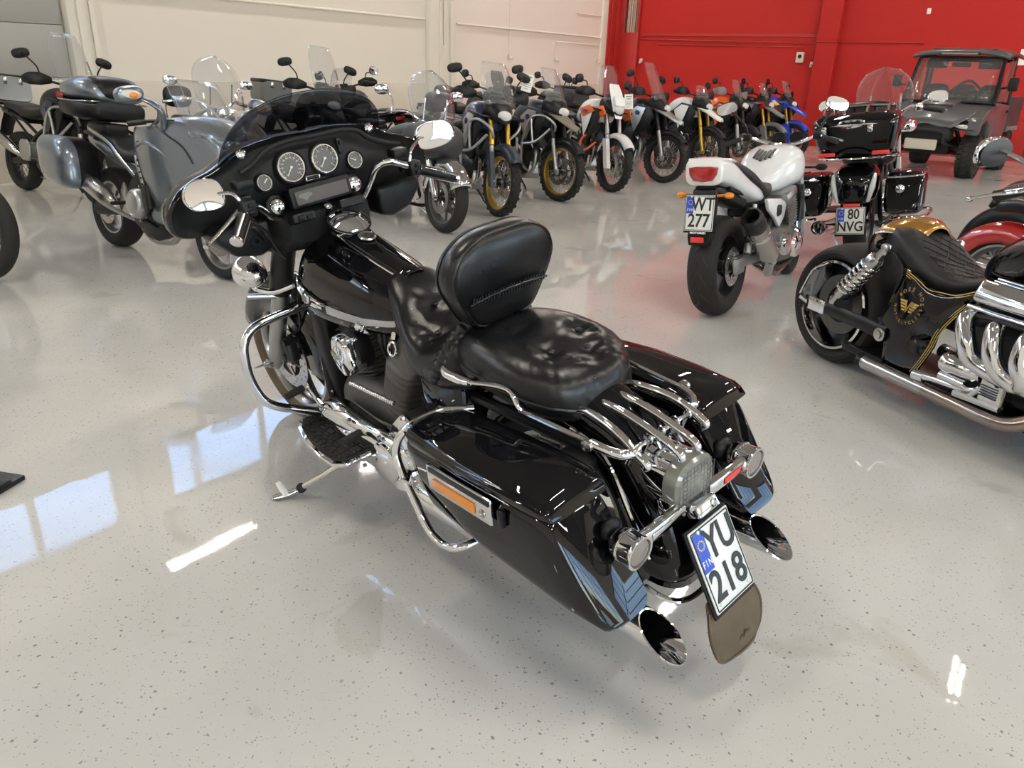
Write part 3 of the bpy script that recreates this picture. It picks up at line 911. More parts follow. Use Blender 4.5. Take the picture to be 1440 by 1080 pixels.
    put('bulb_screw', G().lathe([(.007, 0), (.007, .003), (0, .004)], V((-.447, .004, .505)) + nn * .022 + V((0, -.02, 0)), nn, 10), M['steel'], pl)
    put('plate_bracket', G().box((0, 0, -.035), (.09, .15, .04), .01).xf(frame_M(pc, xa, ya)), sa, t)
    fl = []
    for z_, x_, hw in ((.285, -.532, .082), (.262, -.548, .094), (.235, -.560, .108), (.205, -.572, .116), (.17, -.582, .112), (.145, -.588, .100), (.128, -.592, .075)):
        fl.append([(x_ - .018 * (1 - abs(u) ** 2.2) * (1 if z_ < .27 else .4) + .01, u * hw, z_ - .012 * (abs(u) ** 3) * (1 if z_ < .15 else 0)) for u in [-1 + k / 8 for k in range(17)]])
    mf = put('mud_flap', G().sheet(fl), M['rubberw'], t, solid=.007, sub=1)
    rim = [fl[i][0] for i in range(1, 7)] + fl[6][4:14:3] + [fl[i][-1] for i in range(6, 0, -1)]
    put('flap_rim', G().tube([(x - .004, y * .95, z + .003) for x, y, z in rim], .004, 6, 3), M['rubberw'], mf)
    g = G()  # moulded winged emblem, generic
    for s in (1, -1):
        for k in range(3): g.box((-.594, s * (.010 + .006 * k), .172 - .003 * k), (.003, .014 - .002 * k, .005), .001, rot=(R(35 * s), 0, 0))
    g.prism([(-.008, .165), (.008, .165), (0, .185)], 'x', -.597, -.592)
    put('flap_emblem', g, M['rubberw'], mf)
    # luggage rack: four bright bars on the fender with a cross bar, side rails
    g = G()
    for y0, y1, xa_, za in ((.103, .125, -.372, .648), (.042, .044, -.412, .655), (-.018, -.02, -.412, .655), (-.088, -.122, -.368, .648)):
        g.tube([(-.12, y0, .702), (-.17, y0, .716), (-.27, lerp(y0, y1, .6), .704), (xa_ + .03, y1, .672), (xa_, y1, .655), (xa_ + .004, y1, .642)], [.007, .011, .0115, .0115, .011, .009], 12, 5)
    rk = put('luggage_rack', g, ch, t)
    g = G().rod((-.318, .11, .668), (-.318, -.11, .668), .007, 10)
    for y in (-.11, -.06, 0, .05, .11):
        g.torus((-.318, y, .672), .011, .004, (0, 1, 0), 12, 6); g.rod((-.318, y, .668), (-.300, y, .62), .006, 8)
    put('rack_cross_bar', g, ch, rk)
    for s in (1, -1):
        g = G()
        if s > 0:
            g.tube([(.245, .222, .742), (.19, .225, .742), (.14, .222, .745), (.06, .205, .755), (.01, .20, .752), (-.02, .200, .715), (-.05, .195, .706), (-.27, .19, .700)], .0075, 10, 6)
            g.tube([(-.255, .19, .700), (-.30, .185, .696), (-.335, .165, .688), (-.338, .135, .682), (-.335, .115, .68)], .0125, 12, 6)
        else:
            g.tube([(.245, -.222, .742), (.14, -.222, .745), (.06, -.205, .755), (-.02, -.200, .715), (-.05, -.195, .706), (-.27, -.17, .700)], .0075, 10, 6)
            g.tube([(-.255, -.17, .700), (-.30, -.155, .696), (-.325, -.13, .688)], .011, 12, 6)
        gr = put('grab_rail', g, ch, t)
        put('rail_grip', G().tube([(.262, s * .218, .752), (.245, s * .226, .742), (.19, s * .228, .742), (.145, s * .225, .744)], [.010, .014, .014, .011], 12, 4), ch, gr)
        put('rail_bolt', G().lathe([(.016, 0), (.016, .01), (0, .014)], (-.255, s * (.2 if s > 0 else .18), .70), (0, s, 0), 12), M['steel'], gr)
        put('rail_strut', G().rod((.19, s * .22, .74), (.16, s * .15, .70), .008, 8), sa, gr)
    put('seat_bracket', G().box((-.155, -.02, .706), (.05, .03, .006), .002).rod((-.165, -.02, .705), (-.165, -.02, .718), .010, 10), M['steel'], t)
    # driver seat
    secs = [(.718, 0, .872, .030, .012, 2.2), (.70, 0, .862, .080, .026, 2.3), (.66, 0, .825, .108, .052, 2.5), (.60, 0, .765, .135, .080, 2.7), (.53, 0, .705, .165, .078, 2.9), (.46, 0, .680, .183, .072, 3), (.39, 0, .685, .192, .080, 3), (.33, 0, .705, .190, .095, 3), (.285, 0, .722, .180, .098, 3), (.25, 0, .72, .16, .09, 3)]
    g = G().loft(body(secs, 72, 9))
    dent(g, [(.555, .01), (.47, .075), (.47, -.075)], .0045, .038, .018)
    seat = put('driver_seat', g, le, t, ang=180)
    g = G()
    for bx, by in ((.555, .01), (.47, .075), (.47, -.075)):
        g.ell((bx, by, interp([(.46, .742), (.60, .832)], bx)), (.011, .011, .006))
    put('seat_button', g, le, seat)
    pip = []
    for k in range(19):
        x = .70 - .45 * k / 18
        sct = interp([q[:1] + q[2:5] for q in secs[::-1]], x)
        pip.append((x, sct[1] * .985, sct[0] - sct[2] * .28))
    put('seat_piping', G().tube(pip, .004, 6, 2).tube([(x, -y, z) for x, y, z in pip], .004, 6, 2), le, seat)
    pts, rr = [], []
    for k in range(61):
        a = -1 + k / 30
        pts.append((.345 - .06 * (1 - abs(a) ** 2) + .02 * abs(a) ** 6, .188 * math.sin(a * PI / 2), .842 - .13 * abs(math.sin(a * PI / 2)) ** 3 - .05 * abs(a) ** 9)); rr.append(.026 * (1 - .5 * abs(a) ** 8) + .0022 * math.cos(k * PI))
    put('seat_bolster', G().tube(pts, rr, 14, curve=False), le, seat)
    # driver backrest
    def br_ring(x, sc, dz=0):
        out = []
        P = [(0, 1.108), (.07, 1.106), (.125, 1.090), (.168, 1.060), (.190, 1.020), (.192, .985), (.178, .945), (.155, .905), (.130, .865), (.105, .838), (.06, .826), (0, .824)]
        P = P + [(-y, z) for y, z in P[-2:0:-1]]
        Q, _ = spline([V((0, y, z)) for y, z in P], .01, 4, True)
        for q in Q: out.append((x + (q.z - .97) * -.10, q.y * sc, .97 + (q.z - .97) * sc + dz))
        return out
    g = G().loft([br_ring(.318, .55), br_ring(.312, .80), br_ring(.30, .93), br_ring(.275, 1.0), br_ring(.245, 1.0), br_ring(.222, .96), br_ring(.212, .87), br_ring(.206, .6), br_ring(.205, .2)])
    rest = put('driver_backrest', g, le, t, ang=180)
    put('backrest_piping', G().tube(br_ring(.222, .955), .004, 6, 1, True, curve=False).tube(br_ring(.288, .985), .004, 6, 1, True, curve=False), le, rest)
    g = G()
    pts = [(.2005 - (z - .97) * .10, y, z) for y, z in ((.145, .925), (.07, .932), (0, .934), (-.07, .932), (-.145, .925))]
    g.tube(pts, .0035, 6, 4)
    for k in range(26):
        y = -.135 + .27 * k / 25
        g.rod((.204, y, .942), (.206, y + .003, .918), .003, 5)
    put('backrest_seam', g, le, rest)
    # pillion pad
    secs2 = [(.318, 0, .755, .10, .05, 2.6), (.29, 0, .755, .150, .070, 2.8), (.22, 0, .755, .178, .085, 2.9), (.14, 0, .757, .190, .090, 2.9), (.05, 0, .752, .196, .088, 2.9), (-.03, 0, .742, .186, .085, 2.9), (-.09, 0, .728, .155, .078, 2.8), (-.13, 0, .715, .110, .066, 2.6), (-.15, 0, .705, .055, .045, 2.4)]
    g = G().loft(body(secs2, 72, 9))
    spots = [(.125, .055), (-.01, .065), (-.06, -.02), (.03, -.085)]
    dent(g, spots, .0035, .038, .022)
    for v in g.bm.verts:   # gathers along the rear roll
        if v.normal.z > -.1 and v.co.z > .74:
            t_ = math.atan2(v.co.y, v.co.x - .08)
            rr = math.hypot((v.co.x - .08) / .21, v.co.y / .19)
            v.co.z += .0036 * abs(math.sin(t_ * 23)) * max(0, min(1, (rr - .6) * 4)) * max(0, min(1, .5 - math.cos(t_)))
    pill = put('pillion_seat', g, le, t, ang=180)
    g = G()
    for bx, by in spots[1:]: g.ell((bx, by, .822), (.011, .011, .006))
    put('seat_button', g, le, pill)
    put('backrest_slot', G().ell((.125, .055, .8265), (.022, .034, .003)), sa, pill)
    pip = []
    for k in range(56):
        a = 2 * PI * k / 56; c, s_ = math.cos(a), math.sin(a)
        pip.append((.085 + .236 * math.copysign(abs(c) ** .8, c), .195 * math.copysign(abs(s_) ** .75, s_) * (1 if c > -.6 else 1), .735))
    pts = []
    for sd in (1, -1):
        row = []
        for k in range(25):
            x = .31 - .458 * k / 24
            q = interp([r_[:1] + r_[2:5] for r_ in secs2[::-1]], x)
            row.append((x, sd * (q[1] + .001), q[0] - q[2] * .10))
        pts.append(row)
    put('seat_piping', G().tube(pts[0] + pts[1][::-1], .0055, 6, 2), le, pill)
    # tank
    def tank_ring(x, hw, zt, zb):
        out = []
        n = 40
        for k in range(n):
            a = 2 * PI * k / n; c, s_ = math.cos(a), math.sin(a)
            y = hw * math.copysign(abs(c) ** .78, c)
            if s_ > 0: z = .72 + (zt - .72) * abs(s_) ** .85
            else: z = .72 - (.72 - zb) * abs(s_) ** .6
            if s_ < -.3: y *= .82
            out.append((x, y, z))
        return out
    tk = [(.585, .055, .80, .70), (.60, .085, .835, .69), (.66, .122, .864, .675), (.76, .148, .893, .650), (.88, .164, .920, .632), (1.0, .170, .948, .626), (1.09, .170, .956, .630), (1.16, .160, .935, .642), (1.215, .135, .885, .662), (1.245, .092, .84, .682), (1.255, .05, .80, .70)]
    rings = []
    for i in range(len(tk) - 1):
        p0, p1, p2, p3 = tk[max(i - 1, 0)], tk[i], tk[i + 1], tk[min(i + 2, len(tk) - 1)]
        for k in range(4):
            u = k / 4
            rings.append(tank_ring(*[.5 * (2 * b + (c - a) * u + (2 * a - 5 * b + 4 * c - d) * u * u + (3 * b - a - 3 * c + d) * u ** 3) for a, b, c, d in zip(p0, p1, p2, p3)]))
    rings.append(tank_ring(*tk[-1]))
    tank = put('fuel_tank', G().loft(rings), bk, t, ang=180)
    def side(x, z, s=1, off=.0015):
        hw, zt, zb = interp(tk, x)
        if z > .72: q = min(1, ((z - .72) / max(zt - .72, 1e-3)) ** (1 / .85)); f = 1
        else: q = min(1, ((.72 - z) / max(.72 - zb, 1e-3)) ** (1 / .6)); f = 1 if q < .3 else .82
        c = math.sqrt(max(0, 1 - q * q))
        return V((x, s * (hw * c ** .78 * (f if z > .71 else 1) + off), z))
    for s in (1, -1):   # silver side stripe, badge
        rows = []
        for k in range(17):
            x = lerp(.99, .60, k / 16)
            zc = interp([(.60, .748), (.78, .730), (1.0, .731)], x)
            w = lerp(.017, .010, k / 16)
            rows.append([side(x, zc - w * .9, s, .002), side(x, zc - w * .4, s, .003), side(x, zc, s, .003), side(x, zc + w * .5, s, .003), side(x, zc + w, s, .002)])
        put('tank_stripe', G().sheet(rows), M['silver'], tank)
        g = G()
        def bp(x, z, o=.006): return side(x, z, s, o)
        rws = [[side(1.19 - .215 * k / 14, .770 - .046 * k / 14 + j * .0085 + .008 * abs(k - 6) / 8, s, .0035) for j in (-2.6, -1, 0, 1, 2.6)] for k in range(15)]
        put('badge_backing', G().sheet(rws, .002), M['ink'], tank)
        for dx, L_ in ((1, .085), (-1, .100)):
            for r0, r1 in ((-.014, .003), (.006, .017), (.020, .029)):
                rws = []
                for k in range(9):
                    u = k / 8; x = 1.085 + dx * (.014 + L_ * u * (1 - .18 * (r0 < 0)))
                    up = .016 * u ** 1.6 + (.004 if r0 > 0 else 0)
                    rws.append([bp(x, .742 + .20 * (x - 1.085) + lerp(r0, r1, j / 3) * (1 - .35 * u) + up, .008 + .003 * (j in (1, 2))) for j in range(4)])
                g.sheet(rws, .002)
        c_ = side(1.085, .749, s, .007)
        g.lathe([(0, .012), (.013, .011), (.021, .007), (.025, 0)], c_, (0, s, .12), 6)
        bd_ = put('tank_badge', g, M['chrome'], tank)
        put('badge_rim', G().torus(c_ + V((0, s * .004, 0)), .026, .0025, (0, s, .12), 6, 6), M['ink'], bd_)
        put('badge_core', G().lathe([(0, .0135), (.012, .0125), (.014, .010)], c_, (0, s, .12), 12), M['midgrey'], bd_)
    # dash console
    g = G()
    rows = []
    for k in range(12):
        x = lerp(1.04, .66, k / 11)
        zt = interp([(.66, .872), (.80, .905), (.92, .938), (1.0, .966), (1.04, .975)], x)
        hw = lerp(.060, .040, k / 11)
        rows.append([(x, y * hw, zt - .0 + .014 * (1 - abs(y) ** 4) - (.02 if abs(y) > .99 else 0)) for y in (-1, -.9, -.5, 0, .5, .9, 1)])
    con = put('dash_console', G().sheet(rows), bk, tank, solid=.004)
    for s in (1, -1):
        put('console_trim', G().tube([(r_[0][0], s * (abs(r_[0][1]) + .002), r_[0][2] + .012) for r_ in rows], .004, 8, 2), ch, con)
    g = G().lathe([(.062, -.025), (.066, -.01), (.071, 0), (.073, .006), (.071, .012), (.064, .016), (.05, .022), (.03, .028), (0, .031)], (1.015, 0, .985), (-.40, 0, 1), 40)
    dd = put('console_door', g, ch, con)
    put('door_rim', G().torus((1.010, 0, .995), .072, .0035, (-.40, 0, 1), 40, 8), sa, dd)
    put('ignition_switch', G().box((1.10, .03, 1.03), (.032, .03, .055), .008, rot=(0, R(-35), 0)).lathe([(.014, 0), (.014, .008), (0, .009)], (1.075, -.01, 1.02), (-.4, 0, 1), 14), ch, con)
    put('fuel_cap', G().lathe([(.030, 0), (.031, .004), (.026, .007), (.024, .006), (.010, .0065), (0, .007)], (.912, 0, .957), (-.30, 0, 1), 32), M['steel'], con)
    # frame: down tubes, backbone, swing arm, lower rails
    g = G()
    for s in (1, -1):
        g.tube([(1.24, s * .04, .76), (1.20, s * .09, .55), (1.15, s * .12, .30), (1.05, s * .13, .17), (.6, s * .14, .165), (.25, s * .13, .25)], .018, 10, 5)
        g.tube([(1.22, s * .03, .80), (.9, s * .04, .70), (.5, s * .09, .60), (.2, s * .10, .60), (-.15, s * .10, .60)], .018, 10, 5)
        g.box((.16, s * .12, .30), (.42, .03, .06), .01)
    put('frame', g, sa, t)
    put('frame_cover', G().body_dummy() if False else G().loft(body([(1.30, 0, .60, .05, .10, 4), (1.24, 0, .57, .105, .17, 5), (1.17, 0, .50, .120, .20, 5), (1.12, 0, .40, .112, .14, 5), (1.10, 0, .33, .07, .06, 4)], 24, 4)), sa, t)
    put('frame_cover_trim', G().tube([(1.14, .118, .335), (1.17, .122, .325), (1.2, .06, .31), (1.2, -.06, .31), (1.17, -.122, .325)], .008, 8, 4), M['steel'], t)
    put('oil_tank_cover', G().box((.40, 0, .56), (.22, .30, .20), .03), bk, t)
    # engine: two finned cylinders, covers, primary case
    g = G()
    g.loft(body([(1.10, 0, .30, .10, .10, 3), (1.02, 0, .31, .135, .135, 3), (.82, 0, .32, .15, .15, 3), (.62, 0, .31, .14, .13, 3), (.42, 0, .31, .13, .12, 3)], 24, 3))
    eng = put('engine', g, M['greymetal'], t)
    for cx, tilt, mt in ((.705, -24, 'greymetal'), (.935, 21, 'greymetal')):
        ax = V((math.sin(R(tilt)), 0, math.cos(R(tilt)))); u = V((ax.z, 0, -ax.x)); o = V((cx, 0, .40))
        g = G()
        for k in range(12):
            c = o + ax * (.02 + .0145 * k)
            w = .082 + .004 * (k % 2)
            g.box(c, (w * 2, w * 2.1 - .005, .0045), .012, rot=(0, R(tilt), 0), seg=1)
        g.lathe([(.064, 0), (.064, .19)], o, ax, 24)
        cy = put('cylinder', g, M[mt], eng)
        g = G()
        for k in range(3): g.box(o + ax * (.20 + .018 * k), (.17, .18, .008), .015, rot=(0, R(tilt), 0), seg=1)
        g.box(o + ax * .235, (.15, .17, .05), .03, rot=(0, R(tilt), 0), seg=3)
        put('rocker_cover', g, M['dkmetal'], cy)
    # ribbed grey casing of the rear cylinder
    ax = V((-.36, 0, .93)).normalized(); u_ = V((ax.z, 0, -ax.x)); o = V((.70, 0, .42))
    rings = []
    for k in range(45):
        q = k / 44; h_ = .27 * q
        rib = .006 * (1 if (k // 2) % 2 else 0) if q < .78 else 0
        w = .080 - .010 * max(0, q - .78) / .22 + rib; l_ = .150 - .035 * max(0, q - .70) / .3 + rib
        ring = []
        for j in range(28):
            a_ = 2 * PI * j / 28; c_, s2 = math.cos(a_), math.sin(a_)
            p = o + ax * (h_ + .05 * (l_ if s2 < 0 else 0) * s2) + u_ * (w * math.copysign(abs(c_) ** .6, c_)) + V((0, l_ * math.copysign(abs(s2) ** .6, s2), 0))
            ring.append(p)
        rings.append(ring)
    put('cylinder_casing', G().loft(rings), M['greymetal'], eng, ang=50)
    # horn cover between the cylinders
    def hr(sc, y):
        P = [(-.050, .045), (-.028, .068), (.0, .075), (.03, .066), (.052, .03), (.058, -.02), (.042, -.055), (.012, -.070), (-.03, -.06), (-.054, -.03)]
        Q, _ = spline([V((p[0], 0, p[1])) for p in P], .01, 4, True)
        return [(.845 + q.x * sc + q.z * .30 * sc, y, .605 + q.z * sc - q.x * .2 * sc) for q in Q]
    hc = put('horn_cover', G().loft([hr(.98, .16), hr(1.0, .185), hr(1.0, .205), hr(.94, .215), hr(.86, .214), hr(.80, .220), hr(.4, .226), hr(.05, .228)]), ch, eng)
    g = G()
    for s in (-1, 1):
        for k in range(3): g.tube([(.855, .228, .612 - .006 * k), (.855 + s * .018, .229, .615 - .006 * k), (.855 + s * .034, .226, .62 - .006 * k)], .002, 6, 3)
    g.torus((.850, .224, .612), .034, .0025, (0, 1, .05), 28, 6)
    put('horn_emblem', g, M['steel'], hc)
    put('horn_slot', G().ell((.815, .222, .575), (.008, .006, .03), rot=(0, R(20), 0)), sa, hc)
    put('horn_body', G().lathe([(.062, 0), (.066, .01), (.066, .06), (.05, .07)], (.845, .12, .605), (0, 1, 0), 28), sa, hc)
    put('breather', G().lathe([(.016, 0), (.02, .01), (.02, .014), (.012, .018), (.02, .022), (.02, .026), (.012, .03), (.02, .034), (.016, .05), (0, .055)], (.78, .13, .69), (.5, .5, .5), 18), ch, eng)
    g = G()
    for dx in (.0, .03): g.tube([(.76 - dx, .10, .70), (.74 - dx, .12, .66), (.73 - dx, .10, .58)], .008, 8, 4)
    put('fuel_hose', g, sa, eng)
    put('petcock', G().torus((.655, .13, .66), .022, .006, (0, 1, .3), 18, 8).rod((.655, .12, .69), (.66, .10, .73), .012), ch, eng)
    g = G().loft(body([(1.02, .205, .315, .03, .05, 3), (1.0, .21, .312, .045, .078, 3.2), (.9, .21, .315, .052, .092, 3.2), (.75, .21, .312, .05, .085, 3.2), (.62, .21, .308, .052, .095, 3.2), (.52, .21, .305, .048, .092, 3.2), (.47, .205, .305, .03, .06, 3)], 24, 5))
    pc_ = put('primary_cover', g, ch, eng)
    g = G()
    for x, z in ((.99, .37), (.8, .395), (.62, .395), (.52, .37), (.52, .24), (.75, .23)): g.rod((x, .25, z), (x, .262, z), .008, 8)
    put('cover_bolts', g, M['steel'], pc_)
    put('derby_cover', G().lathe([(.075, 0), (.075, .010), (.066, .016), (.03, .019), (0, .02)], (.60, .255, .305), (0, 1, 0), 32), ch, pc_)
    put('transmission_cover', G().box((.45, .10, .42), (.22, .20, .14), .03), M['dkmetal'], eng)
    for (x, z, r_) in ((.47, .44, .05), (.47, .34, .055)):
        put('side_cover', G().lathe([(r_, 0), (r_ * 1.02, .04), (r_ * .9, .07), (r_ * .4, .085), (0, .088)], (x, .16, z), (.05, 1, .1), 28), ch, eng)
    put('heel_guard', G().prism([(.36, .22), (.56, .24), (.62, .36), (.56, .46), (.50, .52), (.45, .50), (.43, .40), (.36, .30)], 'y', .215, .24, .008), ch, eng)
    # shift rod: twisted
    g = G()
    a, b = V((.795, .225, .528)), V((.565, .215, .528))
    g.rod(a, b, .006, 8)
    for k in range(22):
        g.ell(lerp(a, b, k / 21), (.0045, .009, .009), seg=8, ring=6)
    put('shift_rod', g, ch, t)
    g = G().tube([(1.075, .25, .42), (1.04, .25, .40), (.93, .25, .345), (.82, .265, .335), (.72, .28, .375)], .008, 8, 5)
    lv = put('shift_lever', g, ch, t)
    for x, z in ((1.08, .43), (.715, .385)):
        put('shift_peg', G().lathe([(.010, 0), (.014, .004), (.014, .07), (.010, .075), (0, .076)], (x, .265, z), (0, 1, -.1), 14), M['rubber'], lv)
    # engine guard
    for s in (1, -1):
        pts = [(1.17, .05, .712), (1.155, .16, .70), (1.15, .30, .695), (1.15, .375, .68), (1.15, .413, .637), (1.15, .424, .57), (1.148, .422, .50), (1.14, .40, .42), (1.13, .355, .372), (1.11, .26, .322), (1.08, .16, .27)]
        if s < 0: pts = pts[:]
        put('engine_guard', G().tube([(x, s * y, z) for x, y, z in pts], .0165, 14, 7), ch, t)
    put('guard_mount', G().box((1.16, .05, .70), (.03, .12, .04), .008).box((1.10, .14, .26), (.06, .05, .05), .008), ch, t)
    # floorboards
    for s in (1, -1):
        P = [(1.13, .215), (1.135, .285), (1.08, .325), (.98, .352), (.86, .370), (.77, .368), (.725, .335), (.72, .215)]
        Q = [(p[0], s * p[1]) for p in P]
        fb = put('floorboard', G().prism(Q if s > 0 else Q[::-1], 'z', .268, .285, .006), ch, t)
        P2 = [(1.115, .222), (1.118, .278), (1.07, .312), (.975, .338), (.86, .355), (.78, .353), (.742, .328), (.738, .222)]
        Q2 = [(p[0], s * p[1]) for p in P2]
        g = G().prism(Q2 if s > 0 else Q2[::-1], 'z', .284, .2885, .002)
        for i in range(8):
            y = .230 + .0165 * i
            x0 = interp([(.2, .75), (.32, .752), (.355, .795)], y); x1 = interp([(.2, 1.105), (.272, 1.105), (.306, 1.058), (.332, .965), (.35, .86)], y)
            n_ = 8
            for k in range(n_):
                xa_ = lerp(x0, x1, (k + .06) / n_); xb_ = lerp(x0, x1, (k + .94) / n_)
                g.box(((xa_ + xb_) / 2, s * y, .288), (xb_ - xa_, .0125, .011), .002, seg=1)
        put('rubber_pad', g, M['rubber'], fb)
        put('board_bracket', G().box((.86, s * .21, .255), (.10, .08, .03), .008).rod((.95, s * .15, .25), (.95, s * .24, .262), .014), ch, fb)
    # side stand
    g = G().tube([(.78, .20, .25), (.858, .296, .204), (.93, .35, .145), (1.001, .396, .092)], [.014, .012, .011, .011], 10, 4)
    ss = put('side_stand', g, ch, t)
    put('stand_knob', G().ell((1.0, .396, .092), (.019, .019, .019)), M['rubber'], ss)
    put('stand_foot', G().tube([(1.005, .40, .088), (1.02, .44, .080), (1.044, .492, .079)], [.010, .015, .010], 8, 3, flat=(1.4, .5)), ch, ss)
    put('stand_tab', G().tube([(1.012, .453, .085), (1.03, .455, .108), (1.05, .457, .128)], [.007, .009, .007], 8, 3, flat=(1.5, .5)), M['paper'], ss)
    # fork
    for s in (1, -1):
        a, b = V((1.603 - .12 * s * .05, .12 * s, .34)), V((1.40, .12 * s, .705)); c = V((1.235, .118 * s, 1.0))
        g = G().lathe([(.022, -.05), (.031, -.03), (.033, .03), (.031, .08), (.034, .10), (.033, .40)], a, b - a, 20)
        fk = put('fork_leg', g, M['alu'], t)
        put('fork_cover', G().lathe([(.041, 0), (.044, .01), (.043, .34)], b + (a - b).normalized() * .02, c - b, 24), sa, fk)
        put('fender_bracket', G().box((1.50, s * .10, .56), (.05, .02, .10), .006, rot=(0, R(-30), 0)), sa, fk)
        put('brake_caliper', G().box((1.485, s * .10, .405), (.06, .05, .11), .014, rot=(0, R(20), 0)).rod((1.475, s * .13, .44), (1.475, s * .07, .44), .014).rod((1.50, s * .13, .37), (1.5, s * .07, .37), .014), M['dkmetal'], fk)
        put('axle_nut', G().lathe([(.022, 0), (.022, .014), (.015, .015), (.013, .03), (.006, .035), (.002, .075), (0, .077)], (1.602, s * .145, .325), (.05, s, 0), 12), M['steel'], fk)
        put('brake_hose', G().tube([(1.49, s * .09, .46), (1.40, s * .075, .52), (1.37, s * .08, .62), (1.30, s * .07, .78)], .006, 8, 5), sa, fk)
    # passing lamps and front turn signals outside the fork
    for s in (1, -1):
        g = G().lathe([(0, -.085), (.025, -.078), (.045, -.055), (.056, -.02), (.060, .01), (.062, .02), (.058, .03), (.05, .034), (0, .04)], (1.43, s * .215, .785), (1, .0, .05), 28)
        lp = put('passing_lamp', g, ch, t)
        put('lamp_mount', G().tube([(1.33, s * .10, .72), (1.38, s * .16, .70), (1.42, s * .21, .72), (1.425, s * .214, .76)], .012, 10, 4), ch, lp)
        put('signal_bar', G().tube([(1.40, s * .12, .665), (1.45, s * .24, .69)], .011, 10, curve=False), M['steel'], lp)
    # fairing shell
    OY = .015
    half = [(0, 1.283), (.10, 1.285), (.20, 1.275), (.275, 1.254), (.335, 1.222), (.40, 1.203), (.46, 1.175), (.505, 1.125), (.513, 1.07), (.495, 1.035), (.45, 1.018), (.39, 1.020), (.345, 1.015), (.31, .985), (.24, .965), (.12, .955), (0, .952)]
    def outl(sc, x, sy=None, cz=1.11, lean=.18, oy=OY):
        P = half + [(-y, z) for y, z in half[-2:0:-1]]
        Q, _ = spline([V((0, y, z)) for y, z in P], .01, 3, True)
        sy = sy or sc
        return [(x - (q.z - 1.11) * lean, oy + q.y * sy, cz + (q.z - cz) * sc) for q in Q]
    g = G().loft([outl(.985, 1.195), outl(1.0, 1.20), outl(1.005, 1.22), outl(.98, 1.29), outl(.88, 1.37), outl(.68, 1.43), outl(.42, 1.462), outl(.1, 1.475)], cap=False)
    fa = put('fairing', g, bk, t, ang=70)
    # inner panel with hooded dial wells
    rows = [outl(.985, 1.196), outl(.94, 1.203), outl(.90, 1.215), outl(.84, 1.208, .78), outl(.74, 1.185, .66), outl(.62, 1.166, .56), outl(.4, 1.158, .4), outl(.1, 1.156, .1)]
    g = G().loft(rows, cap=False)
    inner = put('inner_fairing', g, M['matt'], fa, ang=70)
    put('brow_line', G().tube([(1.150, .285, 1.200), (1.148, .235, 1.222), (1.142, .18, 1.258), (1.14, .09, 1.272), (1.14, 0, 1.271), (1.142, -.10, 1.272), (1.146, -.17, 1.257), (1.15, -.215, 1.225), (1.156, -.28, 1.198), (1.17, -.36, 1.175)], .009, 8, 5), M['matt'], inner)
    put('fairing_pocket', G().prism([(.24, 1.045), (.42, 1.04), (.425, 1.005), (.375, .948), (.29, .928), (.235, .945)], 'x', 1.115, 1.26, .016, 3).lathe([(.018, 0), (.018, .004), (.01, .004), (.009, 0)], (1.115, .30, .985), (-1, 0, 0), 16), sa, fa)
    put('fairing_pocket', G().prism([(-.21, 1.045), (-.40, 1.06), (-.405, 1.01), (-.35, .95), (-.27, .928), (-.21, .945)], 'x', 1.13, 1.28, .016, 3), sa, fa)
    dirn = V((-1, .02, .22)).normalized()
    def gauge(y, z, r_, x=1.132, face='dial', name='gauge', hand=215, ticks=11):
        c = V((x, y + 0, z))
        g = G().lathe([(r_ * 1.22, -.03), (r_ * 1.24, .0), (r_ * 1.16, .012), (r_ * 1.08, .006), (r_ * 1.08, -.03)], c, dirn, 40)
        gg = put('gauge_hood', g, M['matt'], inner)
        put('gauge_bezel', G().torus(c + dirn * .006, r_ * .98, r_ * .10, dirn, 40, 10), ch, gg)
        put('gauge_face', G().lathe([(0, 0), (r_ * .93, 0), (r_ * .93, -.003)], c + dirn * .004, dirn, 36), M[face], gg)
        a = V((0, -1, 0)); a = (a - dirn * a.dot(dirn)).normalized(); b = dirn.cross(a)
        if b.z < 0: b = -b
        g = G()
        for k in range(ticks * 2 - 1):
            t_ = R(225 - 270 * k / (ticks * 2 - 2))
            rd = a * math.cos(t_) + b * math.sin(t_)
            L_ = .80 if k % 2 == 0 else .85
            g.rod(c + dirn * .005 + rd * r_ * L_, c + dirn * .005 + rd * r_ * .9, .0011, 4)
        if ticks > 8:
            for k in range(ticks):
                t_ = R(225 - 270 * k / (ticks - 1)); rd = a * math.cos(t_) + b * math.sin(t_)
                g.add(text_g(str(k * (10 if name == 'speed' else 1)), r_ * .17, .0003, M=frame_M(c + dirn * .005 + rd * r_ * .66, a, b)))
        put('gauge_marks', g, M['paper'], gg)
        t_ = R(hand); rd = a * math.cos(t_) + b * math.sin(t_)
        put('gauge_hand', G().rod(c + dirn * .007, c + dirn * .007 + rd * r_ * .7, .0018, 6).lathe([(r_ * .1, 0), (r_ * .09, .004), (0, .005)], c + dirn * .006, dirn, 12), M['paper'], gg)
    gauge(.118, 1.189, .047, 1.128, 'dialgrey', 'speed', 232, 12)
    gauge(-.012, 1.193, .047, 1.128, 'dialgrey', 'tach', 232, 9)
    gauge(-.132, 1.164, .028, 1.132, 'dialgrey', 'fuel', 150, 5)
    gauge(.221, 1.159, .025, 1.132, 'dialgrey', 'oil', 40, 5)
    for y, z in ((-.107, 1.087), (.197, 1.077)):
        put('speaker_cap', G().lathe([(.032, -.03), (.034, .004), (.028, .008), (0, .010)], (1.132, y, z), dirn, 28), sa, inner)
        put('round_cap', G().lathe([(.026, 0), (.027, .006), (.022, .012), (.010, .016), (0, .017)], (1.118, y, z), dirn, 28), ch, inner)
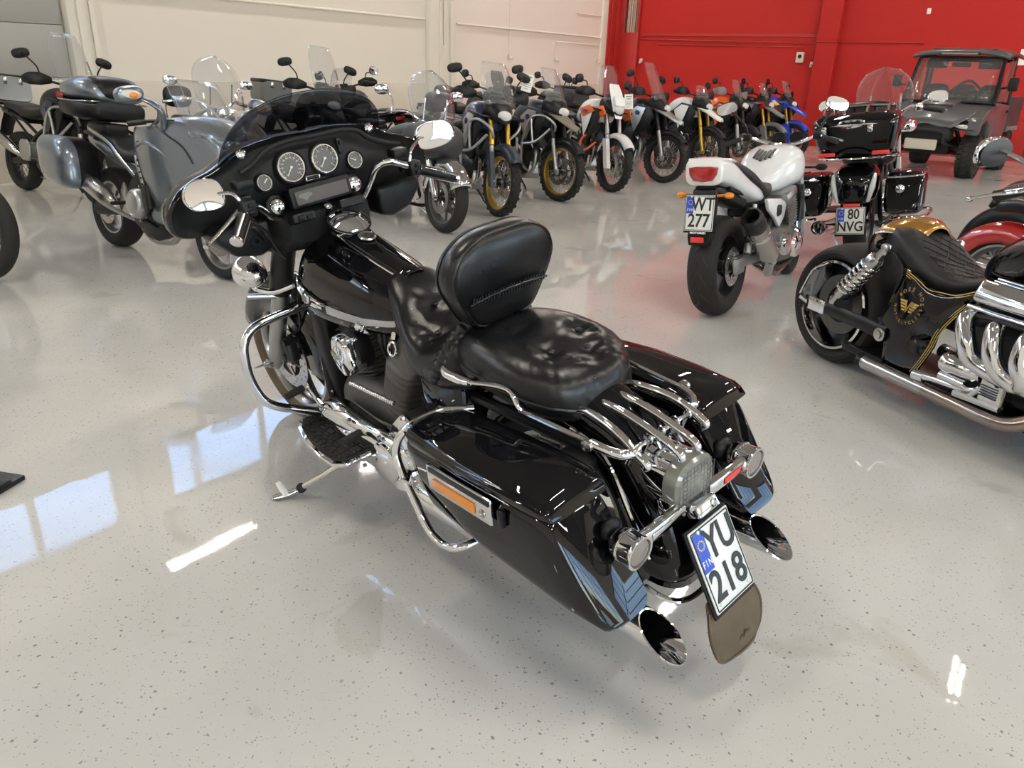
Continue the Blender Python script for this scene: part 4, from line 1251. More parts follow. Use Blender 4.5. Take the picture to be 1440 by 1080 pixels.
    put('indicator_bar', G().tube([(1.118, .078, 1.142), (1.118, .024, 1.143)], [.011, .011], 12, curve=False, flat=(.6, 1)), ch, inner)
    put('indicator_glass', G().tube([(1.1125, .074, 1.143), (1.1125, .028, 1.144)], [.006, .006], 10, curve=False, flat=(.5, 1)), sa, inner)
    Mx = frame_M(V((1.112, .035, 1.092)), V((0, -1, .02)), V((.2, .0, 1)))
    rd_ = put('radio', G().box((0, 0, -.012), (.236, .072, .05), .008).xf(Mx), sa, inner)
    put('radio_cover', G().box((-.002, -.003, .0185), (.205, .046, .008), .003).xf(Mx), M['darkface'], rd_)
    g = G()   # faint bar-and-shield print
    g.prism([(-.018, .010), (.018, .010), (.020, .0), (.0, -.016), (-.020, .0)], 'z', .0228, .0231)
    g2 = G().box((0, .002, .0234), (.052, .010, .0006)).xf(Matrix.Translation((-.068, 0, 0)))
    g.xf(Matrix.Translation((-.068, 0, 0)))
    g.add(g2)
    put('cover_logo', g.xf(Mx), M['midgrey'], rd_)
    put('switch_panel', G().box((1.085, .135, 1.028), (.05, .085, .03), .006, rot=(0, R(20), 0)).box((1.06, .15, 1.033), (.012, .022, .018), .003).box((1.06, .118, 1.030), (.012, .022, .018), .003), sa, inner)
    put('switch_panel', G().box((1.09, -.06, 1.035), (.05, .10, .03), .006, rot=(0, R(20), 0)), sa, inner)
    put('dash_skirt', G().loft(body([(1.10, .02, .985, .16, .05, 3.5), (1.16, .02, .975, .20, .08, 3.5), (1.24, .02, .97, .22, .09, 3.5)], 24, 3)), M['matt'], inner)
    put('aux_switch', G().box((1.138, -.085, 1.222), (.02, .022, .055), .005, rot=(0, R(12), 0)).rod((1.128, -.085, 1.235), (1.12, -.085, 1.235), .007), sa, inner)
    for y in (-.233, .262):
        put('fairing_bolt', G().lathe([(.017, 0), (.017, .004), (.012, .007), (.010, .005), (0, .006)], (1.166, y, 1.256), dirn, 18), ch, inner)
    # windshield: smoked, curved
    rows = []
    arc = [(.315, 1.215), (.30, 1.29), (.262, 1.345), (.205, 1.382), (.14, 1.402), (.07, 1.414), (0, 1.417)]
    arc = arc + [(-y, z) for y, z in arc[-2::-1]]
    arcs, _ = spline([V((0, y, z)) for y, z in arc], .01, 4)
    for q in arcs:
        y, zt = q.y, q.z
        zb = 1.295 - .9 * max(0, abs(y) - .24) ** 1.0 if abs(y) > .24 else 1.295
        zb = min(zb, zt - .004)
        row = []
        for j in range(9):
            z = lerp(zb - .03, zt, j / 8)
            row.append((1.245 - (z - 1.25) * .75 - (y / .32) ** 2 * .075, y + .025 - .0, z))
        rows.append(row)
    ws = put('windshield', G().sheet(rows), M['smoke'], fa, solid=.004)
    # round dark decal with jaw stub, stuck on the screen
    sk_ = G().loft([[(1.1735 + dx, .02 + y * k, 1.338 + z * k) for y, z in [(.030 * math.cos(a), .026 * math.sin(a)) for a in [2 * PI * i / 20 for i in range(20)]]] for dx, k in ((-.0, 1), (-.004, .97), (-.006, .5))])
    for y in (-.009, 0, .009): sk_.box((1.186, .02 + y, 1.303), (.004, .007, .03), .001)
    put('screen_decal', sk_, M['skull'], ws)
    # handlebar, grips, controls, mirrors
    hb = put('handlebar', G().tube([(1.18, .10, .99), (1.14, .20, 1.03), (1.09, .28, 1.10), (1.02, .335, 1.118), (.985, .39, 1.085), (.945, .434, 1.052)], .0125, 12, 6).tube([(1.18, -.10, .99), (1.155, -.155, 1.02), (1.13, -.185, 1.08), (1.10, -.20, 1.128), (1.065, -.235, 1.145), (1.045, -.30, 1.120), (1.0, -.47, 1.05)], .0125, 12, 6), ch, t)
    for s, a, b in ((1, V((1.003, .365, 1.105)), V((.943, .437, 1.048))), (-1, V((1.035, -.345, 1.098)), V((.99, -.478, 1.044)))):
        d = (b - a).normalized(); L_ = (b - a).length
        gp = put('grip', G().lathe([(.017, 0), (.019, .004), (.0185, L_ * .93), (.016, L_ * .96)], a, d, 20), sa, hb)
        g = G()
        p = d.orthogonal().normalized(); q = d.cross(p)
        for k in range(3):
            t_ = R(40 + 120 * k)
            o = (p * math.cos(t_) + q * math.sin(t_)) * .0185
            g.tube([a + o + d * .01, a + o + d * L_ * .92], .0055, 8, curve=False, flat=(1, .6))
        g.lathe([(.0195, L_ * .9), (.021, L_ * .93), (.021, L_ * 1.0), (.012, L_ * 1.04), (0, L_ * 1.05)], a, d, 24)
        put('grip_chrome', g, ch, gp)
        c = a - d * .03
        put('switch_housing', G().box(c, (.05, .05, .055), .010, rot=(0, 0, 0)).box(c + V((-.028, 0, .012)), (.012, .016, .012), .003).box(c + V((-.028, .0, -.010)), (.012, .016, .012), .003).box(c - d * .025 + V((.02, 0, .0)), (.03, .03, .04), .006), sa, hb)
        put('reservoir', G().box(c - d * .035 + V((.03, 0, .045)), (.05, .06, .03), .006), sa, hb)
    put('clutch_lever', G().tube([(1.055, .345, 1.118), (1.05, .38, 1.10), (1.03, .44, 1.07), (1.0, .50, 1.047), (.995, .512, 1.044)], [.009, .010, .008, .006, .010], 10, 5, flat=(1.3, .7)), M['steel'], hb)
    put('brake_lever', G().tube([(1.08, -.32, 1.105), (1.085, -.40, 1.075), (1.06, -.50, 1.045)], [.009, .009, .007], 10, 5, flat=(1.3, .7)), M['steel'], hb)
    put('control_cable', G().tube([(1.04, .35, 1.10), (1.08, .30, 1.05), (1.12, .26, .97), (1.16, .20, .90)], .006, 8, 5), sa, hb)
    put('control_cable', G().tube([(1.03, .35, 1.08), (1.05, .29, 1.03), (1.10, .24, .95), (1.18, .18, .88)], .006, 8, 5), sa, hb)
    MP = [(-.062, -.020), (-.050, -.046), (-.01, -.052), (.045, -.040), (.066, -.012), (.062, .018), (.038, .042), (-.005, .047), (-.045, .036), (-.062, .010)]
    Q, _ = spline([V((p[0], p[1], 0)) for p in MP], .01, 3, True)
    LP = [(-q.x, q.y) for q in Q]; RP = [(q.x * 1.3, q.y) for q in Q]
    oval_mirror(t, (1.06, .452, 1.182), 0, 0, (-1, -.12, .24), 'chrome', [(1.02, .353, 1.13), (1.035, .372, 1.168), (1.06, .395, 1.172), (1.075, .44, 1.176)], roll=0, pts=[(p[0], p[1]) for p in LP], th=.035, stemr=.006)
    oval_mirror(t, (1.11, -.484, 1.195), 0, 0, (-1, .12, .05), 'chrome', [(1.04, -.305, 1.13), (1.045, -.32, 1.17), (1.07, -.37, 1.19), (1.125, -.44, 1.19)], roll=0, pts=[(p[0], p[1]) for p in RP], th=.035, stemr=.006)
    return t
touring_bike()
# ---------------------------------------------------------------- adventure bikes in the rows behind
def panel(g, pts, y0, y1, th=.012, s=1, bev=.006, skew=None):
    """side panel: outline pts (x, z), sits at |y| from y0 (rear edge) to y1 (front edge)"""
    xs = [p[0] for p in pts]; xa, xb = min(xs), max(xs)
    g2 = G().prism(pts, 'y', 0, th, bev)
    for v in g2.bm.verts:
        u = (v.co.x - xa) / max(xb - xa, 1e-6)
        v.co.y = s * (v.co.y + lerp(y0, y1, u) - (0.25 * (v.co.z - skew) ** 2 * 4 if skew else 0))
    if s < 0: bmesh.ops.reverse_faces(g2.bm, faces=g2.bm.faces)
    return g.add(g2)

def adv(label, front, yaw, steer=0., lean=.10, wb=1.56, body_m='satin', panel_m='midgrey', panel2=None, beak_m=None, beak=True, fork='dkmetal', forklow='alu', rim='dkmetal', spoke='steel', knob=True,
        screen='clear', screen_h=.36, screen_w=.17, bars=None, guards=True, fender='satin', hifender=False, boxer=False, mirrors='long', cases=None, topcase=None, badge=False, group=None, mast=False, seat='vinyl',
        stripe=None, bag=None, fstripe=None, frame='dkmetal', scale=1.0, cast=False, tankm=None, screen2=False, low=False, lettering=None):
    cs, sn = math.cos(yaw), math.sin(yaw)
    t = thing('motorcycle', label, 'motorcycle', (front[0] - wb * cs * scale, front[1] - wb * sn * scale, 0), yaw, lean, group)
    t.scale = (scale,) * 3
    bd = M[body_m]
    Rr, Rf = .325, .345
    sty = 'cast' if cast else 'spoke'
    wheel(t, (0, 0, Rr), Rr, .16, sty, rim, steer=0, knob=knob, discs=(1,), spoke_m=spoke if not cast else None)
    # steering head axis offsets
    def st(p):
        c, s_ = math.cos(steer), math.sin(steer); px = wb - .16
        x, y = p[0] - px, p[1]
        return (px + x * c - y * s_, x * s_ + y * c, p[2])
    fc = st((wb, 0, Rf))
    wheel(t, fc, Rf, .11, sty, rim, steer=steer, knob=knob, discs=(1, -1), spoke_m=spoke if not cast else None, discr=.155)
    # fork
    for s in (1, -1):
        lo, mid, hi = st((wb + .0, s * .10, Rf)), st((wb - .12, s * .10, .72)), st((wb - .25, s * .10, 1.10))
        f = put('fork_leg', G().rod(mid, hi, .029, 14), M[fork], t)
        put('fork_slider', G().tube([lo, V(lo).lerp(V(mid), .5), V(lo).lerp(V(mid), .98)], [.026, .03, .027], 14, curve=False).box(st((wb + .005, s * .10, Rf)), (.07, .04, .07), .012), M[forklow], f)
        put('brake_caliper', G().box(st((wb - .11, s * .085, Rf + .06)), (.06, .05, .12), .015, rot=(0, R(-15), steer)), M['dkmetal'], f)
        if hifender or fender not in ('satin', 'none'):
            gd = G()
            gd.loft([[st((wb - .035 + dx, s * (.10 + dy), z)) for dx, dy in ((-.05, .03), (.05, .045), (.065, .0), (-.04, -.01))] for z, k in ((.30, 1), (.50, 1), (.66, 1))])
            for v in gd.bm.verts: v.co.x -= (v.co.z - .40) * .32
            put('fork_guard', gd, M[fender], f)
    # front fender
    rows = []
    for i in range(15):
        a = R(38 + i * 8.5)
        row = []
        for k in range(9):
            th = (-1 + 2 * k / 8) * PI / 2
            y = .075 * math.sin(th); dr = -.07 * (1 - math.cos(th) ** .7 if math.cos(th) > 0 else 1)
            r_ = Rf + (.05 if not hifender else .06) + dr
            row.append(st((wb + math.cos(a) * r_, y, Rf + math.sin(a) * r_)))
        rows.append(row)
    fd = put('fender', G().sheet(rows), M[fender], t, solid=.005) if fender != 'none' else None
    if fstripe:
        rows = []
        for i in range(9):
            a = R(55 + i * 6)
            rows.append([st((wb + math.cos(a) * (Rf + .056 - abs(y) * .35), y, Rf + math.sin(a) * (Rf + .056 - abs(y) * .35))) for y in (.018, .03, .042)])
        put('fender_stripe', G().sheet(rows, .002), M[fstripe], fd)
    # frame, swingarm
    g = G()
    for s in (1, -1):
        g.tube([(wb - .28, s * .05, 1.0), (1.0, s * .12, .80), (.62, s * .15, .62), (.50, s * .14, .42)], .022, 8, 5)
        g.tube([(.62, s * .13, .66), (.3, s * .13, .80), (-.15, s * .11, .88)], .016, 8, 5)
        g.tube([(.55, s * .13, .55), (.1, s * .12, .82)], .013, 8, curve=False)
        g.tube([(wb - .30, s * .06, .85), (1.12, s * .10, .55), (1.05, s * .10, .30), (.65, s * .12, .26), (.5, s * .12, .40)], .016, 8, 5)
    put('frame', g, M[frame], t)
    g = G()
    for s in (1, -1): g.tube([(.52, s * .11, .40), (.25, s * .12, .36), (0, s * .115, Rr)], [.04, .036, .03], 8, 4, flat=(.6, 1.1))
    put('swing_arm', g, M['dkmetal'], t)
    # engine
    g = G().loft(body([(.50, 0, .43, .10, .12, 3), (.60, 0, .42, .16, .16, 3.5), (.85, 0, .42, .17, .17, 3.5), (1.02, 0, .42, .12, .15, 3), (1.08, 0, .42, .07, .09, 3)], 20, 3))
    g.box((.90, 0, .63), (.26, .24, .26), .03, rot=(0, R(12), 0))
    en = put('engine', g, M['dkmetal'], t)
    for s in (1, -1):
        put('engine_cover', G().lathe([(.10, 0), (.10, .03), (.08, .045), (0, .05)], (.78, s * .15, .40), (0, s, 0), 24), M['greymetal'], en)
        if boxer:
            put('cylinder_head', G().box((.93, s * .30, .50), (.17, .20, .17), .05, seg=3).box((.93, s * .20, .50), (.15, .12, .15), .02), M['greymetal'], en)
            if bars:
                put('cylinder_guard', G().prism([(.83, .43), (.88, .40), (1.0, .40), (1.04, .46), (1.04, .56), (.99, .61), (.87, .61), (.83, .56)], 'y', s * .40, s * .425, .01), M['alu'], en)
    g = G()
    for s in (1, -1): g.tube([(1.05, s * .06, .62), (1.15, s * .07, .50), (1.10, s * .07, .30), (.85, s * .06, .24), (.55, -.06, .26)], .022, 10, 5)
    put('header_pipe', g, M['steel'] if not boxer else M['alu'], t)
    put('skid_plate', G().loft([[(1.12, y, .42) for y in (-.12, -.06, .06, .12)], [(1.10, y, .28) for y in (-.13, -.07, .07, .13)], [(1.0, y, .21) for y in (-.13, -.07, .07, .13)], [(.6, y, .20) for y in (-.13, -.07, .07, .13)]], cap=False, closed=False), M['alu'] if panel_m != 'navy' else M['alu'], t, solid=.006)
    put('radiator', G().box((1.14, 0, .72), (.04, .28, .26), .01, rot=(0, R(-12), 0)), M['dkmetal'], t)
    ms = -1
    put('muffler', G().tube([(.45, -.12, .38), (.30, -.18, .42), (.15, -.21, .50), (-.10, -.22, .60), (-.28, -.22, .66)], [.025, .03, .055, .062, .05], 14, 4), M['steel'], t)
    # tank, seat, tail
    tm = M[tankm] if tankm else bd
    g = G().loft(body([(.66, 0, .88, .09, .05, 2.6), (.74, 0, .93, .14, .10, 2.6), (.88, 0, .98, .19, .14, 2.6), (1.02, 0, 1.0, .21, .15, 2.7), (1.14, 0, .98, .19, .14, 2.7), (1.24, 0, .95, .12, .10, 2.6)], 24, 4))
    put('fuel_tank', g, tm, t, ang=180)
    g = G().loft(body([(.78, 0, .93, .08, .035, 2.6), (.70, 0, .89, .11, .05, 2.8), (.55, 0, .86, .15, .055, 3), (.36, 0, .86, .17, .06, 3), (.28, 0, .89, .165, .06, 3), (.10, 0, .915, .15, .055, 3), (-.10, 0, .925, .12, .045, 3), (-.16, 0, .92, .08, .03, 3)], 24, 4))
    put('seat', g, M[seat], t, ang=180)
    g = G().loft(body([(.30, 0, .80, .13, .05, 3), (.0, 0, .84, .12, .045, 3), (-.25, 0, .87, .08, .035, 3)], 18, 3))
    tl = put('tail', g, bd, t)
    put('tail_lamp', G().box((-.265, 0, .87), (.03, .12, .045), .01), M['redlens'], tl)
    g = G()
    for s in (1, -1): g.tube([(.12, s * .17, .86), (-.05, s * .17, .90), (-.25, s * .12, .93)], .011, 8, 4)
    g.rod((-.25, .12, .93), (-.25, -.12, .93), .011); g.box((-.18, 0, .945), (.2, .2, .012), .004)
    put('luggage_rack', g, M['dkmetal'], t)
    put('mudguard', G().tube([(-.20, 0, .85), (-.32, 0, .70), (-.38, 0, .58)], [.05, .045, .04], 8, 4, flat=(1.6, .25)), M['satin'], t)
    # side panels / shrouds
    for s in (1, -1):
        g = panel(G(), [(.92, .92), (1.10, 1.05), (1.34, 1.02), (1.42, .90), (1.32, .72), (1.16, .60), (1.08, .70), (1.0, .80)], .20, .23, .03, s, .012)
        p1 = put('side_fairing', g, bd, t)
        g = panel(G(), [(.98, .93), (1.12, 1.02), (1.28, 1.0), (1.20, .80), (1.12, .66)], .235, .262, .012, s)
        put('side_panel', g, M[panel_m], p1)
        if panel2:
            put('accent_panel', panel(G(), [(1.20, 1.03), (1.42, 1.06), (1.50, .96), (1.36, .90), (1.26, .94)], .23, .20, .016, s), M[panel2], p1)
        if stripe:
            put('accent_stripe', panel(G(), [(.96, 1.0), (1.20, 1.06), (1.33, .98), (1.06, .90)], .255, .272, .012, s), M[stripe], p1)
        if badge:
            c = V((1.155, s * .285, .93))
            b_ = put('roundel', G().lathe([(.032, 0), (.032, .008), (0, .009)], c, (0, s, 0), 20), M['ink'], p1)
            g = G()
            for q in (0, 2): g.fan([c + V((0, s * .0095, 0))] + [c + V((math.cos(a) * .021, s * .0095, math.sin(a) * .021)) for a in [q * PI / 2 + k * PI / 12 for k in range(7)]], .001, (0, s, 0))
            put('roundel_quarters', g, M['blue'], b_)
        if lettering:
            Mx = frame_M(V((1.12, s * (.29 if s < 0 else .29), lettering[1])), V((-s, 0, -.02)) if True else 0, V((0, 0, 1)))
            put('lettering', text_g(lettering[0], lettering[2], .003, M=Mx), M[lettering[3]], p1)
    # nose: headlight, beak, screen
    g = G().loft(body([(1.24, 0, 1.06, .15, .12, 3), (1.34, 0, 1.06, .15, .11, 3), (1.44, 0, 1.02, .11, .08, 3), (1.50, 0, .99, .06, .04, 3)], 20, 3))
    ns = put('nose_fairing', g, bd, t)
    put('headlight', G().ell((1.47, 0, 1.02), (.05, .085, .055)), M['lens'], ns)
    if mast:
        put('headlight_mast', G().loft([[(1.50, y, z) for y, z in ((-.05, .92), (.05, .92), (.055, .96), (-.055, .96))], [(1.47, y, z) for y, z in ((-.09, 1.02), (.09, 1.02), (.09, 1.06), (-.09, 1.06))], [(1.38, y, z) for y, z in ((-.10, 1.20), (.10, 1.20), (.09, 1.23), (-.09, 1.23))], [(1.30, y, z) for y, z in ((-.08, 1.32), (.08, 1.32), (.07, 1.34), (-.07, 1.34))]]).box((1.44, 0, 1.12), (.1, .17, .14), .03, rot=(0, R(-25), 0)), M[beak_m or panel_m], ns)
    if beak:
        rows = []
        for x, w, z in ((1.30, .15, 1.06), (1.42, .14, 1.02), (1.55, .10, .96), (1.66, .07, .90), (1.76, .03, .86)):
            rows.append([(x, w * y, z - .05 * abs(y) ** 2) for y in (-1, -.75, -.4, 0, .4, .75, 1)])
        for i, r_ in enumerate(rows): rows[i] = [(x - .02 * abs(y) * 4, y, z) for x, y, z in r_]
        put('beak', G().sheet(rows), M[beak_m or panel_m], ns, solid=.014)
    rows = []
    for j in range(9):
        u = j / 8
        z = 1.12 + screen_h * u + .0
        w = screen_w * (1 - .12 * u - .35 * max(0, u - .75) * 2)
        x = 1.40 - .22 * u * (screen_h / .36) + .02 * u * u
        rows.append([(x - .06 * abs(y) ** 2, w * y, z) for y in (-1, -.7, -.35, 0, .35, .7, 1)])
    put('windscreen', G().sheet(rows), M[screen], t, solid=.004)
    put('dash', G().box((1.26, 0, 1.16), (.05, .19, .12), .02, rot=(0, R(25), 0)), M['satin'], t)
    # bars
    g = G().tube([st((1.08, .43, 1.20)), st((1.12, .30, 1.215)), st((1.20, .12, 1.18)), st((1.21, 0, 1.165)), st((1.20, -.12, 1.18)), st((1.12, -.30, 1.215)), st((1.08, -.43, 1.20))], .013, 10, 5)
    hb = put('handlebar', g, M['dkmetal'], t)
    for s in (1, -1):
        put('grip', G().rod(st((1.075, s * .44, 1.20)), st((1.105, s * .32, 1.213)), .018, 12), M['rubber'], hb)
        put('switch_gear', G().box(st((1.12, s * .29, 1.215)), (.05, .06, .05), .01), M['satin'], hb)
        if guards:
            put('hand_guard', G().tube([st((1.09, s * .45, 1.20)), st((1.18, s * .42, 1.21)), st((1.22, s * .34, 1.215)), st((1.20, s * .22, 1.21))], [.03, .062, .065, .03], 10, 5, flat=(.3, 1)), M['satin'] if guards is True else M[guards], hb)
        if mirrors:
            mt = (1.04, s * .42, 1.44) if mirrors == 'long' else (1.06, s * .40, 1.36)
            c = st(mt)
            oval_mirror(hb, c, .088 if mirrors == 'long' else .062, .048 if mirrors == 'long' else .055, (-1, 0, -.05), 'satin', [st((1.12, s * .29, 1.23)), st((1.11, s * .31, 1.33)), (c[0] + .03, c[1] - s * .03, c[2] - .02)], 'satin', roll=s * .25, stemr=.008)
    if bars and low:
        for s in (1, -1):
            g = G().tube([(1.08, s * .12, .30), (1.08, s * .24, .36), (1.10, s * .28, .50), (1.14, s * .27, .64), (1.22, s * .18, .70)], .0145, 10, 6)
            g.tube([(1.09, s * .27, .44), (1.2, s * .22, .50), (1.24, s * .12, .60)], .0145, 10, 5)
            put('crash_bar', g, M[bars], t)
    elif bars:
        for s in (1, -1):
            g = G().tube([(1.10, s * .13, .30), (1.10, s * .25, .40), (1.12, s * .30, .60), (1.16, s * .30, .78), (1.22, s * .28, .92), (1.38, s * .25, .96), (1.50, s * .16, .88), (1.46, s * .10, .80)], .0145, 10, 6)
            g.tube([(1.12, s * .30, .62), (1.32, s * .27, .66), (1.46, s * .18, .82)], .0145, 10, 5)
            g.tube([(1.22, s * .28, .92), (1.27, s * .27, .66)], .0145, 10, curve=False)
            g.tube([(1.12, s * .30, .55), (1.0, s * .26, .62), (.92, s * .16, .72)], .0145, 10, 5)
            put('crash_bar', g, M[bars], t)
    if cases:
        for s in (1, -1):
            c = put('pannier', G().box((-.10, s * .33, .66), (.42, .20, .36), .035), M[cases], t)
            put('pannier_lid', G().box((-.10, s * .33, .85), (.43, .21, .06), .02), M['satin'], c)
            g = G()
            for x in (-.30, .10):
                for z in (.52, .80): g.box((x, s * .33, z), (.05, .22, .05), .012)
            put('pannier_corner', g, M['satin'], c)
            put('pannier_latch', G().box((-.10, s * .44, .82), (.06, .012, .07), .004).box((.0, s * .44, .82), (.03, .012, .07), .004), M['steel'], c)
    if topcase:
        g = G().loft(body([(-.52, 0, 1.10, .18, .10, 5), (-.50, 0, 1.10, .205, .135, 5), (-.3, 0, 1.10, .215, .145, 5), (-.12, 0, 1.10, .205, .14, 5), (-.10, 0, 1.10, .18, .11, 5)], 28, 2))
        c = put('top_case', g, M[topcase], t)
        put('top_case_lid', G().box((-.31, 0, 1.225), (.41, .42, .05), .02), M['satin'], c)
        put('case_latch', G().box((-.10, .08, 1.18), (.02, .04, .07), .005).box((-.10, -.08, 1.18), (.02, .04, .07), .005).box((-.45, .2, 1.2), (.05, .04, .06), .01), M['steel'], c)
    if bag:
        put('roll_bag', G().loft(body([(.02, 0, 1.04, .10, .08, 2.5), (-.05, 0, 1.06, .17, .12, 2.8), (-.25, 0, 1.07, .18, .13, 2.8), (-.34, 0, 1.05, .12, .09, 2.5)], 20, 4)), M[bag], t)
    g = G().tube([(.60, .14, .26), (.62, .30, .06), (.63, .33, -.025)], .012, 8, curve=False).box((.63, .34, -.025), (.05, .06, .01), .003)
    put('side_stand', g, M['dkmetal'], t)
    for s in (1, -1): put('turn_signal', G().tube([(1.40, s * .12, 1.0), (1.39, s * .24, 1.0), (1.40, s * .28, 1.0)], [.010, .014, .022], 8, curve=False), M['satin'], t)
    for s in (1, -1): put('foot_peg', G().rod((.62, s * .12, .36), (.62, s * .25, .355), .014), M['rubber'], t)
    if screen2:
        rows = [[(1.30 - .12 * j / 5, (.08 - .02 * abs(j - 3) / 3) * y, 1.26 + .2 * j / 5) for y in (-1, -.5, 0, .5, 1)] for j in range(6)]
        put('wind_deflector', G().sheet(rows), M['smoke2'], t, solid=.004)
    return t

# rear-wheel-left bike at the far left (yaw = heading)
YB = R(-52)
adv('black adventure motorcycle with silver crash bars and aluminium top case at the far left', (-4.42, 8.25), R(-34), bars='alu', boxer=True, badge=True, screen='clear', screen_h=.56, screen_w=.20, panel_m='bluegrey', topcase='alu', rim='dkmetal', knob=False, guards=True, mirrors='long')
adv('navy adventure motorcycle with gold rims, gold fork and silver crash bars', (-.215, 8.45), R(-60), bars='silver', fork='gold', rim='gold', panel_m='silver', body_m='satin', fender='bluegrey', hifender=True, beak=False, screen_h=.42, screen_w=.2, bag='satin', mirrors='long', topcase=None, badge=True, tankm='navy', screen2=True)
adv('sand and black adventure motorcycle with gold rims and grey cylinder guard', (.489, 9.62), R(-48), bars='alu', boxer=True, fork='dkmetal', forklow='alu', rim='gold', panel_m='sand', beak_m='sand', badge=True, screen_h=.38, mirrors='long', tankm='bluegrey', cases='alu')
adv('white and orange adventure motorcycle with white front fender and tall mast', (1.22, 10.55), R(-60), bars='orange', low=True, tankm='white', lettering=('1290', .97, .06, 'blue'), fork='alu', forklow='alu', rim='dkmetal', panel_m='white', stripe='orange', panel2='orange', beak=False, mast=True, beak_m='white', fender='white', fstripe='orange', hifender=True, screen_h=.44, screen_w=.15, mirrors='round', bag='satin')
adv('black and silver adventure motorcycle with a GS side panel and grey screen', (2.09, 11.65), R(-42), boxer=True, fork='dkmetal', forklow='alu', rim='dkmetal', panel_m='silver', beak_m='silver', badge=True, screen='clear', screen_h=.50, mirrors='long', topcase='grey', lettering=('GS', .85, .075, 'greyprint'))
adv('white beaked adventure motorcycle with gold fork behind the white street bike', (2.93, 12.8), R(-50), fork='gold', forklow='gold', panel_m='white', beak_m='white', screen_h=.2, mirrors='round', rim='dkmetal', tankm='white')
adv('orange adventure motorcycle with grey hand guards against the red wall', (3.75, 13.75), R(-48), fork='dkmetal', panel_m='orange', panel2='satin', beak=False, mast=False, screen_h=.3, screen_w=.12, mirrors='round', guards='midgrey', tankm='orange', lettering=('KTM', .95, .11, 'ink'))
adv('grey adventure motorcycle with gold fork between the orange and blue ones', (4.45, 14.6), R(-45), fork='gold', forklow='gold', panel_m='midgrey', panel2='redlens', beak_m='midgrey', fender='midgrey', screen_h=.25, screen_w=.12, mirrors='round')
adv('blue adventure motorcycle with yellow mark, last in the row by the red wall', (5.15, 15.5), R(-45), fork='gold', panel_m='blue', stripe='goldline', beak_m='blue', panel2='blue', screen='clear', screen_h=.3, screen_w=.13, mirrors='round', tankm='blue', fender='blue')
# second row, nearer the white wall
adv('black adventure motorcycle with grey top case and tall clear screen, seen over the smoked windshield', (-2.2, 9.4), R(-50), topcase='midgrey', panel_m='satin', screen_h=.54, screen_w=.18, mirrors='long', cases=None, guards=True, knob=False)
adv('adventure motorcycle with aluminium panniers in the second row by the double column', (-2.56, 11.65), R(128), panel_m='bluegrey', cases='alu', screen_h=.3, knob=False, mirrors='round')
adv('dark adventure motorcycle with grey case, second row behind the white and orange bike', (-.35, 12.1), R(-55), panel_m='bluegrey', screen_h=.3, mirrors='round', cases='alu', bag='grey', knob=False)
adv('dark adventure motorcycle with round mirrors, second row by the red corner', (.75, 13.5), R(-55), panel_m='grey', screen_h=.3, mirrors='round', bag='grey', knob=False)
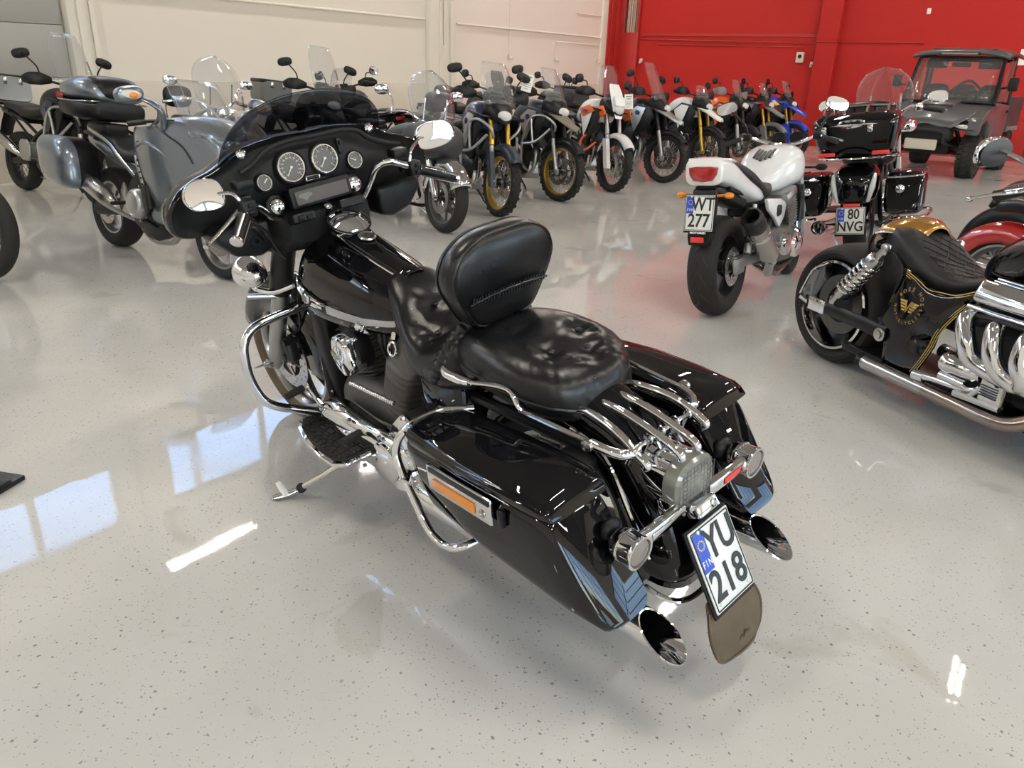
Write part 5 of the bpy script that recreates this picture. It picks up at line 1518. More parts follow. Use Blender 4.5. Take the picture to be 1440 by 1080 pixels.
# ---------------------------------------------------------------- cruisers and tourers
def cruiser(label, rear, yaw, wb=1.65, paint='black', screen=None, screen_r=.26, bags=False, topcase=False, lean=.1, rim='alu', fender_front='black', plate_=None, backrest=False, steer=.1, cast=True, pods=True, grip_h=1.05, lamps=True, fairing=False, tyre_w=.13, screen_m='clear', mirror_r=True, rearfender=None, scale=1.0, mirror_h=.19):
    t = thing('motorcycle', label, 'motorcycle', (rear[0], rear[1], 0), yaw, lean)
    t.scale = (scale,) * 3
    bk = M[paint]
    def st(p):
        c, s_ = math.cos(steer), math.sin(steer); px = wb - .2
        x, y = p[0] - px, p[1]
        return (px + x * c - y * s_, x * s_ + y * c, p[2])
    wheel(t, (0, 0, .32), .32, .16, 'cast' if cast else 'spoke', rim, nsp=10 if cast else 36)
    fc = st((wb, 0, .325))
    wheel(t, fc, .325, tyre_w, 'cast' if cast else 'spoke', rim, steer=steer, discs=(1, -1), discr=.15, nsp=10 if cast else 36)
    for (cx, R0, hw, a0, a1, mm, stf) in ((0, .365, .10, 25, 185, rearfender or paint, None), (wb, .375, .085, 25, 165, fender_front, st)):
        rows = []
        for i in range(21):
            a = R(lerp(a0, a1, i / 20)); row = []
            for k in range(11):
                th = (-1 + k / 5) * PI / 2
                y = hw * math.copysign(abs(math.sin(th)) ** .7, math.sin(th)); dr = -.13 * (1 - abs(math.cos(th)) ** .6)
                p = (cx + math.cos(a) * (R0 + dr), y, .32 + math.sin(a) * (R0 + dr))
                row.append(stf(p) if stf else p)
            rows.append(row)
        put('fender', G().sheet(rows), M[mm], t, solid=.006, ang=60)
    for s in (1, -1):
        lo, hi = st((wb, s * .115, .325)), st((wb - .36, s * .115, 1.02))
        f = put('fork_leg', G().lathe([(.03, 0), (.034, .05), (.034, .36), (.025, .37), (.024, .76)], lo, V(hi) - V(lo), 16), M['chrome'], t)
        put('brake_caliper', G().box(st((wb - .12, s * .09, .42)), (.06, .05, .12), .015), M['steel'], f)
    g = G()
    for s in (1, -1):
        g.tube([(wb - .35, s * .04, .85), (wb - .42, s * .12, .35), (wb - .60, s * .14, .17), (.5, s * .14, .18), (.15, s * .13, .30), (.3, s * .10, .62), (wb - .45, s * .04, .85)], .018, 8, 5)
    put('frame', g, M['satin'], t)
    g = G().loft(body([(.45, 0, .36, .10, .10, 3), (.6, 0, .36, .17, .16, 3), (.9, 0, .36, .17, .17, 3), (1.12, 0, .36, .09, .12, 3)], 20, 3))
    en = put('engine', g, M['chrome'] if pods else M['dkmetal'], t)
    for cx, tilt in ((.72, -24), (.95, 22)):
        ax = V((math.sin(R(tilt)), 0, math.cos(R(tilt)))); g = G()
        for k in range(8): g.box(V((cx, 0, .44)) + ax * (.02 + .02 * k), (.16, .17, .006), .01, rot=(0, R(tilt), 0), seg=1)
        g.box(V((cx, 0, .44)) + ax * .20, (.15, .17, .06), .025, rot=(0, R(tilt), 0))
        put('cylinder', g, M['dkmetal'], en)
    for s in (1, -1):
        put('engine_cover', G().lathe([(.11, 0), (.11, .03), (.09, .05), (0, .055)], (.68, s * .16, .36), (0, s, 0), 24), M['chrome'], en)
        put('exhaust_pipe', G().tube([(1.0, s * .12, .40), (.95, s * .18, .24), (.6, s * .20, .22), (.0, s * .22, .25), (-.35, s * .23, .29)], [.022, .028, .035, .048, .05], 14, 5).lathe([(.05, 0), (.052, .03), (.04, .03), (.035, -.1)], (-.35, s * .23, .29), (-1, 0, .08), 16), M['chrome'], t)
    g = G().loft(body([(.62, 0, .78, .08, .05, 2.4), (.70, 0, .80, .13, .08, 2.3), (.92, 0, .84, .165, .11, 2.2), (1.12, 0, .86, .15, .11, 2.2), (1.24, 0, .85, .08, .07, 2.2)], 24, 4))
    put('fuel_tank', g, bk, t, ang=180)
    g = G().loft(body([(.76, 0, .80, .08, .03, 2.6), (.62, 0, .74, .16, .05, 3), (.48, 0, .71, .19, .055, 3), (.34, 0, .73, .19, .07, 3), (.24, 0, .78, .16, .06, 3), (.05, 0, .80, .14, .055, 3), (-.10, 0, .77, .09, .04, 3)], 24, 4))
    put('seat', g, M['leather'], t, ang=180)
    if backrest:
        b = put('backrest', G().loft(body([(-.06, 0, 1.06, .12, .08, 3), (-.08, 0, 1.05, .16, .12, 3), (-.14, 0, 1.05, .16, .12, 3), (-.165, 0, 1.05, .12, .08, 3)], 24, 3)), M['leather'], t)
        put('backrest_bar', G().tube([(.1, .14, .62), (-.10, .13, .80), (-.14, .12, 1.0), (-.15, 0, 1.12), (-.14, -.12, 1.0), (-.10, -.13, .80), (.1, -.14, .62)], .01, 8, 4), M['chrome'], b)
    hb = put('handlebar', G().tube([st((1.0, .45, grip_h - .03)), st((1.06, .34, grip_h)), st((1.22, .22, grip_h + .02)), st((1.30, .08, grip_h - .06)), st((1.30, -.08, grip_h - .06)), st((1.22, -.22, grip_h + .02)), st((1.06, -.34, grip_h)), st((1.0, -.45, grip_h - .03))], .0125, 10, 5), M['chrome'], t)
    for s in (1, -1):
        put('grip', G().rod(st((.99, s * .47, grip_h - .033)), st((1.06, s * .33, grip_h)), .018, 14), M['rubber'], hb)
        put('lever', G().tube([st((1.10, s * .30, grip_h)), st((1.10, s * .38, grip_h - .01)), st((1.05, s * .49, grip_h - .03))], [.01, .009, .009], 8, 4), M['chrome'], hb)
        put('switch_gear', G().box(st((1.09, s * .29, grip_h + .01)), (.05, .06, .06), .012), M['chrome'], hb)
        oval_mirror(hb, st((1.10, s * .42, grip_h + mirror_h)), .075, .048, (-1, 0, 0), 'chrome', [st((1.10, s * .28, grip_h + .02)), st((1.11, s * .32, grip_h + mirror_h * .7)), st((1.12, s * .40, grip_h + mirror_h * .95))], 'chrome', stemr=.007)
    put('headlight', G().lathe([(0, -.14), (.05, -.13), (.085, -.08), (.095, -.01), (.098, .02), (.09, .035), (0, .045)], st((wb - .20, 0, .92)), (1, steer, .0), 28), M['chrome'], t)
    if lamps:
        for s in (1, -1):
            lp = put('spot_lamp', G().lathe([(0, -.08), (.04, -.06), (.055, 0), (.056, .015), (0, .02)], st((wb - .20, s * .20, .90)), (1, steer, 0), 20), M['chrome'], t)
            put('lamp_bar', G().rod(st((wb - .25, s * .05, .86)), st((wb - .22, s * .20, .86)), .012), M['chrome'], lp)
    if screen:
        cz, rr = screen, screen_r
        rows = []
        for j in range(13):
            u = j / 12
            z = cz - rr * .95 + rr * 1.95 * u
            w = rr * math.sqrt(max(0.0, 1 - ((z - cz) / rr) ** 2)) if z > cz else rr * (1 - .10 * ((cz - z) / rr) ** 2)
            x = wb - .27 - .42 * (z - cz)
            rows.append([st((x - .10 * abs(y) ** 2, max(w, .01) * y, z)) for y in (-1, -.75, -.5, -.25, 0, .25, .5, .75, 1)])
        ws = put('windshield', G().sheet(rows), M[screen_m], t, solid=.004)
        put('windshield_bracket', G().tube([st((wb - .30, .12, cz - rr * .8)), st((wb - .28, .12, cz + .0))], .008, 8, curve=False).tube([st((wb - .30, -.12, cz - rr * .8)), st((wb - .28, -.12, cz + .0))], .008, 8, curve=False), M['chrome'], ws)
    if fairing:
        g = G().loft(body([(wb - .50, 0, .80, .22, .10, 3), (wb - .36, 0, .82, .29, .17, 3), (wb - .16, 0, .82, .26, .17, 2.8), (wb - .04, 0, .82, .16, .11, 2.5), (wb + .01, 0, .82, .06, .04, 2.5)], 28, 4))
        put('fairing', g, M[fairing], t, ang=70)
    if bags:
        for s in (1, -1):
            rings = []
            for x, y0, y1, z0, z1 in ((.26, .24, .34, .42, .60), (.22, .21, .40, .39, .645), (.0, .20, .445, .36, .66), (-.30, .19, .45, .37, .665), (-.42, .20, .44, .39, .65), (-.455, .22, .41, .43, .61)):
                n = 28; ring = []
                for k in range(n):
                    a = 2 * PI * k / n; c, s_ = math.cos(a), math.sin(a); e = 2 / 4.5
                    ring.append((x - (.05 * math.copysign(abs(s_) ** e, s_) * -1 if x < -.2 else 0), s * ((y0 + y1) / 2 + (y1 - y0) / 2 * math.copysign(abs(c) ** e, c)), (z0 + z1) / 2 + (z1 - z0) / 2 * math.copysign(abs(s_) ** e, s_)))
                rings.append(ring)
            b = put('saddlebag', G().loft(rings), bk, t, ang=60)
            put('bag_trim', G().tube([(.22, s * .40, .645), (.0, s * .44, .655), (-.30, s * .447, .66), (-.44, s * .43, .645), (-.475, s * .33, .64), (-.465, s * .22, .64)], .006, 8, 4), M['chrome'], b)
            put('bag_lock', G().lathe([(.026, 0), (.028, .008), (.016, .014), (0, .015)], (-.463, s * .30, .56), (-1, 0, .1), 18).box((-.475, s * .30, .56), (.015, .014, .05), .004), M['chrome'], b)
            put('bag_guard', G().tube([(-.35, s * .26, .35), (-.46, s * .30, .36), (-.46, s * .42, .37), (-.30, s * .47, .36), (.1, s * .47, .35), (.2, s * .40, .34)], .012, 10, 5), M['chrome'], b)
    if topcase:
        def tr(x, w, z0, z1, e=5.0):
            n = 36; out = []
            for k in range(n):
                a = 2 * PI * k / n; c, s_ = math.cos(a), math.sin(a)
                u = math.copysign(abs(s_) ** (2 / e), s_)
                out.append((x - .055 * u * (1 if x < -.2 else -.3), w * math.copysign(abs(c) ** (2 / e), c) * (1 + .10 * u), (z0 + z1) / 2 + (z1 - z0) / 2 * u))
            return out
        tc = put('top_case', G().loft([tr(.06, .20, .80, 1.0), tr(.04, .235, .775, 1.055), tr(-.12, .26, .765, 1.08), tr(-.38, .265, .765, 1.075), tr(-.46, .255, .77, 1.06), tr(-.495, .23, .79, 1.02)]), bk, t, ang=60)
        put('case_trim', G().torus((-.22, 0, .775), .265, .008, (0, 0, 1), 40, 8), M['chrome'], tc)
        put('case_band', G().tube([(-.525, .25, 1.0), (-.545, .0, 1.0), (-.525, -.25, 1.0)], .007, 8, 4, flat=(.6, 1)), M['chrome'], tc)
        for y in (.19, -.10):
            put('case_latch', G().box((-.53, y, .99), (.018, .035, .085), .006).lathe([(.012, 0), (.012, .006), (0, .007)], (-.54, y, .97), (-1, 0, 0), 12), M['chrome'], tc)
        put('case_handle', G().tube([(-.525, .11, 1.0), (-.555, .07, 1.022), (-.562, 0, 1.028), (-.555, -.05, 1.022), (-.53, -.06, 1.0), (-.54, .03, .985), (-.525, .11, 1.0)], .009, 8, 5), M['chrome'], tc)
        for y in (.17, -.17):
            put('case_reflector', G().box((-.505, y, .81), (.018, .11, .028), .010), M['redbright'], tc)
        g = G()
        for y in (-.2, -.07, .07, .2): g.tube([(.02, y, 1.08), (-.05, y, 1.115), (-.38, y, 1.115), (-.49, y, 1.07)], .009, 8, 4)
        for x in (-.1, -.3): g.tube([(x, .22, 1.10), (x, 0, 1.115), (x, -.22, 1.10)], .008, 8, 4)
        put('case_rack', g, M['chrome'], tc)
        put('passenger_backrest', G().loft(body([(.16, 0, .98, .16, .10, 3), (.13, 0, .98, .21, .15, 3), (.08, 0, .99, .21, .15, 3), (.05, 0, .99, .17, .12, 3)], 24, 3)), M['leather'], t)
        put('tail_panel', G().loft(body([(-.20, 0, .60, .15, .13, 3), (-.36, 0, .58, .15, .13, 3), (-.45, 0, .56, .11, .10, 2.6), (-.47, 0, .555, .06, .06, 2.5)], 24, 3)), bk, t)
        for s in (1, -1):
            put('tail_lamp', G().tube([(-.40, s * .135, .66), (-.445, s * .125, .58), (-.44, s * .10, .48)], [.02, .032, .02], 10, 4, flat=(.6, 1)), M['lens'], t)
        put('reflector', G().box((-.47, 0, .455), (.02, .11, .032), .008), M['redbright'], t)
    if plate_:
        plate(t, (-.50, 0, .355), (0, -1, 0), (.12, 0, 1), .185, .185, plate_[0], plate_[1])
        put('plate_bracket', G().box((-.43, 0, .40), (.10, .12, .06), .01), M['satin'], t)
    put('floorboard', G().prism([(.95, .2), (.95, .34), (.70, .38), (.62, .36), (.62, .2)], 'z', .27, .29, .005), M['satin'], t)
    put('floorboard', G().prism([(.62, -.2), (.62, -.36), (.70, -.38), (.95, -.34), (.95, -.2)], 'z', .27, .29, .005), M['satin'], t)
    put('side_stand', G().tube([(.85, .17, .17), (.92, .32, .04), (.93, .36, -.03)], .012, 8, curve=False), M['chrome'], t)
    return t

cruiser('black touring motorcycle with top case, side cases and plate 80 NVG', (3.07, 6.92), R(61), wb=1.70, screen=1.17, screen_r=.225, bags=True, topcase=True, plate_=('80', 'NVG'), lean=.14, steer=.0, grip_h=1.04, scale=1.17, mirror_h=.08)
cruiser('grey fairing touring motorcycle with clear windshield and cast front wheel, beside the smoked windshield', (-.70 - 1.68 * math.cos(R(-50)), 7.47 + 1.68 * math.sin(R(50))), R(-50), wb=1.68, paint='grey', fender_front='chrome', screen=1.2, screen_r=.25, fairing='grey', steer=-.05, rim='greymetal', lean=.08, tyre_w=.13)
cruiser('chrome cruiser with round clear windshield by the white wall', (-4.1, 9.7), R(-50), paint='black', screen=1.24, screen_r=.27, backrest=True, steer=.1, cast=False, lean=.06)
# ---------------------------------------------------------------- blue-grey sport tourer with cases
def sport_tourer():
    wb = 1.545
    yaw = math.atan2(5.42 - 6.42, -2.03 + 3.33)
    t = thing('motorcycle', 'blue-grey sport touring motorcycle with top case and side cases, left of the front bike', 'motorcycle', (-3.33, 6.43, 0), yaw, .10)
    P, S_ = M['vfr'], M['satin']
    wheel(t, (0, 0, .32), .32, .18, 'cast', 'alu', nsp=6, discs=(-1,), discr=.13)
    wheel(t, (wb, 0, .32), .315, .12, 'cast', 'alu', nsp=6, discs=(1, -1), discr=.15, steer=.05)
    for s in (1, -1):
        f = put('fork_leg', G().rod((wb, s * .10, .32), (wb - .30, s * .10, .95), .03, 14), M['dkmetal'], t)
        put('brake_caliper', G().box((wb - .12, s * .08, .40), (.06, .05, .12), .015), M['dkmetal'], f)
    rows = []
    for i in range(13):
        a = R(30 + i * 9); rows.append([(wb + math.cos(a) * (.36 - .10 * y * y * 60), y * 1.0, .32 + math.sin(a) * (.36 - 8 * y * y)) for y in (-.075, -.05, -.025, 0, .025, .05, .075)])
    put('fender', G().sheet(rows), P, t, solid=.006)
    # main fairing: two sides and a nose
    def yv(x, z):
        return .16 + .15 * max(0, 1 - ((x - 1.12) / .55) ** 2) * max(0, 1 - ((z - .88) / .62) ** 2)
    out_ = [(.86, .985), (1.0, 1.0), (1.16, 1.02), (1.30, 1.06), (1.46, 1.06), (1.62, .98), (1.68, .88), (1.60, .76), (1.44, .66), (1.34, .54), (1.22, .40), (1.05, .28), (.90, .30), (.96, .46), (.98, .60), (.90, .72), (.85, .84)]
    def shell(s, off=0.0):
        g = G(); Q, _ = spline([V((x, 0, z)) for x, z in out_], .01, 3, True)
        cx, cz = 1.17, .78
        rings = []
        for k in range(9):
            u = k / 8
            rings.append([(cx + (q.x - cx) * (1 - u), s * (yv(cx + (q.x - cx) * (1 - u), cz + (q.z - cz) * (1 - u)) * (1 - .35 * max(0, cx + (q.x - cx) * (1 - u) - 1.35) / .33) + off), cz + (q.z - cz) * (1 - u)) for q in Q])
        return g.loft(rings, cap=False)
    for s in (1, -1):
        f = put('side_fairing', shell(s), P, t, solid=.012, ang=70)
        g = panel(G(), [(.78, .24), (1.0, .20), (1.25, .28), (1.42, .46), (1.36, .50), (1.2, .40), (1.0, .30), (.82, .34)], .19, .17, .03, s, .01)
        put('belly_pan', g, S_, f)
        # dark air outlet behind the main panel
        put('air_outlet', panel(G(), [(.98, .38), (1.06, .44), (1.02, .60), (.93, .72), (.90, .62), (.94, .48)], .24, .26, .04, s, .01), S_, f)
        g = G().lathe([(.052, 0), (.054, .006), (0, .008)], (.99, s * .285, .87), (0, s, .12), 20)
        b = put('wing_badge', G().lathe([(.022, 0), (.022, .006), (0, .007)], (.955, s * .300, .885), (0, s, .05), 20), M['ink'], f); g.bm.free()
        put('badge_wing', G().box((.955, s * .309, .89), (.022, .002, .006), .001, rot=(0, R(-30), 0)).box((.957, s * .309, .882), (.018, .002, .005), .001, rot=(0, R(-30), 0)), M['silver'], b)
    for s in (1, -1):   # panel gap and crease
        put('panel_gap', G().tube([(1.22, s * (yv(1.22, 1.02) + .012), 1.02), (1.34, s * (yv(1.34, .96) + .012), .965), (1.44, s * (yv(1.44, .90) * .9 + .012), .90), (1.50, s * (yv(1.5, .82) * .8 + .02), .80)], .006, 8, 5), M['ink'], t)
        put('body_crease', G().tube([(.90, s * (yv(.9, .86) + .004), .86), (1.05, s * (yv(1.05, .90) + .004), .90), (1.25, s * (yv(1.25, .86) + .002), .86), (1.40, s * (yv(1.4, .74) * .95), .74)], [.008, .014, .014, .006], 10, 5), P, t)
    g = G().loft(body([(1.30, 0, .98, .25, .13, 3), (1.42, 0, .96, .24, .15, 3), (1.55, 0, .92, .18, .14, 2.8), (1.66, 0, .88, .10, .10, 2.5), (1.72, 0, .85, .04, .04, 2.4)], 28, 4))
    ns = put('nose_fairing', g, P, t, ang=70)
    put('headlight', G().loft(body([(1.64, 0, .90, .12, .06, 2.4), (1.70, 0, .875, .07, .045, 2.4), (1.735, 0, .86, .02, .02, 2.3)], 20, 3)), M['lens'], ns)
    # screen with dark inner area
    rows = []
    for j in range(10):
        u = j / 9
        rows.append([(1.66 - .48 * u + .06 * u * u - .10 * y * y, (.26 - .06 * u) * y, .98 + .36 * u) for y in (-1, -.75, -.5, -.25, 0, .25, .5, .75, 1)])
    ws = put('windscreen', G().sheet(rows), M['clear'], t, solid=.005)
    rows = []
    for j in range(6):
        u = j / 5
        rows.append([(1.48 - .30 * u - .08 * y * y, (.17 - .05 * u) * y, 1.03 + .20 * u) for y in (-1, -.5, 0, .5, 1)])
    put('wind_deflector', G().sheet(rows), M['clear'], ws, solid=.004)
    put('dash', G().box((1.36, 0, 1.04), (.08, .26, .14), .03, rot=(0, R(30), 0)), S_, t)
    for s in (1, -1):   # mirrors on arms flowing out of the fairing, with amber signal
        arm = put('mirror_arm', G().tube([(.96, s * .285, .93), (1.14, s * .28, .99), (1.26, s * .29, 1.04), (1.33, s * .34, 1.14), (1.28, s * .43, 1.19)], [.012, .04, .055, .045, .022], 12, 5, flat=(.5, 1.2)), P, t)
        oval_mirror(arm, (1.24, s * .50, 1.21), .10, .052, (-1, 0, -.02), 'vfr', None, roll=s * .22, th=.05)
        put('signal_lens', G().ell((1.285, s * .50, 1.21), (.012, .068, .030)), M['lens'], arm)
        put('signal_bulb', G().ell((1.292, s * .49, 1.205), (.010, .034, .020)), M['amber'], arm)
    # tank, seat, tail
    put('fuel_tank', G().loft(body([(.70, 0, .80, .10, .05, 2.6), (.76, 0, .85, .16, .10, 2.6), (.90, 0, .90, .20, .15, 2.6), (1.06, 0, .92, .21, .17, 2.6), (1.20, 0, .90, .17, .15, 2.6), (1.28, 0, .88, .10, .10, 2.6)], 26, 4)), P, t, ang=180)
    put('seat', G().loft(body([(.80, 0, .82, .08, .03, 2.6), (.68, 0, .78, .13, .05, 3), (.50, 0, .76, .165, .055, 3), (.36, 0, .78, .17, .065, 3), (.28, 0, .83, .16, .06, 3), (.10, 0, .86, .14, .05, 3), (-.06, 0, .87, .10, .04, 3)], 24, 4)), M['vinyl'], t, ang=180)
    tl = put('tail', G().loft(body([(.60, 0, .68, .12, .06, 3), (.35, 0, .73, .16, .07, 3), (.05, 0, .80, .15, .06, 3), (-.22, 0, .84, .10, .05, 3), (-.34, 0, .86, .05, .03, 3)], 22, 4)), P, t, ang=180)
    for s in (1, -1): put('seat_rail', G().tube([(.62, s * .16, .62), (.40, s * .18, .76), (.25, s * .175, .84), (-.10, s * .15, .93)], [.012, .018, .016, .012], 10, 5, flat=(.6, 1.3)), M['steel'], tl)
    # frame, engine
    g = G()
    for s in (1, -1):
        g.tube([(1.20, s * .10, .82), (.95, s * .17, .72), (.62, s * .17, .55), (.52, s * .14, .38)], [.05, .06, .05, .05], 10, 5, flat=(.45, 1.2))
    put('frame', g, M['dkmetal'], t)
    en = put('engine', G().loft(body([(.48, 0, .40, .12, .14, 3), (.62, 0, .40, .19, .18, 3.4), (.95, 0, .42, .20, .20, 3.4), (1.10, 0, .45, .14, .16, 3)], 22, 3)), M['dkmetal'], t)
    for s in (1, -1):
        put('engine_cover', G().lathe([(.105, 0), (.112, .05), (.10, .085), (.085, .095), (.08, .09), (.04, .096), (0, .097)], (.80, s * .20, .45), (0, s, 0), 32), M['silver'], en)
        g = G()
        for k in range(8): g.rod((.80 + math.cos(k * PI / 4) * .125, s * .2, .45 + math.sin(k * PI / 4) * .125), (.80 + math.cos(k * PI / 4) * .125, s * .235, .45 + math.sin(k * PI / 4) * .125), .010, 8)
        put('cover_bolts', g, M['steel'], en)
        rows = [[(lerp(.875, .955, u) + dx, s * (yv(lerp(.875, .955, u), z_) + .018), z_) for dx in (0, .018, .034)] for u, z_ in [(k / 6, lerp(.80, .58, k / 6)) for k in range(7)]]
        st_ = put('vent_strip', G().sheet(rows), M['silver'], t, solid=.006)
        g = G()
        for k in range(5): g.box((.925 + .0 + .013 * (4 - k), s * (.0 + yv(.93, .7) + .02), .61 + .04 * k), (.02, .006, .012), .002)
        put('vent_slots', g, S_, st_)
    g = G()
    g.tube([(.56, -.02, .40), (.25, -.13, .36), (.0, -.16, .32)], [.06, .06, .05], 12, 5, flat=(.8, 1.1))
    put('swing_arm', g, M['dkmetal'], t)
    g = G().tube([(.62, -.12, .30), (.42, -.20, .36), (.30, -.245, .44), (-.02, -.275, .57), (-.14, -.285, .62)], [.03, .035, .062, .066, .058], 16, 5, flat=(.85, 1.1))
    mf = put('muffler', g, M['steel'], t)
    put('muffler_cap', G().tube([(-.10, -.283, .605), (-.20, -.29, .645)], [.066, .05], 16, curve=False), M['dkmetal'], mf)
    put('heel_plate', G().prism([(.44, .36), (.58, .34), (.62, .46), (.52, .58), (.46, .50)], 'y', -.21, -.19, .006), M['steel'], t)
    put('foot_peg', G().rod((.50, -.20, .42), (.50, -.30, .415), .014), M['rubber'], t)
    put('exhaust_pipe', G().tube([(1.08, -.08, .36), (1.0, -.08, .20), (.72, -.10, .18), (.62, -.12, .28)], .03, 10, 5), M['steel'], t)
    # side cases and top case
    for s in (1, -1):
        rings = []
        for y, sx, sz, cz in ((.17, .92, .90, .0), (.20, 1, 1, 0), (.32, 1, 1, 0), (.335, .99, .99, 0)):
            rings.append([(-.16 + .25 * sx * math.copysign(abs(math.cos(a)) ** .55, math.cos(a)) - .06 * math.sin(a), s * y, .66 + .19 * sz * math.copysign(abs(math.sin(a)) ** .6, math.sin(a))) for a in [2 * PI * k / 28 for k in range(28)]])
        c = put('side_case', G().loft(rings), M['satin'], t, ang=50)
        rings = []
        for y, sc in ((.33, 1.02), (.36, 1.02), (.40, .97), (.435, .86), (.452, .6), (.456, .2)):
            rings.append([(-.16 + .25 * sc * math.copysign(abs(math.cos(a)) ** .6, math.cos(a)) - .06 * math.sin(a), s * y, .66 + .195 * sc * math.copysign(abs(math.sin(a)) ** .65, math.sin(a))) for a in [2 * PI * k / 28 for k in range(28)]])
        put('side_case_lid', G().loft(rings), P, c, ang=70)
    def tr(x, w, z0, z1, e=3.2, dx=0):
        out = []
        for k in range(32):
            a = 2 * PI * k / 32; c, s_ = math.cos(a), math.sin(a)
            out.append((x, w * math.copysign(abs(c) ** (2 / e), c), (z0 + z1) / 2 + (z1 - z0) / 2 * math.copysign(abs(s_) ** (2 / e), s_)))
        return out
    tcs = put('case_plate', G().box((-.10, 0, .93), (.34, .18, .10), .02), S_, t)
    tc = put('top_case', G().loft([tr(.13, .16, .93, 1.03), tr(.12, .20, .92, 1.06), (tr(-.10, .27, .90, 1.07)), tr(-.34, .265, .92, 1.07), tr(-.43, .19, .97, 1.065)]), M['satin'], t, ang=60)
    put('top_case_lid', G().loft([tr(.135, .14, 1.06, 1.12, 2.6), tr(.11, .20, 1.05, 1.19, 2.6), tr(.0, .25, 1.04, 1.235, 2.6), tr(-.14, .275, 1.04, 1.245, 2.6), tr(-.30, .265, 1.04, 1.215, 2.6), tr(-.42, .20, 1.045, 1.14, 2.6), tr(-.455, .12, 1.05, 1.09, 2.6)]), P, tc, ang=70)
    put('case_pad', G().loft([tr(.14, .12, 1.08, 1.15, 3), tr(.115, .16, 1.07, 1.21, 3), tr(.02, .20, 1.1, 1.245, 3), tr(-.05, .17, 1.14, 1.248, 3)]), S_, tc, ang=70)
    put('case_seam', G().tube([(.125, .15, 1.055), (.08, .235, 1.05), (-.12, .280, 1.045), (-.34, .268, 1.05), (-.45, .14, 1.055), (-.46, 0, 1.055), (-.45, -.14, 1.055), (-.34, -.268, 1.05), (-.12, -.280, 1.045), (.08, -.235, 1.05), (.125, -.15, 1.055)], .006, 8, 4), M['steel'], tc)
    for s in (1, -1): put('case_reflector', G().box((-.40, s * .20, 1.075), (.06, .13, .045), .012, rot=(0, 0, s * -.75)), M['redlens'], tc)
    tc.location.z = .085
    put('case_rack', G().box((-.12, 0, .89), (.40, .20, .03), .01).box((-.02, 0, .87), (.10, .30, .05), .02), S_, t)
    put('mudguard', G().tube([(-.28, 0, .80), (-.38, 0, .66), (-.42, 0, .52)], [.06, .05, .045], 8, 4, flat=(1.6, .25)), S_, t)
    hb = put('handlebar', G().tube([(1.02, .38, 1.02), (1.10, .26, 1.05), (1.16, .12, 1.06), (1.16, -.12, 1.06), (1.10, -.26, 1.05), (1.02, -.38, 1.02)], .012, 10, 5), M['dkmetal'], t)
    for s in (1, -1):
        put('grip', G().rod((1.01, s * .40, 1.015), (1.07, s * .30, 1.04), .018, 12), M['rubber'], hb)
        put('brake_lever', G().tube([(1.13, s * .26, 1.05), (1.12, s * .34, 1.04), (1.06, s * .42, 1.02)], .009, 8, 4), M['dkmetal'], hb)
    return t
sport_tourer()

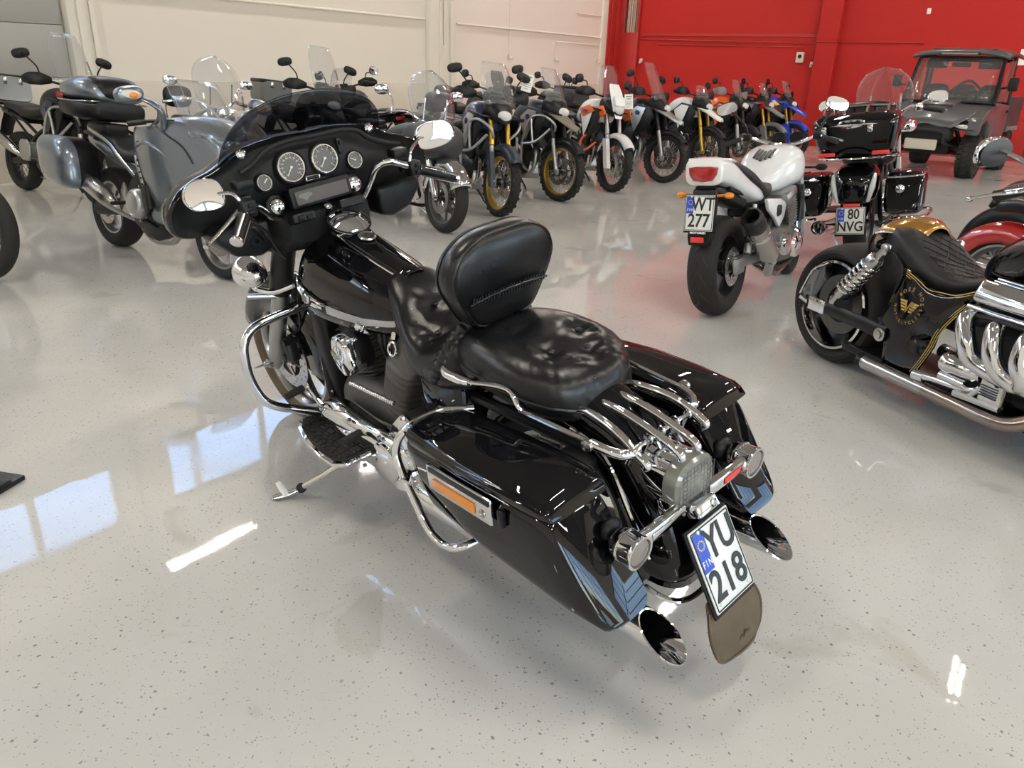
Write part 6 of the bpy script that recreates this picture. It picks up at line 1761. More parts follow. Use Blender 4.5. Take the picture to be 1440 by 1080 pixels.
# ---------------------------------------------------------------- white street bike WT 277
def street_bike():
    yaw = R(54.5); wb = 1.52
    t = thing('motorcycle', 'white naked street motorcycle with silver muffler and plate WT 277', 'motorcycle', (1.36, 5.03, 0), yaw, .10)
    Wh, S_ = M['white'], M['satin']
    wheel(t, (0, 0, .325), .325, .19, 'cast', 'dkmetal', nsp=6, discs=(-1,), discr=.128)
    # grooves of the rear tread
    g = G()
    for i in range(16):
        a0 = 2 * PI * i / 16
        for s in (1, -1):
            pts = []
            for k in range(6):
                u = k / 5; a = a0 + .34 * u + (.2 if s > 0 else 0); y = s * (.012 + .065 * u ** 1.3)
                r_ = .3255 - 5.2 * y * y * (1 + 20 * y * y) * .9
                pts.append((math.cos(a) * r_, y, .325 + math.sin(a) * r_))
            g.tube(pts, [.0015, .0042, .005, .005, .0042, .0015], 6, 2)
    put('tread_grooves', g, M['ink'], t)
    steer = .10
    def st(p):
        c, s_ = math.cos(steer), math.sin(steer); px = wb - .2
        x, y = p[0] - px, p[1]
        return (px + x * c - y * s_, x * s_ + y * c, p[2])
    wheel(t, st((wb, 0, .31)), .31, .12, 'cast', 'dkmetal', nsp=6, discs=(1, -1), discr=.155, steer=steer)
    for s in (1, -1):
        f = put('fork_leg', G().lathe([(.028, 0), (.03, .3), (.024, .31), (.024, .72)], st((wb, s * .10, .31)), V(st((wb - .30, s * .10, 1.0))) - V(st((wb, s * .10, .31))), 16), M['alu'], t)
        put('brake_caliper', G().box(st((wb - .11, s * .085, .38)), (.06, .05, .12), .015), M['greymetal'], f)
    rows = []
    for i in range(13):
        a = R(30 + i * 9); rows.append([st((wb + math.cos(a) * (.35 - 8 * y * y), y, .31 + math.sin(a) * (.35 - 8 * y * y))) for y in (-.07, -.045, -.02, 0, .02, .045, .07)])
    put('fender', G().sheet(rows), Wh, t, solid=.006)
    # tail unit
    tail = put('tail', G().loft(body([(.42, 0, .73, .14, .04, 3), (.30, 0, .76, .16, .06, 3), (.14, 0, .815, .155, .072, 3), (.02, 0, .87, .145, .08, 3), (-.08, 0, .915, .138, .085, 3.2), (-.20, 0, .945, .125, .085, 3.6), (-.27, 0, .945, .118, .082, 4), (-.285, 0, .945, .112, .076, 4)], 28, 4)), Wh, t, ang=60)
    put('tail_light', G().loft([[(-.283 - dx, y * k, .93 + z * k) for y, z in ((-.097, .042), (-.05, .048), (.05, .048), (.092, .042), (.088, .0), (.06, -.038), (.0, -.045), (-.06, -.038), (-.088, .0))] for dx, k in ((0, 1), (.012, .97), (.022, .8), (.026, .3))]), M['redlens'], tail)
    put('tail_tray', G().loft(body([(.2, 0, .72, .10, .05, 3), (-.1, 0, .80, .09, .05, 3), (-.24, 0, .835, .07, .03, 3)], 18, 3)), S_, tail)
    put('grab_rail', G().tube([(-.04, .10, .99), (-.14, .115, 1.005), (-.24, .10, 1.015), (-.27, 0, 1.018), (-.24, -.10, 1.015), (-.14, -.115, 1.005), (-.04, -.10, .99)], .013, 8, 4, flat=(1.3, .8)), Wh, tail)
    # plate carrier
    put('plate_carrier', G().prism([(-.20, .85), (-.26, .84), (-.335, .56), (-.315, .50), (-.27, .52), (-.22, .70)], 'y', -.075, .075, .01), S_, t)
    pl = plate(t, (-.325, 0, .705), (0, -1, 0), (.16, 0, 1), .185, .215, 'WT', '277', dealer='MOTORED')
    put('reflector', G().box((-.35, .0, .545), (.014, .085, .035), .005), M['redbright'], t)
    for s in (1, -1):
        put('turn_signal', G().tube([(-.24, s * .07, .80), (-.245, s * .13, .805)], .009, 8, curve=False).ell((-.25, s * .155, .805), (.024, .032, .02)), M['amber'], t)
    # seat, tank
    put('seat', G().loft(body([(.70, 0, .80, .07, .03, 2.6), (.60, 0, .765, .13, .045, 3), (.46, 0, .755, .16, .05, 3), (.34, 0, .80, .16, .06, 3), (.24, 0, .86, .145, .06, 3), (.10, 0, .925, .12, .05, 3), (.0, 0, .965, .085, .03, 3), (-.05, 0, .975, .05, .02, 3)], 24, 4)), M['vinyl'], t, ang=180)
    tk = put('fuel_tank', G().loft(body([(.60, 0, .78, .08, .05, 2.6), (.66, 0, .81, .13, .09, 2.6), (.78, 0, .85, .18, .135, 2.7), (.92, 0, .88, .21, .155, 2.7), (1.06, 0, .885, .21, .155, 2.7), (1.16, 0, .86, .16, .13, 2.7), (1.22, 0, .84, .09, .08, 2.6)], 28, 4)), Wh, t, ang=180)
    g = G()
    for k, (y, z) in enumerate(((.0, 0), (.028, 0), (-.028, 0), (.055, 0), (-.055, 0))):
        x0 = .70 + abs(y) * .6
        g.tube([(x0, y, interp([(.66, .92), (.78, .985), (.92, 1.035)], x0) + .004), (x0 + .06, y, interp([(.66, .92), (.78, .985), (.92, 1.035)], x0 + .06) + .003), (x0 + .12, y, interp([(.66, .92), (.78, .985), (.92, 1.035)], x0 + .12) + .002)], .010, 8, 3, flat=(1.1, .5))
    put('tank_pad', g, M['ink'], tk)
    put('fuel_cap', G().lathe([(.04, 0), (.04, .012), (.03, .016), (0, .017)], (.98, 0, 1.038), (0, 0, 1), 20), M['steel'], tk)
    for s in (1, -1):
        put('side_cover', panel(G(), [(.38, .72), (.62, .70), (.74, .66), (.70, .56), (.62, .50), (.52, .58), (.42, .64)], .15, .17, .03, s, .012), Wh, t)
    # frame and engine
    g = G()
    for s in (1, -1):
        g.tube([(1.20, s * .05, .90), (1.18, s * .12, .60), (1.12, s * .15, .28), (.95, s * .16, .20), (.62, s * .15, .22), (.50, s * .14, .40), (.58, s * .14, .66), (.30, s * .12, .74), (-.10, s * .09, .83)], .019, 8, 5)
    put('frame', g, M['dkmetal'], t)
    en = put('engine', G().loft(body([(.50, 0, .38, .14, .13, 3.4), (.62, 0, .38, .22, .15, 3.4), (.95, 0, .36, .23, .15, 3.4), (1.06, 0, .36, .18, .12, 3)], 22, 3)), M['greymetal'], t)
    g = G()
    for k in range(9): g.box((.88 - .008 * k, 0, .50 + .02 * k), (.20, .42, .006), .01, rot=(0, R(-14), 0), seg=1)
    g.box((.80, 0, .705), (.22, .44, .09), .03, rot=(0, R(-14), 0))
    put('cylinder_block', g, M['alu'], en)
    for s in (1, -1):
        put('engine_cover', G().lathe([(.105, 0), (.108, .03), (.095, .05), (.05, .062), (0, .064)], (.88, s * .205, .36), (0, s, 0), 28), M['chrome'], en)
        put('clutch_cover', G().lathe([(.08, 0), (.082, .03), (.07, .05), (0, .056)], (.66, s * .20, .38), (0, s, 0), 24), M['chrome'], en)
        put('carburettor', G().box((.60, s * .13, .62), (.12, .14, .10), .03), S_, en)
        put('hose', G().tube([(1.06, s * .16, .74), (1.0, s * .21, .66), (.98, s * .21, .5)], .022, 10, 5), S_, en)
    put('radiator', G().box((1.12, 0, .62), (.05, .40, .26), .01, rot=(0, R(-8), 0)), M['dkmetal'], t)
    g = G()
    for y in (-.15, -.05, .05, .15): g.tube([(.98, y, .62), (1.12, y, .52), (1.12, y, .28), (1.0, y * .8, .17), (.70, -.12 + y * .2, .16)], .02, 10, 5)
    put('header_pipe', g, M['steel'], t)
    put('swing_arm', G().box((.25, -.115, .34), (.55, .05, .09), .02, rot=(0, R(2), 0)).box((.25, .115, .34), (.55, .05, .09), .02, rot=(0, R(2), 0)).box((.02, -.135, .33), (.14, .04, .11), .02), M['alu'], t)
    # muffler on the right
    ax0, ax1 = V((.36, -.215, .355)), V((-.10, -.245, .665))
    d = (ax1 - ax0).normalized()
    mf = put('muffler', G().lathe([(.03, -.12), (.045, -.04), (.066, .0), (.070, .03), (.070, .42), (.070, .43)], ax0, d, 28), M['steel'], t)
    put('muffler_tip', G().lathe([(.070, .42), (.072, .43), (.072, .48), (.066, .545), (.050, .56), (.044, .545), (.042, .435), (0, .435)], ax0, d, 28), M['dkmetal'], mf)
    put('link_pipe', G().tube([(.70, -.10, .17), (.52, -.16, .20), (.44, -.20, .30), (.36, -.215, .355)], .032, 12, 5), M['steel'], mf)
    put('muffler_strap', G().lathe([(.073, .30), (.075, .305), (.075, .33), (.073, .335)], ax0, d, 28), M['chrome'], mf)
    # twin shocks, foot rests
    for s in (1, -1):
        a, b = V((.10, s * .155, .40)), V((.22, s * .15, .70))
        sh = put('shock', G().rod(a, b, .016, 10).rod(a, a + (b - a) * .2, .026, 12), M['alu'], t)
        g = G(); pts = []
        dd = (b - a).normalized(); p = dd.orthogonal().normalized(); q = dd.cross(p)
        for k in range(73): pts.append(a + dd * (.06 + .21 * k / 72) + (p * math.cos(k * PI / 6) + q * math.sin(k * PI / 6)) * .030)
        put('shock_spring', g.tube(pts, .006, 6, curve=False), M['dkmetal'], sh)
        put('foot_hanger', G().prism([(.38, .40), (.50, .36), (.54, .46), (.44, .50)], 'y', s * .18, s * .20, .006).rod((.42, s * .18, .42), (.42, s * .28, .42), .013), M['alu'], t)
    # bars and dials
    hb = put('handlebar', G().tube([st((.98, .38, 1.05)), st((1.06, .26, 1.09)), st((1.14, .16, 1.06)), st((1.18, .06, 1.03)), st((1.18, -.06, 1.03)), st((1.14, -.16, 1.06)), st((1.06, -.26, 1.09)), st((.98, -.38, 1.05))], .0125, 10, 5), M['chrome'], t)
    for s in (1, -1):
        put('grip', G().rod(st((.97, s * .40, 1.045)), st((1.03, s * .29, 1.08)), .018, 12), M['rubber'], hb)
        put('switch_gear', G().box(st((1.06, s * .25, 1.09)), (.05, .06, .05), .01), S_, hb)
        put('lever', G().tube([st((1.10, s * .25, 1.09)), st((1.12, s * .33, 1.07)), st((1.06, s * .42, 1.05))], .008, 8, 4), M['steel'], hb)
        put('bar_clamp', G().box(st((1.18, s * .06, 1.0)), (.04, .03, .08), .008), M['alu'], hb)
        oval_mirror(hb, st((1.10, s * (.36 if s < 0 else .42), 1.30)), .085, .045, (-1, -.77, .08) if s < 0 else (-1, -.12, -.5), 'satin', [st((1.08, s * .25, 1.10)), st((1.09, s * .28, 1.18)), st((1.12, s * (.34 if s < 0 else .39), 1.28))], 'satin', roll=s * .3, stemr=.009)
        put('dial', G().lathe([(.0, -.05), (.045, -.045), (.052, 0), (.052, .01), (.046, .012), (.044, .006), (0, .006)], st((1.25, s * .065, 1.07)), (-.8, 0, .6), 24), S_, t)
        put('turn_signal', G().tube([st((1.24, s * .10, .86)), st((1.24, s * .22, .86))], .009, 8, curve=False).ell(st((1.24, s * .26, .86)), (.028, .045, .026)), S_, t)
    put('headlight', G().lathe([(0, -.14), (.06, -.12), (.095, -.05), (.10, 0), (.10, .02), (.09, .03), (0, .04)], st((1.36, 0, .90)), (1, steer, 0), 28), S_, t)
    put('side_stand', G().tube([(.62, .15, .20), (.66, .30, .05), (.67, .34, -.03)], .012, 8, curve=False), M['dkmetal'], t)
    return t
street_bike()
# ---------------------------------------------------------------- the V8 motorcycle at the right
def big_block():
    t = thing('motorcycle', 'black and gold V8 motorcycle with fat rear tyre and quilted seat, at the right edge', 'motorcycle', (1.90, 4.21, 0), R(-70), .0)
    ch, bk, sa = M['chrome'], M['black'], M['satin']
    # fat rear wheel with a polished dish
    c = V((0, 0, .33)); d = V((0, 1, 0))
    wl = put('wheel', G().lathe([(.245, -.155), (.232, -.158), (.225, -.13), (.208, -.085), (.205, -.04), (.205, .04), (.208, .085), (.225, .13), (.232, .158), (.245, .155), (.24, .0)], c, d, 56, closed_prof=True), ch, t)
    put('tyre', tyre_g(c, .335, .32, d, rimr=.245, n=64), M['rubber'], wl)
    put('brake_disc', G().lathe([(.165, -.10), (.165, -.094), (.10, -.094), (.10, -.10)], c, d, 40, closed_prof=True), M['greymetal'], wl)
    put('hub', G().lathe([(.215, -.03), (.12, -.05), (.06, -.09), (0, -.10), (0, .10), (.06, .09), (.12, .05), (.215, .03)], c, d, 40), M['dkmetal'], wl)
    g = G()
    for i in range(5):
        a = 2 * PI * i / 5
        g.tube([V((math.cos(a) * .05, -.05, .33 + math.sin(a) * .05)), V((math.cos(a + .1) * .13, -.055, .33 + math.sin(a + .1) * .13)), V((math.cos(a) * .225, -.07, .33 + math.sin(a) * .225))], [.03, .022, .028], 10, 4)
    put('spokes', g, M['dkmetal'], wl)
    cal = put('brake_caliper', G().box((.10, -.13, .44), (.16, .06, .075), .02, rot=(0, R(-35), 0)), M['dkmetal'], t)
    put('caliper_mark', G().box((.075, -.163, .455), (.075, .003, .022), .004, rot=(0, R(-35), 0)), M['goldline'], cal)
    # licence bracket at the wheel's left, clear plastic
    put('plate_bracket', G().prism([(-.21, .35), (-.08, .36), (-.02, .47), (-.05, .54), (-.14, .49)], 'y', -.21, -.20, .004), M['clear'], t)
    put('bracket_frame', G().tube([(-.20, -.21, .35), (-.13, -.21, .50), (-.05, -.21, .55), (-.02, -.21, .57)], .008, 8, 4).tube([(-.19, -.21, .33), (-.05, -.21, .31), (.05, -.21, .33)], .012, 8, 4), ch, t)
    for s in (1, -1):
        arm = put('swing_arm', G().tube([(-.10, s * .225, .325), (.10, s * .225, .33), (.30, s * .24, .335), (.50, s * .245, .33)], [.03, .036, .036, .04], 10, 5, flat=(.55, 1)), sa, t)
        put('axle_block', G().box((-.02, s * .23, .33), (.13, .035, .075), .01), ch, arm)
        put('pivot_bolt', G().lathe([(.034, 0), (.034, .008), (.022, .010), (.020, .02), (0, .022)], (.48, s * .265, .325), (0, s, 0), 20), M['steel'], arm)
        a, b = V((.105, s * .245, .395)), V((.375, s * .235, .725))
        dd = (b - a).normalized(); p = dd.orthogonal().normalized(); q = dd.cross(p)
        sh = put('shock', G().rod(a, b, .020, 14).rod(a + dd * .05, a + dd * .12, .030, 16).lathe([(.030, .28), (.042, .30), (.042, .35), (.030, .37)], a, dd, 20).box(b, (.05, .04, .06), .015).box(a, (.045, .035, .05), .014), M['steel'], t)
        pts = [a + dd * (.085 + .23 * k / 84) + (p * math.cos(k * PI / 6) + q * math.sin(k * PI / 6)) * .042 for k in range(85)]
        put('shock_spring', G().tube(pts, .0085, 8, curve=False), ch, sh)
    # seat with quilted cover, gold cowl behind
    secs = [(.815, 0, .660, .05, .02, 2.6), (.78, 0, .635, .09, .03, 2.8), (.70, 0, .615, .14, .045, 3), (.58, 0, .635, .17, .065, 3), (.46, 0, .690, .175, .085, 3), (.37, 0, .738, .165, .085, 3), (.29, 0, .760, .14, .07, 3), (.235, 0, .765, .10, .04, 2.8), (.21, 0, .765, .05, .02, 2.6)]
    seat = put('seat', G().loft(body(secs, 40, 7)), M['vinyl'], t, ang=180)
    tab = [q[:1] + q[2:5] for q in secs[::-1]]
    def seat_top(x, y):
        cz, ry, rz = interp(tab, x)
        u = min(.999, abs(y) / ry)
        return cz + rz * (1 - u ** 3) ** (1 / 3)
    g = G()
    for k in range(-5, 9):
        for sg in (1, -1):
            pts = []
            for j in range(15):
                y = -.115 + .23 * j / 14; x = .36 + .055 * k + sg * y * .9
                if .27 < x < .74 and abs(y) < interp(tab, x)[1] * .78: pts.append((x, y, seat_top(x, y) + .001))
            if len(pts) > 2: g.tube(pts, .0018, 5, 1, curve=False)
    put('quilting', g, M['satin'], seat)
    rows = []
    for k in range(9):
        u = k / 8; x = lerp(.46, .10, u)
        zt = interp([(.10, .74), (.16, .80), (.25, .852), (.36, .870), (.46, .835)], x)
        hw = interp([(.10, .06), (.16, .135), (.25, .175), (.36, .165), (.46, .09)], x)
        rows.append([(x, hw * y - .0, zt - .065 * abs(y) ** 2.4 - (.02 if x < .15 else 0)) for y in (-1, -.75, -.5, -.25, 0, .25, .5, .75, 1)])
    for r_ in rows: pass
    cowl = put('tail_cowl', G().sheet(rows), M['goldflake'], t, solid=.008)
    cowl.location = (-.035, .03, -.005)
    put('cowl_trim', G().tube([(r_[0][0] - .035, r_[0][1] + .03, r_[0][2] - .008) for r_ in rows], .007, 8, 3), ch, cowl)
    cowl.children[0].location = (.035, -.03, .005)
    put('fender', G().loft(body([(.16, 0, .70, .09, .03, 3), (.26, 0, .73, .12, .04, 3), (.40, 0, .70, .13, .04, 3)], 20, 3)), bk, t)
    # glossy side covers with gold pinstripes and the winged V8 roundel
    Pn = [(.50, .655), (.66, .605), (.80, .615), (.95, .685), (.90, .60), (.84, .52), (.80, .43), (.79, .36), (.76, .28), (.72, .205), (.62, .18), (.52, .185), (.50, .30), (.455, .36), (.42, .39), (.47, .52)]
    def py(x, z): return .205 + .10 * max(0, .62 - z) + .035 * math.sin(max(0, min(1, (x - .42) / .5)) * PI) * math.sin(max(0, min(1, (z - .18) / .45)) * PI) - .025 * math.exp(-((x - .70) / .07) ** 2 - ((z - .38) / .06) ** 2)
    for s in (1, -1):
        rings = []
        Q, _ = spline([V((x, 0, z)) for x, z in Pn], .01, 3, True)
        for k in range(8):
            u = 1 - k / 7.2
            ring = []
            for q in Q:
                x, z = .66 + (q.x - .66) * u, .42 + (q.z - .42) * u
                ring.append((x, s * py(x, z), z))
            rings.append(ring)
        cv = put('side_cover', G().loft(rings), bk, t, ang=180, solid=.006)
        g = G()
        for off in (0, .011, .022):
            g.tube([(x, s * (py(x, z) + .004), z - off) for x, z in ((.505, .650), (.58, .625), (.66, .598), (.73, .603), (.80, .609), (.88, .645), (.94, .676))], .0022, 6, 3)
            g.tube([(x - off, s * (py(x, z) + .004), z) for x, z in ((.885, .585), (.838, .515), (.80, .43), (.785, .36), (.757, .28), (.717, .208))], .0022, 6, 3)
        put('pinstripes', g, M['goldline'], cv)
        lc = V((.588, s * (py(.588, .5) + .006), .500)); xa = V((-s, 0, 0)); za = V((0, 0, 1))
        if s < 0: xa = V((1, 0, 0))
        Mx = frame_M(lc, xa, za)
        g = G()
        word = 'BOSS HOSS'
        for i, chh in enumerate(word):
            if chh == ' ': continue
            a = R(150 - i * 18.5)
            g.add(text_g(chh, .026, .001, bold=.0006, M=Matrix.Translation((math.cos(a) * .078, math.sin(a) * .078, 0)) @ Matrix.Rotation(a - PI / 2, 4, 'Z')))
        word = 'MOTORCYCLES'
        for i, chh in enumerate(word):
            a = R(-168 + i * 15.6)
            g.add(text_g(chh, .022, .001, bold=.0006, M=Matrix.Translation((math.cos(a) * .080, math.sin(a) * .080, 0)) @ Matrix.Rotation(a + PI / 2, 4, 'Z')))
        for sg in (1, -1):
            for k in range(4):
                g.prism([(sg * .012, .022 - .013 * k), (sg * (.062 - .008 * k), .022 - .013 * k), (sg * (.056 - .008 * k), .013 - .013 * k), (sg * .014, .013 - .013 * k)], 'z', 0, .001)
        g.add(text_g('V', .075, .0015, bold=.002, M=Matrix.Translation((-.004, -.006, .002))))
        g.add(text_g('8', .034, .0015, bold=.001, M=Matrix.Translation((.022, .010, .003))))
        g.xf(Mx)
        for v in g.bm.verts: v.co.y = s * (py(v.co.x, v.co.z) + .0045)
        put('roundel', g, M['goldline'], cv)
    put('frame', G().tube([(.42, -.225, .385), (.50, -.235, .36), (.555, -.24, .29), (.545, -.24, .185)], .014, 10, 5).tube([(.42, .225, .385), (.50, .235, .36), (.555, .24, .29), (.545, .24, .185)], .014, 10, 5).tube([(.36, -.15, .70), (.46, -.19, .62), (.44, -.2, .42)], .014, 8, 4).tube([(.36, .15, .70), (.46, .19, .62), (.44, .2, .42)], .014, 8, 4).box((.9, 0, .15), (1.5, .36, .05), .02).tube([(1.84, 0, .95), (1.5, 0, .75), (.7, 0, .55)], .035, 10, 4).tube([(1.80, .04, .88), (1.72, .15, .55), (1.60, .16, .16)], .022, 10, 4).tube([(1.80, -.04, .88), (1.72, -.15, .55), (1.60, -.16, .16)], .022, 10, 4), sa, t)
    put('radiator', G().box((1.66, 0, .48), (.06, .34, .36), .015, rot=(0, R(14), 0)), M['dkmetal'], t)
    put('fork_clamp', G().box((1.80, 0, .93), (.08, .28, .04), .012).box((1.74, 0, 1.02), (.08, .28, .035), .012), ch, t)
    # side exhausts
    for s in (1, -1):
        g = G().lathe([(.034, .0), (.036, .01), (.036, .04), (.034, .05), (.034, .40)], (.42, s * .275, .163), (1, 0, .005), 20)
        e = put('exhaust_pipe', g, M['steel'], t)
        put('exhaust_tip', G().lathe([(.038, .03), (.040, .0), (.034, -.005), (.030, .0), (.028, .12)], (.40, s * .275, .163), (1, 0, .005), 20), sa, e)
        put('exhaust_bend', G().tube([(.80, s * .275, .165), (.98, s * .275, .166), (1.12, s * .272, .165), (1.24, s * .25, .175), (1.32, s * .21, .24), (1.34, s * .20, .34)], .034, 16, 6), M['copper'], e)
        put('foot_bar', G().tube([(.76, s * .29, .225), (.86, s * .295, .24), (1.0, s * .29, .25), (1.10, s * .28, .275)], [.024, .016, .014, .012], 12, 4).lathe([(.026, 0), (.026, .06), (0, .065)], (.755, s * .29, .22), (.95, 0, .12), 16), ch, t)
    # V8 engine: valve covers, headers, starter, finned box
    en = put('engine', G().loft(body([(.84, 0, .42, .17, .20, 4), (.95, 0, .43, .21, .24, 4), (1.45, 0, .44, .21, .24, 4), (1.55, 0, .43, .15, .18, 3)], 24, 2)), M['dkmetal'], t)
    for s in (1, -1):
        vc = put('valve_cover', G().box((1.24, s * .255, .665), (.54, .14, .10), .022, rot=(s * R(28), 0, 0), seg=3), ch, en)
        g = G()
        for k in range(7): g.box((1.24, s * (.225 + .016 * k), .735 - .0085 * k), (.50, .007, .012), .003, rot=(s * R(28), 0, 0))
        put('cover_fins', g, ch, vc)
        put('valve_cover_rail', G().box((1.24, s * .295, .605), (.58, .05, .022), .006, rot=(s * R(28), 0, 0)), ch, vc)
        for k in range(4):
            x = .99 + .125 * k
            put('header_pipe', G().tube([(x, s * .24, .555), (x - .02 + .02 * k, s * .32, .56), (x + .03, s * .345, .47), (x + .08 - .01 * k, s * .33, .40), (1.24 + .02 * k, s * .30, .36), (1.33, s * .24, .34)], [.034, .038, .040, .040, .036, .036], 16, 6), ch, en)
        put('spark_lead', G().tube([(.93, s * .22, .60), (1.0, s * .30, .585), (1.15, s * .33, .60), (1.35, s * .33, .60)], .011, 8, 5), sa, en)
    put('intake', G().box((1.24, 0, .74), (.44, .20, .14), .03), ch, en)
    stt = put('starter', G().lathe([(.0, 0), (.040, .0), (.046, .01), (.046, .05), (.040, .06), (.040, .17), (.03, .18), (.03, .20), (0, .20)], (.89, -.285, .335), (1, 0, .02), 24).lathe([(0, 0), (.022, 0), (.022, .13), (0, .13)], (.90, -.30, .275), (1, 0, 0), 16), ch, en)
    g = G().box((1.165, -.285, .305), (.105, .07, .115), .006)
    bx = put('regulator', g, ch, en)
    g = G()
    for k in range(5): g.box((1.16, -.323, .275 + .011 * k), (.08, .006, .004))
    put('regulator_fins', g.rod((1.19, -.32, .34), (1.19, -.325, .34), .012, 12), M['dkmetal'], bx)
    put('link_rod', G().tube([(1.05, -.29, .235), (1.11, -.30, .30), (1.12, -.30, .33)], .014, 8, 4).tube([(.98, -.29, .22), (1.08, -.285, .225), (1.2, -.28, .23)], .018, 8, 4), ch, en)
    # tank, front end
    put('fuel_tank', G().loft(body([(.80, 0, .70, .07, .03, 2.6), (.86, 0, .75, .14, .08, 2.6), (1.0, 0, .81, .20, .13, 2.6), (1.25, 0, .90, .24, .17, 2.6), (1.5, 0, .95, .22, .17, 2.6), (1.68, 0, .95, .12, .11, 2.6)], 30, 5)), bk, t, ang=180)
    fw = V((2.15, 0, .33))
    wheel(t, fw, .33, .15, 'cast', 'chrome', discs=(1, -1))
    for s in (1, -1): put('fork_leg', G().rod(fw + V((0, s * .13, 0)), (1.75, s * .12, 1.0), .03, 14), ch, t)
    rows = []
    for i in range(15):
        a = R(20 + i * 9); rows.append([(2.15 + math.cos(a) * (.385 - 8 * y * y), y, .33 + math.sin(a) * (.385 - 8 * y * y)) for y in (-.095, -.06, -.03, 0, .03, .06, .095)])
    put('fender', G().sheet(rows), bk, t, solid=.006)
    put('headlight', G().lathe([(0, -.14), (.06, -.12), (.09, -.04), (.095, 0), (0, .02)], (1.98, 0, .90), (1, 0, 0), 24), ch, t)
    hb = put('handlebar', G().tube([(1.05, -.43, 1.095), (1.18, -.40, 1.14), (1.40, -.28, 1.16), (1.62, -.10, 1.08), (1.62, .10, 1.08), (1.40, .28, 1.16), (1.18, .40, 1.14), (1.05, .43, 1.095)], .016, 12, 6), ch, t)
    for s in (1, -1):
        put('grip', G().rod((1.04, s * .432, 1.09), (1.17, s * .402, 1.137), .020, 14), M['rubber'], hb)
        put('brake_lever', G().tube([(1.22, s * .42, 1.155), (1.16, s * .46, 1.125), (1.05, s * .47, 1.095), (.965, s * .465, 1.068)], [.012, .010, .008, .008], 10, 4, flat=(1.2, .8)).ell((.962, s * .465, 1.067), (.013, .013, .013)), ch, hb)
        put('master_cylinder', G().box((1.25, s * .40, 1.16), (.12, .06, .05), .016), ch, hb)
        oval_mirror(hb, (1.0, s * .455, 1.25), .125, .058, (-1, s * .25, .1), 'chrome', [(1.20, s * .40, 1.16), (1.14, s * .43, 1.22), (1.06, s * .45, 1.252), (1.025, s * .455, 1.255)], th=.022, stemr=.009)
    # smoked mirror backs
    for o in list(hb.children):
        if o.name.startswith('mirror'):
            s = -1 if o.data.vertices[0].co.y < 0 else 1
            n = V((-1, s * .25, .1)).normalized(); y = V((0, 0, 1)).cross(n).normalized(); z = n.cross(y)
            put('mirror_back', G().loft([[V((1.0, s * .455, 1.25)) + y * math.cos(a) * .125 * k + z * math.sin(a) * .058 * k - n * dn_ for a in [2 * PI * i / 28 for i in range(28)]] for k, dn_ in ((.93, .019), (.8, .0235), (.4, .0265), (.02, .027))]), M['grey'], o)
    return t
big_block()

# cruisers cut off by the right edge
cruiser('red cruiser with chrome trimmed rear fender, behind the V8 motorcycle', (3.13, 4.95), R(-58), paint='red', lean=.05)
cruiser('black cruiser with wide rear tyre just behind the red cruiser', (3.62, 5.72), R(-58), paint='satin', lean=.05, pods=False)
cruiser('black cruiser with pale brake disc facing left at the right edge', (6.15, 7.75), R(197), paint='black', fender_front='satin', lean=.05)
adv('motorcycle cut off by the left edge, only its front tyre in view', (-3.72, 5.25), R(-20), knob=False, panel_m='grey', screen_h=.3, mirrors=None, guards=False, fender='none')

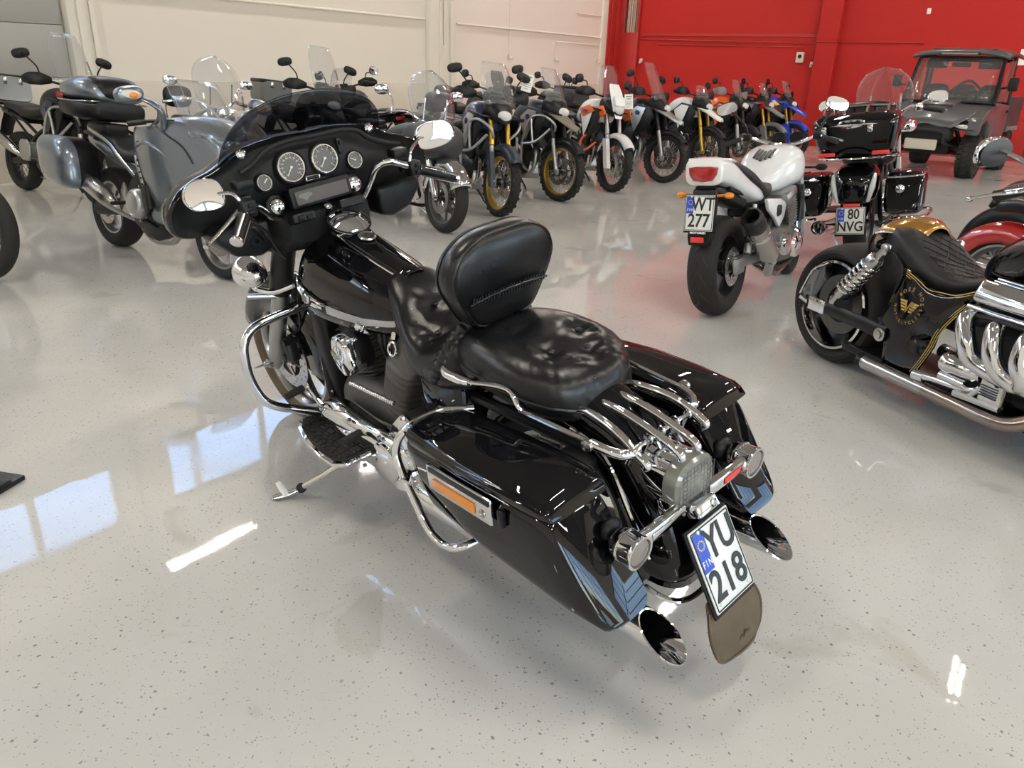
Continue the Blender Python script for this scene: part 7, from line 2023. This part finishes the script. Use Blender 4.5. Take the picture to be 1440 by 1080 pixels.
# ---------------------------------------------------------------- utility vehicle
def utility_vehicle():
    t = thing('utility_vehicle', 'dark grey utility vehicle with roof and light bar in front of the red wall', 'utility vehicle', (8.42, 15.58, 0), R(-131))
    t.scale = (1, 1, 1.05)
    U, S_ = M['utv'], M['matt']
    for x in (0, 2.1):
        for s in (1, -1):
            c = V((x, s * .66, .34))
            w = put('wheel', G().lathe([(.19, -.10), (.185, -.06), (.12, .02), (.05, .03), (0, .03), (0, -.02), (.05, -.02), (.16, -.10)], c, (0, s, 0), 32), M['dkmetal'], t)
            g = tyre_g(c, .34, .26, V((0, 1, 0)), False, rimr=.185, n=40)
            for i in range(28):
                a = 2 * PI * i / 28
                for off in (-.09, 0, .09):
                    aa = a + (.11 if off == 0 else 0)
                    g.box(c + V((math.cos(aa) * (.340 - abs(off) * .15), off, math.sin(aa) * (.340 - abs(off) * .15))), (.028, .075, .05), 0, rot=(0, -aa, 0))
            put('tyre', g, M['rubber'], w)
            put('suspension_arm', G().rod((x, s * .25, .40), (x, s * .56, .34), .03).rod((x + .1, s * .25, .52), (x, s * .55, .42), .022).rod((x - .08, s * .30, .85), (x - .03, s * .5, .42), .035), M['dkmetal'], w)
    put('chassis', G().box((1.05, 0, .42), (2.4, .70, .16), .03), S_, t)
    # hood and front fenders
    rows = []
    for k in range(9):
        u = k / 8; x = lerp(1.62, 2.62, u)
        z = interp([(1.62, 1.12), (1.9, 1.09), (2.2, 1.03), (2.45, .93), (2.62, .80)], x); hw = interp([(1.62, .76), (2.1, .74), (2.4, .60), (2.62, .40)], x)
        rows.append([(x, hw * y, z - .05 * abs(y) ** 3 + .015 * math.cos(y * 6)) for y in [-1 + j / 6 for j in range(13)]])
    hd = put('hood', G().sheet(rows), U, t, solid=.02)
    put('hood_scoop', G().prism([(1.70, 1.10), (1.72, 1.17), (2.0, 1.13), (2.10, 1.05)], 'y', -.26, .26, .015), U, hd)
    put('hood_vent', G().box((2.085, 0, 1.075), (.03, .46, .035), .004), M['ink'], hd)
    for s in (1, -1):
        fd = put('fender', G().prism([(1.56, 1.10), (2.05, 1.06), (2.45, .92), (2.56, .78), (2.50, .66), (2.44, .70), (2.36, .82), (2.1, .88), (1.82, .80), (1.72, .55), (1.56, .50)], 'y', s * .60, s * .80, .03), U, t)
        put('headlight', G().prism([(2.30, .90), (2.50, .82), (2.56, .73), (2.44, .76)], 'y', s * .38, s * .74, .02), M['dkmetal'], fd)
        put('headlight_lens', G().box((2.525, s * .52, .79), (.05, .22, .05), .015, rot=(0, R(35), s * R(-18))), M['lens'], fd)
        put('running_light', G().box((2.44, s * .62, .885), (.02, .22, .018), .004, rot=(0, R(30), s * R(-35))), M['white'], fd)
    put('grille', G().loft(body([(2.40, 0, .68, .42, .16, 4), (2.56, 0, .68, .38, .15, 4), (2.62, 0, .68, .30, .11, 4)], 24, 2)), S_, t)
    put('bumper', G().tube([(2.50, .38, .50), (2.68, .34, .56), (2.70, .28, .70), (2.70, -.28, .70), (2.68, -.34, .56), (2.50, -.38, .50)], .03, 10, 4), S_, t)
    put('winch_plate', G().box((2.64, 0, .50), (.06, .5, .16), .02), M['beige'], t)
    # doors, sills, box
    for s in (1, -1):
        dr = put('door', G().prism([(.62, .50), (1.60, .50), (1.62, 1.10), (1.50, 1.14), (.62, 1.10)], 'y', s * .72, s * .79, .03), U, t)
        put('door_window', G().prism([(.66, 1.14), (1.46, 1.16), (1.16, 1.76), (.70, 1.78)], 'y', s * .73, s * .738), M['clear'], dr)
        put('door_handle', G().box((.75, s * .80, 1.0), (.12, .02, .04), .008), S_, dr)
        put('side_mirror', G().box((1.48, s * .92, 1.42), (.06, .15, .20), .025).rod((1.46, s * .76, 1.36), (1.48, s * .90, 1.38), .018), S_, t)
        g = G()
        g.tube([(1.60, s * .72, 1.10), (1.40, s * .70, 1.45), (1.18, s * .66, 1.80), (.70, s * .66, 1.84), (.40, s * .66, 1.80), (.36, s * .70, 1.10), (.36, s * .70, .50)], .032, 10, 4)
        g.rod((.60, s * .69, 1.10), (.66, s * .66, 1.80), .028)
        put('roll_cage', g, S_, t)
    put('cage_bar', G().rod((.66, .66, 1.78), (.66, -.66, 1.78), .028).rod((.38, .66, 1.25), (.38, -.66, 1.25), .028).tube([(.42, .45, 1.1), (.40, .1, 1.42), (.40, -.1, 1.42), (.42, -.45, 1.1)], .022, 8, 3), S_, t)
    put('cargo_box', G().prism([(-.80, .64), (.30, .64), (.30, 1.22), (-.80, 1.22)], 'y', -.74, .74, .03), M['grey'], t)
    for s in (1, -1): put('box_strip', G().box((-.25, s * .745, .70), (.9, .02, .08), .008), M['midgrey'], t)
    # roof with moulded ribs and light bar
    rows = []
    for k in range(9):
        x = lerp(.22, 1.38, k / 8)
        rows.append([(x, .76 * y, 1.90 + .035 * math.sin(PI * k / 8) - .07 * abs(y) ** 4 - (.03 if k == 8 else 0)) for y in [-1 + j / 8 for j in range(17)]])
    rf = put('roof', G().sheet(rows), U, t, solid=.05)
    g = G()
    for y0, y1 in ((-.5, -.28), (-.22, -.16), (.22, .16), (.5, .28)):
        g.tube([(1.25, y0, 1.935), (.9, (y0 + y1) / 2, 1.955), (.4, y1, 1.945)], [.02, .04, .02], 10, 5, flat=(1, .35))
    put('roof_ribs', g, U, rf)
    lb = put('light_bar', G().box((1.44, 0, 1.86), (.06, .62, .05), .012), M['ink'], rf)
    put('light_bar_lens', G().box((1.472, 0, 1.86), (.006, .56, .03), .002), M['smokelens'], lb)
    rows = [[(lerp(1.66, 1.30, u) , .70 * y * lerp(1, .93, u), lerp(1.13, 1.80, u)) for y in (-1, -.5, 0, .5, 1)] for u in (0, .25, .5, .75, 1)]
    ws = put('windscreen', G().sheet(rows), M['clear'], t, solid=.006)
    put('windscreen_frame', G().tube([(1.67, -.71, 1.13), (1.67, .71, 1.13), (1.30, .66, 1.81), (1.30, -.66, 1.81)], .022, 8, curve=False, closed=True), S_, ws)
    # cabin
    put('dashboard', G().box((1.55, 0, 1.06), (.22, 1.36, .16), .04), S_, t)
    put('steering_wheel', G().torus((1.30, .38, 1.16), .17, .014, (-.8, 0, .6), 32, 8).rod((1.30, .38, 1.16), (1.45, .38, 1.05), .02).rod((1.38, .38, 1.30), (1.22, .38, 1.02), .012), S_, t)
    for y in (-.45, 0, .42):
        put('seat', G().loft(body([(.50, y, 1.10, .16, .26, 4), (.56, y, 1.08, .20, .32, 4), (.66, y, 1.02, .19, .30, 4)], 20, 2)).box((.80, y, .80), (.45, .40, .14), .05), M['vinyl'], t)
    put('cabin_mirror', G().box((1.20, 0, 1.70), (.03, .30, .07), .02), S_, t)
    for y in (-.42, .42): put('sun_visor', G().box((1.10, y, 1.70), (.03, .34, .12), .02), S_, t)
    return t
utility_vehicle()

# price sheets hanging on two of the bikes
def price_tag(c, yaw, label, tilt=0.1):
    Mx = Matrix.Translation(V(c)) @ Euler((R(80), tilt, yaw + PI / 2)).to_matrix().to_4x4()
    o = put('price_tag', G().box((0, 0, 0), (.115, .19, .002)).xf(Mx), M['paper'])
    tag(o, label, 'price tag')
    g = G()
    for k, (w, y) in enumerate(((.08, .065), (.06, .035), (.09, .0), (.085, -.02), (.09, -.04), (.05, -.065))):
        g.box((0, y, .0015), (w, .006 if k > 1 else .014, .0006))
    put('printed_lines', g.xf(Mx), M['greyprint'], o)
price_tag((.06, 9.25, 1.34), R(-80), 'white price sheet hanging between the navy and the sand adventure motorcycles', .25)
price_tag((1.43, 11.0, 1.12), R(-85), 'white price sheet hanging on the black and silver adventure motorcycle', -.05)
